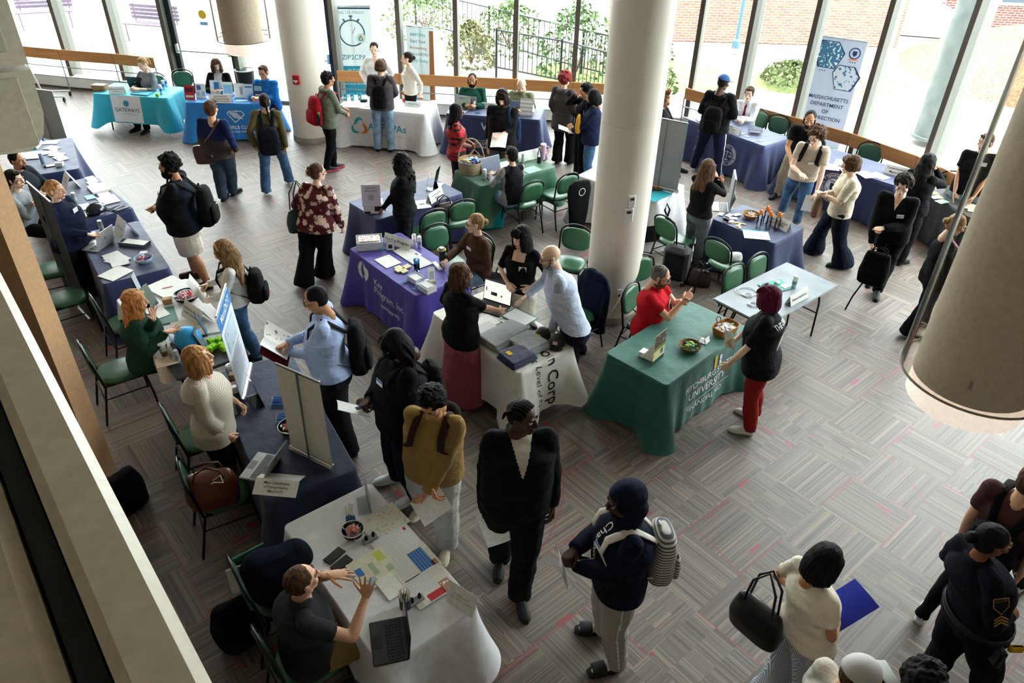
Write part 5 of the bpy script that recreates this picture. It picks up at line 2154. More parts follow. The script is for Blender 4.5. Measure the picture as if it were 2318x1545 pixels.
def over_end(cl,body,size,s_end,y0,m,bold=.008,shear=0.0):
 """lettering that runs along the top and on down the near end"""
 v,f=text_mesh(body,size,bold,'RIGHT',shear)
 out=[]
 for x,y,_ in v:
  s_,yy=s_end + x,y0 + y
  if s_ < cl.hx - .01:
   out.append((s_,yy,cl.top + .0035))
  else:
   t=min((s_ - cl.hx + .01) / cl.drop,1)
   cw=math.exp(-(max(cl.hy - abs(yy),0) / .13) ** 2)
   q=cl.off(cl.hx,yy,1,0,cw,t,cl.drop)
   out.append((q[0] + .007,q[1],q[2]))
 g=M();g.add(out,f)
 return g.build('lettering',m,cl.o)
over_end(T14,'Line Construction Corp',.20,T14.hx + .56,.06,BP)
over_end(T14,'The Next Level of Skill',.12,T14.hx + .60,-.13,BP,bold=.0,shear=.3)
c15,r15,_,_=table_frame((264,672),(400,862),.76,z=.755)
T15o=folding_table('folding table with a dark top half covered by a white cloth, beside the green-sweatered woman',c15,r15,1.9,.76,mat('charcoal_laminate','2c2e30',.4))
T15=Cloth('white table runner covering most of the dark folding table, hanging short',c15 + Vector((math.cos(r15),math.sin(r15),0)) * -.17,r15,1.54,.80,WHT,drop=.12,flare=.06,wave=.004,seed=2,top=.748,cflare=.02,name='table_runner')
T16=make_table('T16','folding table under the long navy cloth of the transportation stand','long navy tablecloth under the pens, cans and silver laptop',(485,847),(600,1133),NAVYD,L=1.92,drop=.70,flare=.05)
T17=make_table('T17','folding table under the white cloth nearest the camera','white tablecloth nearest the camera, covered with leaflets',(643,1193),(863,1510),WHT,L=1.50,drop=.60,flare=.10)
T18=make_table('T18','folding table under the farthest of the three navy cloths on the left','navy tablecloth on the farthest of the three tables along the left side',(52,400),(179,381),NAVY,L=.76,Wd=1.56,drop=.70,flare=.05)
T19=make_table('T19','folding table under the middle one of the three navy cloths on the left','navy tablecloth under the dark hard hat',(179,503),(296,472),NAVY,L=.74,Wd=1.52,drop=.70,flare=.05)
T20=make_table('T20','folding table under the nearest of the three navy cloths on the left','navy tablecloth under the blue bowl of wrapped sweets on the left',(236,643),(382,606),NAVY,L=.74,Wd=1.55,drop=.70,flare=.05)
T21=make_table('T21','folding table under the white cloth behind the middle column','white tablecloth behind the middle column, under the grey-backed banner',(1310,397),(1487,454),WHT,L=1.45,Wd=.8,drop=.70,flare=.10)

# ---------------------------------------------------------------- banquet chairs
VINYL=mat('green_vinyl','2f5f42',.35,spec=.5)
FRM=mat('black_chair_frame','131415',.3)

def make_chair():
 rt=thing('banquet_chair','','chair')
 g=M()
 g.loft([((0,.0,z),(.21 * a,0,0),(0,.205 * a,0)) for z,a in ((.435,.90),(.445,.98),(.47,1.0),(.485,.96),(.495,.80),(.498,.3))],seg=28,pw=3.2)
 g.build('seat',VINYL,rt,smooth=True)
 # backrest: rounded panel with a hand slot above it
 g=M()
 def panel(q,w=.20,z0=.56,z1=.86):
  out=[]
  for t in np.linspace(0,2 * PI,29)[:-1]:
   cx,sz=math.cos(t),math.sin(t)
   e=.62
   x=w * q * math.copysign(abs(cx) ** e,cx)
   zz=(z0 + z1) / 2 + (z1 - z0) / 2 * q * math.copysign(abs(sz) ** e,sz)
   if zz > .80:
    x *= 1 - ((zz - .80) / .06) ** 2 * .22
   out.append((x,zz))
  return out
 Rr_=[]
 for dy,q in ((.012,.2),(.022,.75),(.018,.95),(.0,1.0),(-.014,.96),(-.018,.6)):
  Rr_.append([(x,-.215 - (z - .5) * .16 + dy - .25 * x * x,z) for x,z in panel(q)])
 g.grid(Rr_,wrap=True)
 g.add(Rr_[0],[tuple(range(28))]);g.add(Rr_[-1],[tuple(range(27,-1,-1))])
 g.build('backrest',VINYL,rt,smooth=True)
 g=M()
 pts=[]
 for z in (.44,.52,.62,.74):
  pts.append((-.215,-.208 - (z - .5) * .16,z))
 for t in np.linspace(PI,0,11):
  z=.78 + .125 * math.sin(t)
  pts.append((.215 * math.cos(t),-.208 - (z - .5) * .16 - .005,z))
 for z in (.74,.62,.52,.44):
  pts.append((.215,-.208 - (z - .5) * .16,z))
 g.tube(pts,.0125,seg=8)
 g.build('back_frame',FRM,rt,smooth=True)
 for s in (-1,1):
  g=M();g.tube([(s * .19,.19,.44),(s * .205,.215,.22),(s * .21,.225,.008)],.0125,seg=8);g.build('leg',FRM,rt,smooth=True)
  g=M();g.tube([(s * .20,-.195,.45),(s * .21,-.25,.22),(s * .215,-.30,.008)],.0125,seg=8);g.build('leg',FRM,rt,smooth=True)
 g=M()
 for y,z in ((.21,.30),(-.235,.30)):
  g.tube([(-.20,y,z),(.20,y,z)],.008,seg=6)
 for s in (-1,1):
  g.tube([(s * .20,.205,.30),(s * .206,-.235,.30)],.008,seg=6)
 g.build('stretcher',FRM,rt,smooth=True)
 g=M();g.box((0,0,.432),(.39,.38,.015),bev=.02);g.build('seat_frame',FRM,rt)
 return rt

CH0=make_chair()
CHN=[0]

def chair(px,py,deg,label,z=.90,by='back'):
 """px,py: top of the back (z=.9) or the middle of the seat (z=.5); deg: world direction it faces"""
 a=math.radians(deg)
 if by == 'back':
  p=at(px,py,.90)
  p=Vector((p.x,p.y,0)) + Vector((math.cos(a),math.sin(a),0)) * .27
 else:
  p=at(px,py,.495)
  p.z=0
 rz=a - PI / 2
 if CHN[0] == 0:
  CH0.location=p;CH0.rotation_euler=(0,0,rz);CH0['label']=label;CH0['group']='green banquet chairs'
  o=CH0
 else:
  o=dup(CH0,p,rz,label,'green banquet chairs')
 CHN[0] += 1
 return o

chair(410,157,-85,'green banquet chair standing empty between the two blue-clothed tables')
chair(352,165,-100,'green banquet chair the grey-shirted woman with the laptop sits on')
chair(497,168,-90,'green banquet chair the laughing woman in the black cardigan sits on')
chair(598,195,-95,'green banquet chair the man in the bright blue pullover sits on')
chair(1071,215,-97,'green banquet chair the bearded man in the dark green sweater sits on')
chair(1187,225,-97,'green banquet chair the balding man in the olive polo sits on')
chair(1768,260,-130,'green banquet chair empty behind the scales-of-justice table')
chair(1725,248,-150,'green banquet chair beside the young man in the tie')
chair(1978,322,-125,'green banquet chair empty behind the two-line sign by the curved rail')
chair(2160,388,-100,'green banquet chair behind the black-clothed table, by the man in the black shirt')
chair(1207,410,128,'green banquet chair the person in the two-tone shirt sits on')
chair(1288,392,128,'green banquet chair empty at the green-clothed table')
chair(982,474,130,'green banquet chair nearest the woman with long black curls')
chair(1048,452,120,'green banquet chair holding a brown handbag')
chair(985,508,-50,'green banquet chair behind the long sign on the purple table')
chair(1098,530,-140,'green banquet chair the woman in the brown sweater sits on')
chair(1307,510,-110,'green banquet chair half hidden behind the left side of the middle column')
chair(1345,625,-140,'green banquet chair with a navy coat over its back')
chair(1450,578,-60,'green banquet chair close against the right side of the middle column')
chair(1428,643,-35,'green banquet chair the man in the red polo sits on')
chair(1508,490,35,'green banquet chair with its seat towards the long-haired woman, above the black suitcase')
chair(1628,541,40,'green banquet chair with a white cloth bundle on its seat')
chair(1663,600,-50,'green banquet chair close behind the bare grey table, its left one')
chair(1718,574,-50,'green banquet chair close behind the bare grey table, its right one')
chair(120,604,30,'green banquet chair on the left seen from above beside the black banner',by='seat')
chair(150,668,40,'green banquet chair in the shadow under the black banner on the left',by='seat')
chair(208,672,40,'green banquet chair empty behind the green-sweatered woman')
chair(180,778,38,'green banquet chair the woman in the dark green sweater sits on')
chair(368,925,35,'green banquet chair behind the woman in the striped white sweater')
chair(405,1053,30,'green banquet chair with a tan leather bag on its seat')
chair(530,1285,35,'green banquet chair with jackets and folders piled on it')
chair(590,1450,38,'green banquet chair the man in the charcoal polo sits on')

def clo2(c,**k):
 return mat('garment',c,.9,kind='cloth',spec=.12,**k)
# ================================================================ the cast
def P_(key,label,head,f,**k):
 return person(key,label,head,f,**k)
DEN=mat('denim','35486a',.85,kind='denim')
DENL=mat('denim','7088a0',.85,kind='denim')
DENB=mat('denim','38587a',.85,kind='denim')
DEND=mat('denim','1c2535',.85,kind='denim')
DENG=mat('denim','4a5054',.85,kind='denim')
BK=clo2('101013')
BK2=clo2('17171b')
NV=clo2('151a2b')
WH=clo2('d8d8da')
TABLE_R,TABLE_L=(.10,.34,.83),(.10,.34,.83)
FAR=dict(fine=False)

P_('gateways','seated person with blond ponytail in a grey polo typing on a dark laptop',(320,131),-112,sit=.47,hp=28,sex='f',skin='pale',hair=('pony','blond'),top=dict(mat=clo2('7c8088'),sleeve='34',ease=.02),bottom=dict(mat=BK),R=TABLE_R,L=TABLE_L,**FAR)
P_('laugh','seated person with brown shoulder hair laughing, black cardigan over white top',(487,134),-85,hf=-62,sit=.47,sex='f',bulk=1.25,skin='pale',hair=('wavybob','brown'),top=dict(mat=BK2,ease=.025,zones=[('front',.075,WH)]),bottom=dict(mat=BK),R=TABLE_R,L=TABLE_L,**FAR)
P_('blueman','seated person in a bright blue pullover, head hidden by the hanging lamp',(594,150),-98,sit=.47,bulk=1.2,skin='light',hair=('short','brown'),top=dict(mat=clo2('2272c8'),ease=.025,collar=clo2('2272c8')),bottom=dict(mat=BK),R=(.16,.34,.83),L=(.02,.36,.83),glasses=True,**FAR)
c4=P_('cross','person seen from behind in navy and charcoal pullover with a brown satchel',(474,229),82,feet=[(508,452),(530,440)],h=1.78,skin='light',hair=('short','brown'),bulk=1.1,top=dict(mat=clo2('1d2a50'),ease=.03,hem=.12,zones=[('below',.27,clo2('46413f'))]),bottom=dict(mat=mat('denim','2c3c4c',.85,kind='denim'),ease=.03),R=(.20,.16,.98),L=(.20,.12,.90),shoe=('dress','17181b',None),step=.12)
c5=P_('olive','person walking away in an olive jacket with dark braid, jeans and black backpack',(596,213),102,feet=[(604,438),(655,412)],h=1.70,sex='f',skin='light',hair=('sidebraid','dark'),bulk=1.2,top=dict(mat=clo2('575036'),ease=.035,hem=.14),bottom=dict(mat=DENB,flare=1.35,ease=.012),R=(.22,.02,.86),L=(.24,-.05,.92),shoe=('sneaker','2b3c55','e2e2e2'))
c6=P_('redpack','person in a grey-green hoodie with a bright red backpack and black trousers',(740,164),38,feet=[(743,388),(760,382)],h=1.72,skin='tan',hair=('messy','black'),top=dict(mat=clo2('6a6f62'),ease=.035,hem=.10,hood='down'),bottom=dict(mat=BK),R=(.08,.28,1.0),L=(.10,.30,1.05),shoe=('sneaker','2b2b33','c8485a'))
c7=P_('jeans','person seen from behind in a charcoal hoodie, light jeans and small black backpack',(860,136),88,feet=[(856,340),(886,342)],h=1.70,skin='light',hair=('curtain','brown'),bulk=1.1,top=dict(mat=clo2('4c454b'),ease=.035,hem=.08,hood='down'),bottom=dict(mat=DENL,ease=.02),R=(.14,.24,1.0),L=(.14,.24,1.0),shoe=('sneaker','1b1b1f',None),stance=.17)
P_('whiteshirt','standing person in a loose white shirt between the two pull-up banners',(846,97),-88,h=1.74,skin='pale',sex='f',hair=('lowbun','dark'),top=dict(mat=WH,ease=.03,zones=[('v',.16,.05,'skin')]),bottom=dict(mat=BK),R=(.18,.16,1.02),L=(.18,.16,1.02),**FAR)
P_('cream','standing person in a cream blouse and black trousers beside the orange-edged banner',(921,119),-150,hf=-165,h=1.66,sex='f',skin='pale',hair=('lowbun','dark'),top=dict(mat=clo2('ddd6cc'),ease=.02,hem=.0),bottom=dict(mat=BK),R=(.16,-.14,.95),L=(.16,-.14,.95),**FAR)
P_('beard1','seated person with black beard in a dark green sweater behind an open laptop',(1069,167),-93,sit=.47,bulk=1.3,skin='tan',hair=('buzz','black'),beard=('full','black'),top=dict(mat=clo2('1f4a40'),ease=.025),bottom=dict(mat=BK),R=TABLE_R,L=TABLE_L)
P_('olivepolo','seated balding person in an olive polo looking down at the table',(1181,177),-100,sit=.47,hp=42,bulk=1.15,skin='pale',hair=('balding','blond'),top=dict(mat=clo2('6f7056'),ease=.025,sleeve='short',collar=clo2('6f7056')),bottom=dict(mat=BK),R=TABLE_R,L=TABLE_L,badge=(.07,.0,None))
c12=P_('braids','person with waist-long black braids and a red-and-black striped top',(1033,236),12,h=1.66,sex='f',skin='brown',hair=('braids','black'),bulk=1.15,top=dict(mat=mat('red_tiger_print','a8222c',.8,kind='tiger',c2='141215'),ease=.02,sleeve='elbow',hem=.08),bottom=dict(mat=BK2,ease=.008),R=(.02,.26,1.02),L=(.04,.28,1.05),rh='fist',lh='fist')
c13=P_('headphones','bearded person with headphones and a black hoodie reading a white sheet',(1138,203),-102,hp=28,h=1.78,skin='pale',hair=('shaggy','dark'),beard=('goatee','brown'),bulk=1.15,top=dict(mat=BK2,ease=.03,sleeve='34',hem=.12,hood='down'),bottom=dict(mat=clo2('565a60'),kind='trousers',ease=.02),R=(.24,.02,.80),L=(.02,.30,1.10),lh='grip')
c14=P_('redhair','person with curly red hair, long charcoal hoodie and black wide trousers',(1281,164),55,feet=[(1262,368),(1290,370)],h=1.72,sex='f',skin='pale',hair=('bigcurly','red'),bulk=1.1,top=dict(mat=clo2('4a4446'),ease=.035,hem=.22,hood='down'),bottom=dict(mat=BK,flare=1.5,ease=.02),R=(.18,.16,.95),L=(.2,.1,.9))
P_('blackcurl','person in black with curly hair raising a hand to the face, behind a navy jumper',(1327,190),-165,h=1.68,sex='f',skin='tan',hair=('curly','black'),top=dict(mat=BK,ease=.03),bottom=dict(mat=BK,flare=1.5,ease=.02),R=(.02,.20,1.52),L=(.10,.25,1.05),knee={'R': (.6,.5,-.6)})
c16=P_('navyglasses','person with glasses in a navy jumper and jeans holding a sheet next to the column',(1345,204),178,hp=28,h=1.66,sex='f',skin='light',hair=('bob','black'),bulk=1.15,top=dict(mat=clo2('18203a'),ease=.035,hem=.1),bottom=dict(mat=DENB),R=(.06,.33,1.06),L=(.04,.34,1.02),lh='grip',rh='grip',glasses=True,badge=(.05,.02,None))
P_('topbun','seated person with a ginger curly top bun, glasses and black quilted jacket',(1506,212),-38,hp=25,sit=.5,sex='f',skin='tan',hair=('topbun','ginger'),top=dict(mat=BK2,ease=.03),bottom=dict(mat=BK),R=TABLE_R,L=TABLE_L,glasses=True,badge=(.06,0,'a8c8e8'),**FAR)
P_('blonddress','person with long blond waves in a black-and-white patterned dress, half behind the column',(1478,256),-70,h=1.55,sex='f',skin='light',hair=('longwavy','blond'),top=dict(mat=mat('patterned_dress','161b33',.8,kind='patch',c2='dadbe2',scale=2.2),ease=.02,sleeve='short',hem=.05),bottom=dict(mat=mat('patterned_dress','161b33',.8,kind='patch',c2='dadbe2',scale=2.2),kind='skirt',z=.35,flare=1.25),**FAR)
c19=P_('cap','person in a black hoodie, blue cap and white-striped track trousers with black backpack',(1640,171),62,hf=35,hp=15,feet=[(1570,382),(1622,402)],h=1.86,skin='dark',hair=('buzz','black'),bulk=1.15,top=dict(mat=BK,ease=.04,hem=.12,hood='down'),bottom=dict(mat=clo2('151b30'),ease=.02,stripe=WH,sw=.022),R=(.14,.26,1.05),L=(.14,.26,1.05),shoe=('sneaker','a8a8a4','d8d8d8'))
c20=P_('tie','seated young person in a white shirt and dark red tie with clasped hands',(1699,198),-118,sit=.47,skin='pale',hair=('short','brown'),bulk=1.05,top=dict(mat=clo2('dddde4'),ease=.028,collar=clo2('dddde4')),bottom=dict(mat=BK),R=(.03,.40,.84),L=(.01,.40,.86),rh='grip',lh='grip')
c21=P_('blackpolo','bearded person in a black polo and khaki trousers holding a green can',(1838,251),-128,hf=-112,hp=15,feet=[(1757,446),(1812,452)],h=1.80,skin='tan',hair=('buzz','black'),beard=('full','black'),bulk=1.15,top=dict(mat=BK,ease=.022,sleeve='short',collar=BK,hem=.0),bottom=dict(mat=clo2('9a8b78'),ease=.02),R=(.06,.30,1.05),L=(.2,.1,.85),rh='grip')
c22=P_('beigetee','person with a big curly brown mop, beige T-shirt, jeans and black backpack',(1853,290),-122,hf=-140,hp=22,feet=[(1768,484),(1800,512)],h=1.78,skin='pale',hair=('bigcurly','brown'),top=dict(mat=clo2('b8ab9a'),ease=.03,sleeve='short',hem=.08),bottom=dict(mat=DENB,ease=.015),R=(.04,.28,1.12),L=(.22,.12,.78),rh='fist',lh='grip',glasses=True,badge=(-.06,.03,'4a6aa8'),shoe=('sneaker','2a2a30','dddddd'))
c23=P_('creamshirt','person with chin-length brown hair, cream shirt and very wide navy trousers',(1933,354),172,feet=[(1835,570),(1900,603)],h=1.74,skin='pale',hair=('curtain','brown'),top=dict(mat=clo2('cfc4ae'),ease=.035,sleeve='elbow',hem=.1),bottom=dict(mat=clo2('121726'),flare=1.75,ease=.035,long=.05),R=(.02,.26,1.18),L=(-.02,.28,1.15),rh='fist',lh='fist')
c24=P_('blackshirt','person with dark curls in a black shirt holding a backpack in front',(2052,397),-122,hp=25,feet=[(1982,668),(1975,640)],h=1.80,skin='pale',hair=('curly','dark'),bulk=1.1,top=dict(mat=BK,ease=.035,hem=.1,zones=[('v',.13,.05,'skin')]),bottom=dict(mat=BK,ease=.02),R=(.12,.20,.80),L=(-.04,.24,1.10),rh='fist',lh='fist',badge=(-.08,.02,'3a6ac0'))
c25=P_('longblack','person with long wavy black hair in a black top touching the face',(2107,349),35,h=1.66,sex='f',skin='light',hair=('longwavy','black'),bulk=1.1,top=dict(mat=BK,ease=.03),bottom=dict(mat=BK,ease=.02),R=(.06,.20,1.48),L=(.04,.24,1.45),knee={'R': (.6,.4,-.8)})
c26=P_('blacktee','standing person in a black T-shirt with two name stickers, sunglasses on the head',(2238,305),-118,hf=-150,h=1.74,skin='light',hair=('short','brown'),bulk=1.15,top=dict(mat=BK,ease=.025,sleeve='short',hem=.06),bottom=dict(mat=DENL),R=(.16,.18,.88),L=(.10,.24,.88),rh='point',badge=(-.07,.05,None))
c27=P_('blazer','person with blond bun and glasses in a black blazer walking past the big lamp',(2172,488),-12,hf=-5,hp=20,feet=[(2055,762),(2085,735)],h=1.72,sex='f',skin='pale',hair=('lowbun','blond'),bulk=1.05,top=dict(mat=BK,ease=.025,hem=.14,zones=[('v',.34,.075,mat('purple_print_blouse','7a4a70',.8,kind='patch',c2='c8a8b8',scale=2))]),bottom=dict(mat=clo2('12131c'),flare=1.5,ease=.015),R=(.12,.20,.95),L=(.14,.2,.95),glasses=True,badge=(.09,-.02,None),shoe=('dress','111115','c8c4bc'))
c28=P_('longbrown','person with very long straight brown hair in a black jumper, hands at the mouth',(1606,362),32,h=1.66,sex='f',skin='tan',hair=('long','brown'),top=dict(mat=BK,ease=.025,hem=.0),bottom=dict(mat=DENG,ease=.012),R=(.0,.24,1.42),L=(.0,.25,1.40),rh='grip',lh='grip',knee={'R': (.5,.5,-.8),'L': (.5,.5,-.8)})
c29=P_('twotone','seated person with cropped dark hair, black back and grey sleeves, seen from behind',(1158,334),126,sit=.47,skin='light',sex='f',hair=('short','black'),top=dict(mat=clo2('17161c'),ease=.02,zones=[('sleeves',.165,clo2('8b8b8f'))]),bottom=dict(mat=DENL),R=(.14,.36,.84),L=(.16,.34,.84))
c30=P_('longcurls','person with long black curls and glasses in black leaning a hand on the navy table',(906,346),178,hf=175,h=1.70,sex='f',skin='tan',hair=('longcurly','black'),bulk=1.2,top=dict(mat=BK,ease=.025,hem=.02),bottom=dict(mat=BK2,ease=.02),R=(.16,.12,.95),L=(856,487,.79),lh='flat',lpn=(0,0,-1),glasses=True)
c31=P_('floral','person in a dark red flowered blouse and wide black trousers with a green handbag',(716,371),72,hf=38,feet=[(692,648),(738,625)],h=1.66,sex='f',skin='pale',hair=('clip','brown'),bulk=1.42,top=dict(mat=mat('flowered_blouse','561820',.8,kind='flowers',c2='d9c3b4'),ease=.03,hem=.08,cuff=.5),bottom=dict(mat=clo2('0f0e10'),flare=1.75,ease=.03),R=(.24,.10,.84),L=(.22,.12,1.05),glasses=True,shoe=('dress','8a5638','5c3a28'))
c32=P_('whiteshorts','big bearded person in a navy vest and white shorts with a black backpack',(378,353),186,hf=188,feet=[(440,628),(468,652)],h=1.82,skin='tan',hair=('afro','black'),beard=('big','black'),bulk=1.62,top=dict(mat=clo2('141a28'),ease=.025,sleeve='elbow',hem=.10,zones=[('sleeves',.225,BK)]),bottom=dict(mat=clo2('d8d0c0'),kind='shorts',ease=.035),R=(.02,.34,1.10),L=(.02,.36,1.08),rh='fist',lh='fist',sock='121214',shoe=('dress','4a3528','3a2a20'),badge=(-.08,.0,'88b0e0'))
c33=P_('blouse','person with long fair hair in a white puff-sleeve blouse and jeans reading sheets',(503,546),-168,hp=28,feet=[(548,792),(580,812)],h=1.64,sex='f',skin='pale',hair=('long','dkblond'),top=dict(mat=clo2('dcdad8'),ease=.035,sleeve='long',hem=.02,cuff=.1),bottom=dict(mat=DENB,flare=1.4,ease=.010),R=(.04,.28,1.18),L=(.03,.28,1.02),rh='grip',lh='grip',shoe=('sneaker','2c2018',None))
c34=P_('brownsweater','seated person in a brown sweater with glasses holding a dark tumbler',(1076,486),-150,hf=-165,sit=.47,sex='f',skin='pale',hair=('lowbun','blond'),bulk=1.1,top=dict(mat=clo2('4a3428'),ease=.02),bottom=dict(mat=DENL),R=(1010,586,.86),L=(.10,.2,.70),rh='grip',glasses=True,badge=(-.05,.02,None))
c35=P_('squareneck','person with dark fringe, black square-neck top and cream wide trousers, hand on hip',(1181,514),-112,hf=-130,hp=10,h=1.68,sex='f',skin='pale',hair=('bangs','black'),top=dict(mat=BK,ease=.02,sleeve='elbow',hem=.0,zones=[('square',.12,.075,'skin')]),bottom=dict(mat=clo2('cfc6b8'),flare=1.5,ease=.02,belt=mat('black_belt','0e0e10',.5)),R=(.10,.16,1.06),L=(.16,.10,1.04),rh='pinch',lh='relax',knee={'L': (1,-.5,-.3)},badge=(-.07,-.02,None))
c36=P_('bald','bald bearded person in a pale blue shirt leaning over the shirt table and pointing',(1249,558),192,hp=15,h=1.70,skin='pale',hair=('bald','grey'),beard=('full','grizzle'),bulk=1.2,top=dict(mat=clo2('bcc6de'),ease=.03,hem=.0,collar=clo2('bcc6de')),bottom=dict(mat=clo2('171b2e'),ease=.02),R=(1192,668,1.02),L=(1252,742,.80),rh='open',lh='flat',rpn=(-.7,.2,-.6),lpn=(0,0,-1),glasses=True,pelvis=(1302,740),feet=[(1310,800),(1290,835)])
c37=P_('pinkskirt','person in a black top and long dusty pink skirt pointing at the open laptop',(1042,599),38,hf=15,feet=[(1038,900),(1062,905)],h=1.66,sex='f',skin='light',hair=('wavybob','brown'),bulk=1.2,top=dict(mat=BK,ease=.025,sleeve='elbow',hem=.10),bottom=dict(mat=clo2('8c464c'),kind='skirt',z=.06,flare=1.25),R=(1130,702,1.02),L=(.16,.2,1.05),rh='point',glasses=True)
c38=P_('redpolo','seated bearded person in a red polo with hands together at the green table',(1497,603),-22,hp=18,sit=.47,bulk=1.3,skin='light',hair=('buzz','grey'),beard=('full','ginger'),top=dict(mat=clo2('b0141f'),ease=.025,sleeve='short',collar=clo2('b0141f')),bottom=dict(mat=clo2('565a5f')),R=(.0,.34,.98),L=(-.02,.34,1.0),rh='point',lh='fist',glasses=True,badge=(-.02,.0,None))
c39=P_('magenta','person with magenta hair, black lettered jersey, red trousers and white trainers',(1746,650),156,hf=140,feet=[(1688,980),(1700,944)],h=1.68,sex='f',skin='pale',hair=('shaggy','magenta'),bulk=1.35,top=dict(mat=BK2,ease=.03,sleeve='elbow',hem=.12),bottom=dict(mat=clo2('8e2422'),ease=.012),R=(.20,.26,.92),L=(.22,.24,.88),lh='grip',rh='grip',glasses=True,shoe=('sneaker','cfc8bc','dcd8d0'))
c40=P_('blueshirt','person in a pale blue shirt and glasses reading a booklet, black backpack on',(713,651),188,hp=18,feet=[(778,1000),(790,1030)],h=1.80,skin='tan',hair=('buzz','black'),bulk=1.38,top=dict(mat=clo2('a3b2d6'),ease=.025,hem=-.04,collar=clo2('a3b2d6')),bottom=dict(mat=clo2('18181b'),ease=.03),R=(.02,.36,1.16),L=(.0,.36,1.08),rh='grip',lh='grip',glasses=True,badge=(-.04,.0,'2a50a8'))
c41=P_('dreads','person with long black locs in a black jacket looking at a phone',(893,750),206,hp=38,feet=[(895,1088),(935,1132)],h=1.80,skin='dark',hair=('dreads','black'),bulk=1.38,top=dict(mat=clo2('0d0d10'),ease=.045,hem=.12),bottom=dict(mat=clo2('10131f'),ease=.035),R=(.0,.30,1.14),L=(.02,.30,1.10),rh='grip',lh='grip',shoe=('sneaker','dedede','e8e8e8'),badge=(-.09,.04,'2a50a8'))
c42=P_('tansweat','person with short curls in a tan sweatshirt and pale baggy trousers, hands crossed',(976,881),-106,hp=32,feet=[(1010,1245),(958,1150)],h=1.76,skin='tan',hair=('curly','black'),bulk=1.12,top=dict(mat=clo2('8a6f42'),ease=.05,hem=.14),bottom=dict(mat=clo2('a9a69f'),ease=.05),R=(-.03,.20,.92),L=(.02,.22,.86),rh='relax',lh='relax',shoe=('sneaker','b8ab94','d0c8b8'))
c43=P_('zip','tall person with cornrows in a black zip jacket over a white shirt, holding a sheet',(1182,913),-84,hf=-28,feet=[(1132,1275),(1175,1362)],h=1.86,skin='dark',hair=('cornrows','black'),bulk=1.22,top=dict(mat=clo2('0d0d10'),ease=.05,hem=.12,hood='down',zones=[('v',.27,.085,clo2('b9b2a6'))]),bottom=dict(mat=clo2('0b0b0e'),ease=.04,stripe=WH,sw=.006),R=(.27,.06,.84),L=(.27,.08,.82),rh='grip',shoe=('sneaker','0e0f11',None))
c44=P_('hoodup','person in a navy hoodie with the hood up, grey joggers, slides and striped backpack',(1421,1104),186,hp=16,feet=[(1358,1432),(1386,1512)],h=1.78,skin='dark',hair=('buzz','black'),beard=('goatee','black'),bulk=1.15,top=dict(mat=clo2('10152a'),ease=.045,hem=.10,hood='up'),bottom=dict(mat=clo2('9c958c'),ease=.03,stripe=WH,sw=.006),R=(.04,.32,1.14),L=(.02,.32,1.06),rh='grip',lh='grip',shoe=('slide','16181b','101214'),badge=(-.07,-.02,'2a50c8'))
c45=P_('striped','person with black bobbed hair in a white tee and finely striped wide trousers',(1879,1241),20,hp=22,h=1.64,sex='f',skin='tan',hair=('bob','black'),bulk=1.12,feet=[(1745,1590),(1800,1625)],top=dict(mat=clo2('ddd3c0'),ease=.022,sleeve='short',hem=.0),bottom=dict(mat=mat('striped_cotton','c9cbd0',.8,kind='stripe_v',c2='757c8c',scale=2.2),flare=1.8,ease=.04),R=(.10,.22,1.02),L=(.16,.16,1.0),glasses=True)
c46=P_('police','police officer with dark bun in a black uniform with gold stripes on the sleeve',(2262,1196),5,hf=-8,h=1.70,sex='f',skin='brown',hair=('lowbun','black'),bulk=1.25,top=dict(mat=clo2('0e111c'),ease=.03,hem=.0),bottom=dict(mat=clo2('0b0d14'),ease=.03),R=(.18,.24,1.08),L=(.14,.26,1.1),feet=[(2085,1560),(2215,1610)])
c47=P_('brownshirt','person at the right edge in a brown shirt and black leggings, black backpack on',(2352,1062),38,feet=[(2085,1398),(2305,1330)],h=1.72,skin='light',hair=('short','brown'),bulk=1.15,top=dict(mat=clo2('4a3030'),ease=.03,sleeve='short',hem=.05),bottom=dict(mat=BK,ease=.004),shoe=('sneaker','c9ced6','e6e6ea'))
c48=P_('whitecap','person at the bottom edge wearing a white pinstriped cap',(1958,1503),10,hp=15,h=1.74,skin='light',hair=('buzz','brown'),top=dict(mat=clo2('c8c4bc'),ease=.03,sleeve='short'),bottom=dict(mat=DEND))
c49=P_('curlytop','person at the bottom edge with tight black curls, only the hair in view',(2108,1512),40,h=1.70,skin='brown',hair=('curly','black'),top=dict(mat=BK,ease=.03),bottom=dict(mat=DEND))
c50=P_('charcoal','seated person in a charcoal polo and tan trousers gesturing with both hands',(676,1288),28,hf=42,hp=-2,sit=.47,bulk=1.25,skin='light',hair=('buzz','brown'),top=dict(mat=clo2('2c2d31'),ease=.03,sleeve='short',collar=clo2('2c2d31')),bottom=dict(mat=clo2('8a734c'),ease=.02),R=(828,1350,1.06),L=(742,1300,1.05),rh='open',lh='open',rdir=(.05,.15,1.0),rpn=(-.8,.5,0),ldir=(-.3,1.0,-.1),lpn=(0,.1,-1))
c51=P_('stripedsweater','person with a reddish blond bob in a striped cream sweater beside the silver laptop',(441,786),18,hf=12,hp=-14,h=1.66,sex='f',skin='light',hair=('bob','straw'),bulk=1.32,top=dict(mat=mat('striped_knit','c9c0b0',.85,kind='stripe_h',c2='a2988a',scale=2.2),ease=.035,sleeve='34',hem=.12,flare=True),bottom=dict(mat=clo2('131620'),ease=.02),R=(512,985,.86),L=(.10,.24,1.0),rh='relax')
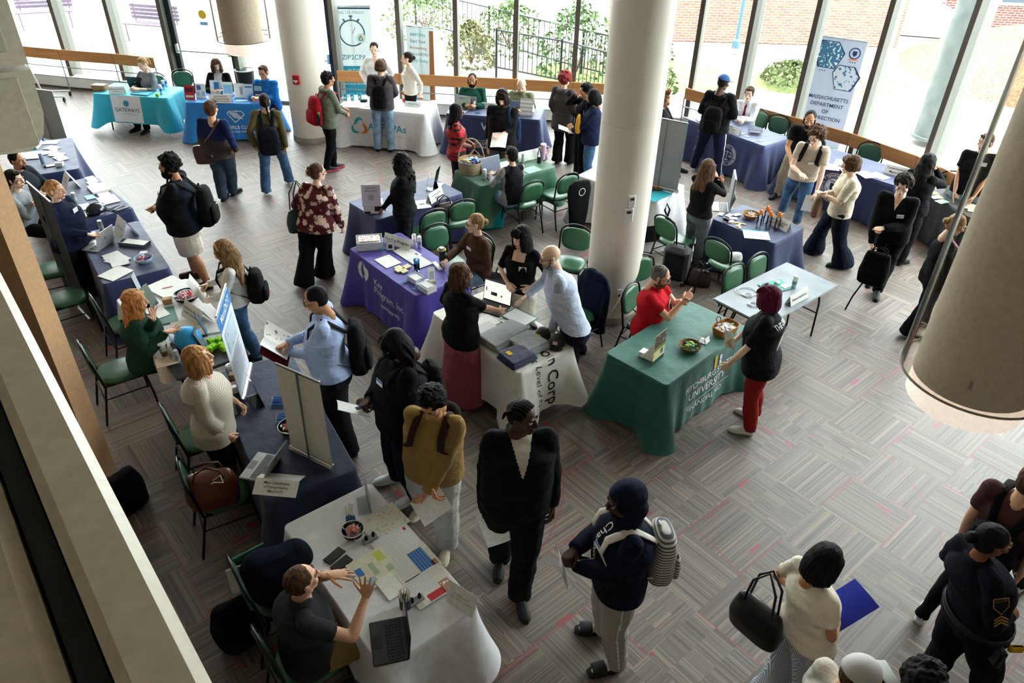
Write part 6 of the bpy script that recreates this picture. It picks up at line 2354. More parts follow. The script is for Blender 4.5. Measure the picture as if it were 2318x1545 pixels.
c52=P_('greensweater','seated person with long reddish blond hair in a dark green sweatshirt, hands raised',(298,659),22,hf=18,sit=.47,sex='f',skin='light',hair=('longwavy','straw'),bulk=1.32,top=dict(mat=clo2('1c3a30'),ease=.035),bottom=dict(mat=BK,ease=.01),R=(372,752,.98),L=(348,722,1.12),rh='open',lh='open',ldir=(.0,.1,1),lpn=(-.6,.6,0),rdir=(0,1,.1),rpn=(0,0,1),shoe=('slide','191512','100c0a'),kneeing=(.10,.44))
c53=P_('navyquarterzip','person with reddish ponytail in a navy quarter-zip gesturing over the hard-hat table',(118,410),-8,hf=2,h=1.64,sex='f',skin='light',hair=('lowbun','straw'),bulk=1.4,top=dict(mat=clo2('151c34'),ease=.03),bottom=dict(mat=BK),R=(196,530,1.02),L=(178,492,1.05),rh='open',lh='open',rpn=(0,0,1),lpn=(-1,0,.2),badge=(-.02,.05,None))
c55=P_('vestman','seated person with cropped black hair in a quilted vest at the far left table',(32,345),-8,sit=.47,skin='tan',hair=('buzz','black'),bulk=1.15,top=dict(mat=clo2('23272e'),ease=.03),bottom=dict(mat=BK),beard=('goatee','black'),R=TABLE_R,L=TABLE_L)
c56=P_('greyhoodie','seated young person with brown hair in a pale grey hoodie, arms folded',(26,387),-5,sit=.47,skin='pale',hair=('short','dark'),top=dict(mat=clo2('8b9095'),ease=.03),bottom=dict(mat=BK),R=(.0,.26,.95),L=(-.02,.28,.92))

# ================================================================ things on tables and floor
ZT=.757
AX,AY=math.radians(-48.5),math.radians(41.5)
rnd=random.Random(11)

def wdeg(A,B,z=ZT):
 d=at(B[0],B[1],z) - at(A[0],A[1],z)
 return math.degrees(math.atan2(d.y,d.x))

def L2(px,py,z=ZT):
 p=at(px,py,z)
 return p

def rot3(deg):
 return math.radians(deg)

def dirv(deg):
 a=math.radians(deg)
 return Vector((math.cos(a),math.sin(a),0))

NSH=[0]

def sheet(label,px,py,deg,w=.216,h=.28,m=None,t=.0015,z=ZT,group=None,cat='paper',name='paper_sheet',parts=(),text=None,tm=None):
 """deg: direction of the sheet's short edge (x)"""
 NSH[0] += 1
 p=L2(px,py,z + .0007 * (NSH[0] % 7))
 g=M();g.box((0,0,t / 2),(w,h,t))
 if not parts and not text:
  o=g.build(name,m or WHITE,None,tuple(p),rot=math.radians(deg))
  return tag(o,label,cat,group)
 rt=thing(name,label,cat,tuple(p),math.radians(deg),group)
 g.build('sheet',m or WHITE,rt)
 for (x,y,ww,hh,mm,nm) in parts:
  q=M();q.box((x,y,t + .0004),(ww,hh,.0006));q.build(nm,mm,rt)
 if text:
  for (tx,sz,x,y) in text:
   put_text(tx,sz,(x,y,t),(1,0,0),(0,1,0),tm or mat('black_print','1c1c1e',.6),rt,maxw=w * .94)
 return rt

def tent(label,px,py,deg,w=.28,h=.11,text=(),sz=.03,m=None,tm=None,lean=.35,z=ZT,cat='sign',double=True):
 """folded card sign; deg = direction its printed face looks to"""
 p=L2(px,py,z)
 rt=thing('tent_sign',label,cat,tuple(p),math.radians(deg) + PI / 2)
 m=m or WHITE
 dy=h * lean
 g=M();g.add([(-w / 2,-dy,0),(w / 2,-dy,0),(w / 2,0,h),(-w / 2,0,h),(-w / 2,-dy + .002,0),(w / 2,-dy + .002,0),(w / 2,.002,h),(-w / 2,.002,h)],[(0,1,2,3),(7,6,5,4),(3,2,6,7)])
 g.build('front_face',m,rt)
 if double:
  g=M();g.add([(-w / 2,dy,0),(w / 2,dy,0),(w / 2,.002,h),(-w / 2,.002,h),(-w / 2,dy + .002,0),(w / 2,dy + .002,0)],[(1,0,3,2),(4,5,2,3)])
  g.build('back_face',m,rt)
 n=len(text)
 u=unit((0,dy,h))
 for i,tx in enumerate(text):
  k_=(n - 1) / 2 - i
  c=np.array((0,-dy / 2,h / 2)) + u * k_ * sz * 1.25
  put_text(tx,sz,c,(1,0,0),u,tm or mat('black_print','1c1c1e',.6),rt,maxw=w * .92,off=.0025)
 return rt

def holder(label,px,py,deg,w=.20,h=.27,m=None,parts=(),text=(),lean=.22,z=ZT,name='brochure_stand',clear=True):
 """slanted acrylic stand with a printed insert; deg = where it looks"""
 p=L2(px,py,z)
 rt=thing(name,label,'display stand',tuple(p),math.radians(deg) + PI / 2)
 u=unit((0,h * lean,h))
 n=unit((0,-h,h * lean))
 R=frame((1,0,0),-n,u)
 if clear:
  g=M();g.box(np.array((0,0,0)) + u * h / 2,(w + .01,.003,h),R=R);g.box((0,.05,.002),(w + .01,.10,.003));g.build('acrylic',ACRYL,rt)
 g=M();g.box(u * h / 2 + n * .003,(w,.002,h - .005),R=R);ins=g.build('insert',m or WHITE,rt)
 for (x,y,ww,hh,mm) in parts:
  g=M();g.box(u * (h / 2 + y) + np.array((x,0,0)) + n * .0048,(ww,.001,hh),R=R);g.build('printed_panel',mm,ins)
 for (tx,sz,y,tmm) in text:
  put_text(tx,sz,u * (h / 2 + y) + n * .005,(1,0,0),u,tmm,ins,maxw=w * .9,off=.001)
 return rt

def can(label,px,py,z=ZT,m='b9c2c8',r=.029,h=.155,c2='8e9aa6',top='c8ccd0'):
 p=L2(px,py,z)
 rt=thing('drink_can',label,'can',tuple(p))
 g=M();g.tube([(0,0,0),(0,0,.008),(0,0,h - .012),(0,0,h)],[r * .86,r,r,r * .86],seg=20,caps='ff');g.build('can_body',mat('printed_can',m,.3,.4),rt,smooth=True)
 g=M();g.tube([(0,0,h),(0,0,h + .003)],r * .84,seg=20,caps='ff');g.build('lid',mat('can_lid',top,.25,.8),rt)
 g=M();g.tube([(0,0,h * .3),(0,0,h * .62)],r * 1.01,seg=20,caps='ff');g.build('printed_band',mat('can_print',c2,.4),rt,smooth=True)
 return rt

def bowl(label,px,py,r=.10,h=.07,m=None,z=ZT,n=16,cols=('b02030',),size=.016,sweets='wrapped sweets',weave=False,grp=None,slab=None,cone=.62,long_=1.6):
 p=L2(px,py,z)
 rt=thing('bowl',label,'bowl',tuple(p))
 a=np.linspace(0,2 * PI,33)[:-1]
 prof=[(r * cone,0),(r * .86,h * .35),(r,h),(r * .97,h),(r * .82,h * .38),(r * (cone - .03),.006)]
 g=M();g.grid([[(q * math.cos(t),q * math.sin(t),zz) for t in a] for q,zz in prof],wrap=True)
 g.add([(prof[0][0] * math.cos(t),prof[0][0] * math.sin(t),0) for t in a],[tuple(range(31,-1,-1))])
 g.add([(prof[-1][0] * math.cos(t),prof[-1][0] * math.sin(t),.006) for t in a],[tuple(range(32))])
 g.build('bowl_shell',m or glassy('clear_bowl','e6f0f2',.3),rt,smooth=True)
 g=M();g.tube([(r * math.cos(t),r * math.sin(t),h) for t in a],.004,closed=True,seg=6);g.build('rim',m or mat('clear_rim','c8d0d4',.3),rt,smooth=True)
 grp=grp or sweets + ' in the ' + label.split(',')[0][:40]
 protos=[]
 for c in cols:
  q=M();s=size
  q.tube([(-s * long_,0,0),(-s * long_ * .6,0,0),(-s * .5,0,0),(s * .5,0,0),(s * long_ * .6,0,0),(s * long_,0,0)],[s * .55,s * .22,s * .6,s * .6,s * .22,s * .55],seg=8,caps='ff',sq=.7)
  protos.append((q,mat('sweet_wrapper',c,.35,spec=.5)))
 me={}
 for i in range(n):
  j=i % len(protos)
  lay=i // max(1,int(n * .55))
  aa=i * 2.399
  rr=r * (.74 if lay == 0 else .45) * math.sqrt((i % max(1,int(n * .55)) + .5) / max(1,int(n * .55)))
  loc=(p.x + rr * math.cos(aa),p.y + rr * math.sin(aa),p.z + h * (.45 if lay == 0 else .95) + .006)
  if j not in me:
   o=protos[j][0].build('wrapped_sweet',protos[j][1],None,loc,smooth=True)
   me[j]=o
  else:
   o=me[j].copy();COL.objects.link(o);o.location=loc
  o.rotation_euler=(rnd.uniform(-.5,.5),rnd.uniform(-.5,.5),rnd.uniform(0,6.28))
  tag(o,slab or ('small %s lying in the %s' % (sweets[:-1] if sweets.endswith('s') else sweets,' '.join(label.split(',')[0].split()[:8]))),'sweet',grp)
 return rt

def laptop(label,px,py,deg,w=.33,d=.23,ang=105,m='b9bcc0',screen=None,key='3a3c40',z=ZT,show=None):
 """px,py: middle of the keyboard base; deg: direction the user sits in"""
 p=L2(px,py,z)
 rt=thing('laptop',label,'laptop',tuple(p),math.radians(deg) + PI / 2)
 mm=mat('laptop_shell',m,.35,.5)
 g=M();g.box((0,0,.009),(w,d,.018),bev=.006);b=g.build('keyboard_base',mm,rt)
 km=mat('keycap',key,.5)
 g=M()
 for r_ in range(5):
  for c_ in range(13):
   g.box((-w * .42 + w * .84 * c_ / 12,d * .36 - r_ * d * .098,.0195),(w * .052,d * .075,.003))
 g.build('keys',km,b)
 g=M();g.box((0,-d * .31,.0187),(w * .30,d * .26,.001));g.build('touchpad',mat('touchpad','8d9094' if m > '8' else '222326',.3),b)
 a=math.radians(ang)
 u=np.array((0,-math.cos(a) * -1 * -1,math.sin(a)))
 u=unit((0,-math.cos(a),math.sin(a)))
 n=unit(np.cross((1,0,0),u))
 R=frame((1,0,0),n,u)
 c=np.array((0,d / 2,.014)) + u * d * .5
 g=M();g.box(c,(w,.008,d),R=R,bev=.003);lid=g.build('lid',mm,rt)
 g=M();g.box(c + n * .0048,(w * .95,.0015,d * .90),R=R)
 sc=screen or mat('dark_screen','1a1e26',.15)
 s_=g.build('screen',sc,lid)
 if show:
  for (x,y,ww,hh,mm2) in show:
   g=M();g.box(c + n * .006 + np.array((x * w,0,0)) + u * y * d,(ww * w,.001,hh * d),R=R);g.build('screen_picture',mm2,s_)
 g=M();g.tube([c - n * .0045,c - n * .0055],.018,seg=16,caps='ff');g.build('lid_emblem',mat('emblem_grey','8b8f94',.3,.6),lid)
 return rt

def pens(label,px,py,deg,n=8,col='2a78b8',cat='pen',z=ZT,sp=.014,L=.14,group=None):
 p=L2(px,py,z)
 grp=group or label
 first=None
 for i in range(n):
  off=dirv(deg + 90) * ((i - n / 2) * sp)
  loc=(p.x + off.x,p.y + off.y,p.z + .005 + (.0085 if i % 3 == 1 else 0))
  if first is None:
   first=thing('ballpoint_pen',label,cat,loc,math.radians(deg),grp)
   g=M();g.tube([(-L * .42,0,0),(L * .32,0,0)],.0042,seg=8,caps='ff');g.build('barrel',mat('pen_barrel',col,.35),first,smooth=True)
   g=M();g.tube([(L * .32,0,0),(L * .45,0,0)],[.0042,.001],seg=8,caps='ff');g.tube([(-L * .42,0,0),(-L * .5,0,0)],.003,seg=8,caps='ff');g.build('tip',mat('pen_tip','c8ccd0',.3,.7),first,smooth=True)
  else:
   dup(first,loc,math.radians(deg + rnd.uniform(-9,9)),label,grp)

def roll_banner(label,px,py,deg,w,h,m,base_z=0.0,name='roll_up_banner',back=None,thick=.004,pole=True,tilt=0.0):
 """px,py: middle of the foot; deg: where the printed side looks. returns root, and a placer for prints"""
 p=at(px,py,base_z)
 rt=thing(name,label,'banner',tuple(p),math.radians(deg) + PI / 2)
 g=M();g.tube([(-w / 2 - .01,0,.035),(w / 2 + .01,0,.035)],.034,seg=16,caps='ff',side=(0,1,0));g.build('base_housing',CHROME,rt,smooth=True)
 g=M()
 u=unit((0,tilt,1))
 X=np.linspace(-w / 2,w / 2,5)
 for s in (0,thick):
  P=[[np.array((x,-.002 + s,.06)) + u * (h - .06) * t for x in X] for t in (0,.5,1)]
  g.grid(P if s == 0 else [r[::-1] for r in P],m=0 if s == 0 else 1)
 g.build('printed_sheet',[m,back or sheer('banner_back','c4c4c2')],rt)
 g=M();g.box(np.array((0,0,.06)) + u * (h - .05),(w + .01,.018,.022),bev=.004);g.build('top_rail',CHROME,rt)
 if pole:
  g=M();g.tube([(0,.03,.04),tuple(np.array((0,.012,.06)) + u * (h - .06))],.008,seg=8);g.build('support_pole',mat('pole_grey','6e7074',.4,.6),rt,smooth=True)
 def at_(x,z):
  return np.array((x,-.005,.06)) + u * (z - .06)
 return rt,at_,u

def quad(rt,pts,m,name='printed_panel',off=0.0):
 g=M();g.add(pts,[tuple(range(len(pts)))])
 return g.build(name,m,rt)

BLUEP=mat('blue_print','3a78b8',.6)
LBLUE=mat('light_blue_print','8fc0dc',.6)
REDP=mat('red_print','b83038',.6)
GREYP=mat('grey_print','a9adb2',.6)
BLKP=mat('black_print','1c1c1e',.6)
PRT=mat('printed_page','e4e4e2',.6,kind='print',c2='b4b6ba',scale=1.5)
# ---- table 1 (turquoise)
def wicker(label,px,py,w,d,h,z=ZT,m=None,deg=0,handle=False,fill=None,flare=1.12,hh=.25,rh=.006,round_=True):
 p=L2(px,py,z)
 rt=thing('wicker_basket',label,'basket',tuple(p),math.radians(deg))
 wm=m or mat('wicker','c79a62',.7,kind='wicker')
 g=M();N_=40;a=np.linspace(0,2 * PI,N_ + 1)[:-1]
 def P2(q,zz,k_):
  e=1.0 if round_ else .5
  return [(w / 2 * q * math.copysign(abs(math.cos(t)) ** e,math.cos(t)),d / 2 * q * math.copysign(abs(math.sin(t)) ** e,math.sin(t)),zz) for t in a]
 prof=[(1 / flare,0),(1.0,h * .5),(1.0 * (flare ** .3),h),(1.0 * (flare ** .3) - .05,h),(.93,h * .5),(1 / flare - .05,.008)]
 g.grid([P2(q,zz,0) for q,zz in prof],wrap=True)
 g.add(P2(1 / flare,0,0),[tuple(range(N_ - 1,-1,-1))]);g.add(P2(1 / flare - .05,.008,0),[tuple(range(N_))])
 g.build('woven_body',wm,rt,smooth=True)
 g=M();g.tube(P2(1.0 * (flare ** .3),h,0),rh,closed=True,seg=6);g.build('rim',wm,rt,smooth=True)
 if handle:
  g=M();g.tube([(w / 2 * math.cos(t),0,h * .9 + hh * math.sin(t)) for t in np.linspace(0,PI,17)],.011,seg=8);g.build('handle',wm,rt,smooth=True)
 return rt,p
wicker('small tan wicker basket lined with dark cloth on the turquoise table',228,203,.30,.20,.10,deg=-5,round_=False)
q=L2(228,203);g=M();g.box((0,0,.09),(.27,.18,.03),bev=.012);tag(g.build('cloth_liner',clo('1d2436'),None,tuple(q),rot=-.08),'dark folded cloth in the small wicker basket','cloth')
tent('folded white sign with teal print on the turquoise table',266.5,211,wdeg((243,211),(290,211)) - 90,.30,.13,('Gateways Community','Services'),.034,tm=mat('teal_print','2b86a8',.6))
laptop('dark laptop in front of the seated person in grey, lid towards the camera',318,196,85,m='26282c')
sheet('teal tote bags folded flat on the turquoise table',322,212,-10,.36,.22,clo('1a96ae'),t=.02,cat='bag',name='folded_tote')
for i,(x,y) in enumerate(((366,212),(372,202),(377,195))):
 can(('nearest','middle','farthest')[i] + ' of three blue-and-white drink cans on the turquoise table',x,y,m='dfe4ea',c2='3a7ac0',h=.17)
g=M();g.box((0,0,.03),(.06,.06,.06),bev=.01);tag(g.build('stress_toy',mat('lime_foam','9ccc30',.6),None,tuple(L2(357,218))),'lime green foam toy at the edge of the turquoise table','toy')
# ---- table 2 (azure)
for x,y,m_,pr,lab in ((431,226,REDP,((0,.05,.15,.08,mat('photo_dark','5a1a22',.6)),(0,-.07,.15,.04,WHITE)),'red brochure stand at the left end of the bright blue table'),
     (456,222,WHITE,((-.03,.06,.08,.09,BLUEP),(.05,-.05,.06,.08,LBLUE),(-.05,-.06,.05,.05,LBLUE)),'brochure stand with small blue photos, second on the bright blue table'),
     (489,214,WHITE,((.03,.03,.1,.14,BLUEP),),'brochure stand with a blue triangle print on the bright blue table'),
     (517,218,WHITE,((0,0,.17,.16,LBLUE),),'brochure stand with a pale blue photo on the bright blue table'),
     (543,221,WHITE,((.04,0,.06,.14,GREYP),),'brochure stand with a grey figure print on the bright blue table'),
     (564,223,mat('pale_blue_card','cfdde8',.6),((0,.08,.14,.03,BLUEP),),'pale blue brochure stand near the right end of the bright blue table'),
     (586,224,mat('navy_card','3a4c70',.6),((0,.06,.15,.09,LBLUE),(0,-.06,.12,.03,WHITE)),'dark blue brochure stand at the right end of the bright blue table')):
 holder(lab,x,y,-92,parts=pr,m=m_)
tent('folded white three-line sign on the bright blue table',501.5,231.5,wdeg((475,231),(528,232)) - 90,.42,.15,('Boys & Girls Club','of Fitchburg, Leominster','& Gardner Communities'),.034)
sheet('blue leaflets fanned on the bright blue table',548,228,10,.22,.12,LBLUE,t=.006,name='leaflet_stack')
# ---- table 3 (white)
for i,x in enumerate((783,798,815)):
 p=L2(x,227 - i)
 rt=thing('plastic_cup',('left','middle','right')[i] + ' of three teal plastic cups on the white table','cup',tuple(p))
 a=np.linspace(0,2 * PI,21)[:-1]
 g=M();g.grid([[(r_ * math.cos(t),r_ * math.sin(t),z) for t in a] for r_,z in ((.030,0),(.043,.12),(.040,.12),(.028,.006))],wrap=True);g.add([(.030 * math.cos(t),.030 * math.sin(t),0) for t in a],[tuple(range(19,-1,-1))])
 g.build('cup_body',mat('teal_plastic','1f9fb0',.35),rt,smooth=True)
 g=M();g.box((0,-.039,.06),(.03,.002,.04));g.build('printed_mark',WHITE,rt)
for x,y,lab,hh in ((915,228,'tall orange bottle with a white label and cap on the white table',.20),(954,223,'short orange jar with white lid on the white table',.12)):
 p=L2(x,y);rt=thing('bottle',lab,'bottle',tuple(p))
 g=M();g.tube([(0,0,0),(0,0,hh * .8),(0,0,hh * .9)],[.038,.038,.03],seg=16,caps='ff');g.build('bottle_body',mat('orange_plastic','d8552c',.35),rt,smooth=True)
 g=M();g.tube([(0,0,hh * .9),(0,0,hh)],.026,seg=16,caps='ff');g.build('cap',WHITE,rt,smooth=True)
 g=M();g.tube([(0,0,hh * .25),(0,0,hh * .6)],.0386,seg=16,caps='ff');g.build('label_band',WHITE,rt,smooth=True)
tent('low folded card with teal print on the white table',935,240,-100,.30,.09,('AAFCPAs',),.05,tm=TEALP)
for i,(x,y,m_) in enumerate(((805,238,PRT),(840,236,WHITE),(880,240,WHITE))):
 sheet(('printed flyer','white flyer next to the black clip','white flyer right of the person in jeans')[i] + ' on the white table with the triangle emblem',x,y,10 * i,m=m_)
g=M();g.box((0,0,.02),(.13,.08,.04),bev=.006);tag(g.build('card_holder',BLACKP,None,tuple(L2(824,230))),'small black card holder on the white table with the triangle emblem','holder')
# ---- pull-up banners
rt,A_,u=roll_banner('pull-up banner with a big stopwatch drawing and a teal lower half',812,236,-84,.85,2.05,sheer('banner_white','c8ced2',.4))
def pr(rt,A_,pts,m,nm='printed_panel'): quad(rt,[A_(x,z) for x,z in pts],m,nm)
pr(rt,A_,[(-.42,.22),(.42,.22),(.42,.84),(-.42,.84)],sheer('teal_banner_print','3aa0bc'))
pr(rt,A_,[(-.42,2.03),(-.42,2.0),(.42,2.0),(.42,2.03)][::1],mat('navy_print','1c2852',.6))
GP=mat('slate_print','5a6d84',.6)
for sg in annulus(.245,.275,0,1.52) + annulus(.0,.0,0,0)[:0] + [seg_(-.04,1.86,.04,1.86,.03),seg_(0,1.80,0,1.86,.03),seg_(-.17,1.80,-.13,1.76,.04),seg_(.17,1.80,.13,1.76,.04)]:
 quad(rt,[A_(x,z) + np.array((0,-.002,0)) for x,z in sg],GP,'stopwatch_print')
quad(rt,[A_(x,z) + np.array((0,-.003,0)) for x,z in seg_(0,1.5,.08,1.64,.012)],REDP,'stopwatch_print')
for sg in annulus(.0,.10,.18,1.42): quad(rt,[A_(x,z) + np.array((0,-.003,0)) for x,z in sg],WHITE,'stopwatch_print')
for sg,m_ in ((seg_(.13,1.38,.17,1.47,.025),TEALP),(seg_(.17,1.47,.22,1.38,.025),ORNG),(seg_(.22,1.375,.14,1.375,.022),TEALP)): quad(rt,[A_(x,z) + np.array((0,-.004,0)) for x,z in sg],m_,'emblem')
put_text('Ask Us About',.10,A_(0,1.94),(1,0,0),u,GREYP,rt,off=.003)
put_text('ZIP2CPA',.14,A_(0,1.02),(1,0,0),u,TEALP,rt,off=.003)
for i,t_ in enumerate(('Our Program','a path from student to CPA','guided study and mentoring','paid exams and classes')): put_text(t_,.06,A_(0,.76 - i * .10),(1,0,0),u,WP,rt,off=.004,maxw=.7)
rt,A_,u=roll_banner('pull-up banner with an orange photo edge inviting to start an accounting career',958,252,-106,.62,1.75,sheer('banner_white','c8ced2',.4))
pr(rt,A_,[(.18,.25),(.30,.25),(.30,1.70),(.21,1.70)],sheer('photo_orange','c07a50'))
pr(rt,A_,[(-.30,.12),(.30,.12),(.30,.24),(-.30,.30)],sheer('teal_banner_print','3aa0bc'))
for i,(t_,m_) in enumerate((('AAFCPAs',TEALP),('Start Your',GP),('Accounting',ORNG),('Career at AAFCPAs!',GP),('Apply Today',TEALP))): put_text(t_,.085,A_(-.05,1.60 - i * .13),(1,0,0),u,m_,rt,off=.003,maxw=.46)
rt,A_,u=roll_banner('tall grey pull-up banner with two hexagon photos of uniformed officers',1846,335,-122,.86,2.1,sheer('banner_grey','9ea2b4',.3))
def hexa(cx,cz,r,m,mirror=1):
 pts=[(cx + r * x,cz + r * z) for x,z in ((-.95,.35),(-.62,.92),(.45,.92),(.95,.25),(.55,-.80),(-.55,-.80))]
 quad(rt,[A_(x * 1.05 + 0,z) + np.array((0,-.001,0)) for x,z in [(cx + (x - cx) * 1.06,cz + (z - cz) * 1.06) for x,z in pts]][::-1],mat('navy_print','1c2852',.6),'hexagon_frame')
 quad(rt,[A_(x,z) + np.array((0,-.003,0)) for x,z in pts][::-1],m,'hexagon_photo')
hexa(-.18,1.78,.27,mat('photo_uniforms','35617e',.6,kind='patch',c2='c4c8cc',scale=2))
hexa(.20,1.40,.25,mat('photo_officer','a9acb8',.6,kind='patch',c2='35607c',scale=1.3))
for sg in annulus(.085,.105,.26,1.88) + annulus(0,.07,.26,1.88)[:0]: quad(rt,[A_(x,z) + np.array((0,-.002,0)) for x,z in sg],mat('navy_print','1c2852',.6),'seal')
quad(rt,[A_(x,z) + np.array((0,-.002,0)) for x,z in ((.22,1.92),(.30,1.92),(.30,1.86),(.26,1.82),(.22,1.86))],mat('navy_print','1c2852',.6),'seal')
quad(rt,[A_(x,z) + np.array((0,-.002,0)) for x,z in seg_(.18,1.765,.34,1.765,.022)],ORNG,'seal')
for i,t_ in enumerate(('MASSACHUSETTS','DEPARTMENT','OF','CORRECTION')): put_text(t_,.10,A_(0,1.00 - i * .13),(1,0,0),u,mat('navy_print','1c2852',.6),rt,off=.003,maxw=.74)
for cx,cz in ((-.25,1.50),(.26,1.72)):
 for k_ in (-1,0,1): quad(rt,[A_(x,z) + np.array((0,-.002,0)) for x,z in circ(.012,8,cx + k_ * .045,cz)],mat('navy_print','1c2852',.6),'dot')
# ---- table 4
laptop('laptop with an open dark screen at the left end of the navy table',1040,250,-110,m='9fa2a8',screen=mat('spreadsheet_screen','b8c4b8',.3))
laptop('silver laptop in front of the bearded person in green',1063,240,83,m='b4b9c4')
laptop('silver laptop in front of the balding person in olive',1168,250,78,m='8f9fc8')
can('white drink can beside the silver laptop on the navy table',1073,247,m='e8eaee',c2='c0c8d4')
tent('folded sign with two lines of print between the laptops on the navy table',1110,244,-98,.34,.10,('Executive Office','of Veterans Services'),.03)
holder('white printed stand at the right end of the navy table of the laptops',1190,263,-100,.24,.32,m=PRT)
g=M();g.tube([(0.03 * math.cos(t * 2.2) + t * .008,.04 * math.sin(t * 2.6),.006) for t in range(12)],.006,seg=6);tag(g.build('lanyard',BLUEP,None,tuple(L2(1076,256)),smooth=True),'bundle of blue lanyards by the white drink can','lanyard')
# ---- table 5, 6, 7
tent("folded three-line sign on the scales-of-justice table",1652,299,wdeg((1632,293),(1672,305)) - 90,.42,.13,('District',"Attorney's Office",'Worcester County'),.034)
p=L2(1708,303);rt=thing('wire_basket','small black wire basket on the scales-of-justice table','basket',tuple(p),math.radians(-15))
g=M()
for z in (.01,.04,.07,.10):
 g.tube([(-.11 - z * .2,-.07 - z * .2,z),(.11 + z * .2,-.07 - z * .2,z),(.11 + z * .2,.07 + z * .2,z),(-.11 - z * .2,.07 + z * .2,z)],.003,closed=True,seg=5)
for i in range(9):
 x=-.11 + i * .0275
 g.tube([(x,-.07,.01),(x * 1.15,-.09,.10)],.002,seg=4);g.tube([(x,.07,.01),(x * 1.15,.09,.10)],.002,seg=4)
g.build('wire_mesh',BLACKM,rt)
g=M();g.box((0,0,.03),(.19,.11,.03),bev=.01);g.build('filling',mat('sweets_mix','6d6482',.6),rt)
for i,(x,y,d) in enumerate(((1682,302,20),(1690,308,-30),(1706,319,10),(1722,318,40))):
 sheet('small pale blue card ' + ('left of the wire basket','below the wire basket to its left','in front of the wire basket, left one','in front of the wire basket, right one')[i],x,y,d,.09,.055,LBLUE,t=.002,name='business_card',cat='card')
sheet('stack of white papers at the far left corner of the scales-of-justice table',1590,272,0,.21,.14,WHITE,t=.02,name='paper_stack')
for i,(x,y,m_,lab) in enumerate(((1905,368,mat('magazine_cover','c9b8b0',.5,kind='patch',c2='4a5c80'),'glossy magazine'),(1883,378,WHITE,'white leaflet'),(1918,385,PRT,'printed leaflet'),(1960,395,WHITE,'round-cornered white flyer'),(1990,398,mat('cream_paper','e8dcc8',.6),'cream flyer'),(1840,352,WHITE,'white sheet by the can holder'))):
 sheet(lab + ' on the correction department table, ' + ('under the grey banner','left of the magazine','behind the person in cream','near the two-line folded sign','right of the round-cornered flyer','at its left end')[i],x,y,-30 + 15 * i,m=m_)
tent('large folded two-line sign at the right end of the correction table',2031.5,396,wdeg((1995,388),(2068,404)) - 90,.42,.14,('Commonwealth of','Massachusetts'),.046)
tent('small folded card on the black-clothed table',2152,438,-110,.16,.12,('STATE POLICE',),.02)
for i,(x,y,m_) in enumerate(((2110,437,mat('lime_paper','b8c878',.6)),(2120,446,mat('pale_lime_paper','c8d8a0',.6)),(2132,456,mat('mint_paper','9fc8a0',.6)),(2158,442,mat('green_notebook','4a6a58',.6)),(2205,470,WHITE),(2215,476,PRT))):
 sheet(('lime leaflet at the left end','pale lime leaflet second from the left','mint leaflet in the middle','dark green notebook','white sheet beside the big lamp','printed sheet under the white one')[i] + ' on the black-clothed table',x,y,12 * i,.18 if i < 4 else .24,.12 if i < 4 else .28,m_,t=.004)
can('silver drink can on the black-clothed table',2183,450,m='c4c8cc',c2='9aa6b4')
# ---- table 8
OC=mat('orange_cap','d8762c',.35)
for i,(x,y) in enumerate(((1716,514),(1737,517),(1757,520),(1731,505))):
 p=L2(x,y);rt=thing('water_bottle','clear sports bottle with an orange cap, ' + ('left one of the front three','middle one of the front three','right one of the front three','the one standing behind the front three')[i],'bottle',tuple(p))
 a=np.linspace(0,2 * PI,25)[:-1]
 g=M();g.grid([[(r_ * math.cos(t),r_ * math.sin(t),z) for t in a] for r_,z in ((.036,0),(.036,.10),(.032,.12),(.036,.14),(.036,.17),(.026,.20))],wrap=True);g.build('bottle_body',glassy('clear_tritan','e8eef4',.4),rt,smooth=True)
 g=M();g.tube([(0,0,.195),(0,0,.235)],.030,seg=16,caps='ff');g.tube([(0,0,.235),(0,0,.255)],[.022,.014],seg=12,caps='ff');c_=g.build('cap',OC,rt,smooth=True)
 g=M();g.tube([(-.022,0,.235),(-.018,0,.275),(.018,0,.275),(.022,0,.235)],.005,seg=6);g.build('carry_loop',OC,c_,smooth=True)
bowl('woven bowl of pale sweets on the navy table of the clear bottles',1699,492,.12,.06,mat('wicker','c79a62',.7,kind='wicker'),n=16,cols=('e0d0c8','d8a8a0','c8c0d0'))
tent('folded two-line sign behind the clear bottles',1762.5,513.5,wdeg((1740,503),(1785,524)) - 90,.34,.14,('Center of Opportunity','of Central Mass.'),.032)
for i,(x,y,d) in enumerate(((1642,480,10),(1650,487,40),(1660,494,-10),(1632,484,60),(1668,486,25))):
 sheet('white card, one of five strewn on the navy table of the clear bottles',x,y,d,.11,.07,WHITE,t=.002 + i * .001,group='strewn white cards',name='info_card',cat='card')
for i,(x,y,d) in enumerate(((1664,504,10),(1672,509,50),(1679,506,-25),(1674,513,80))):
 sheet('orange strip card, one of four near the phone on the navy table',x,y,d,.12,.03,mat('orange_card','d8a868',.6),t=.002 + i * .001,group='orange strip cards',name='info_card',cat='card')
sheet('teal and white folder at the near corner of the navy table of the clear bottles',1712,532,-8,.34,.24,WHITE,t=.004,name='paper_folder',cat='folder',parts=((0,.13,.34,.03,TEALP,'header'),))
def phone(label,px,py,deg,z=ZT,m='101114'):
 p=L2(px,py,z);rt=thing('mobile_phone',label,'phone',tuple(p),math.radians(deg))
 g=M();g.box((0,0,.0045),(.078,.158,.009),bev=.003);g.build('case',mat('phone_case',m,.4),rt)
 g=M();g.box((0,0,.0093),(.070,.150,.0008));g.build('screen',mat('phone_screen','0b0d12',.08,spec=.6),rt)
phone('phone in a pinkish case lying on the navy table of the clear bottles',1650,502,-75,m='b07878')
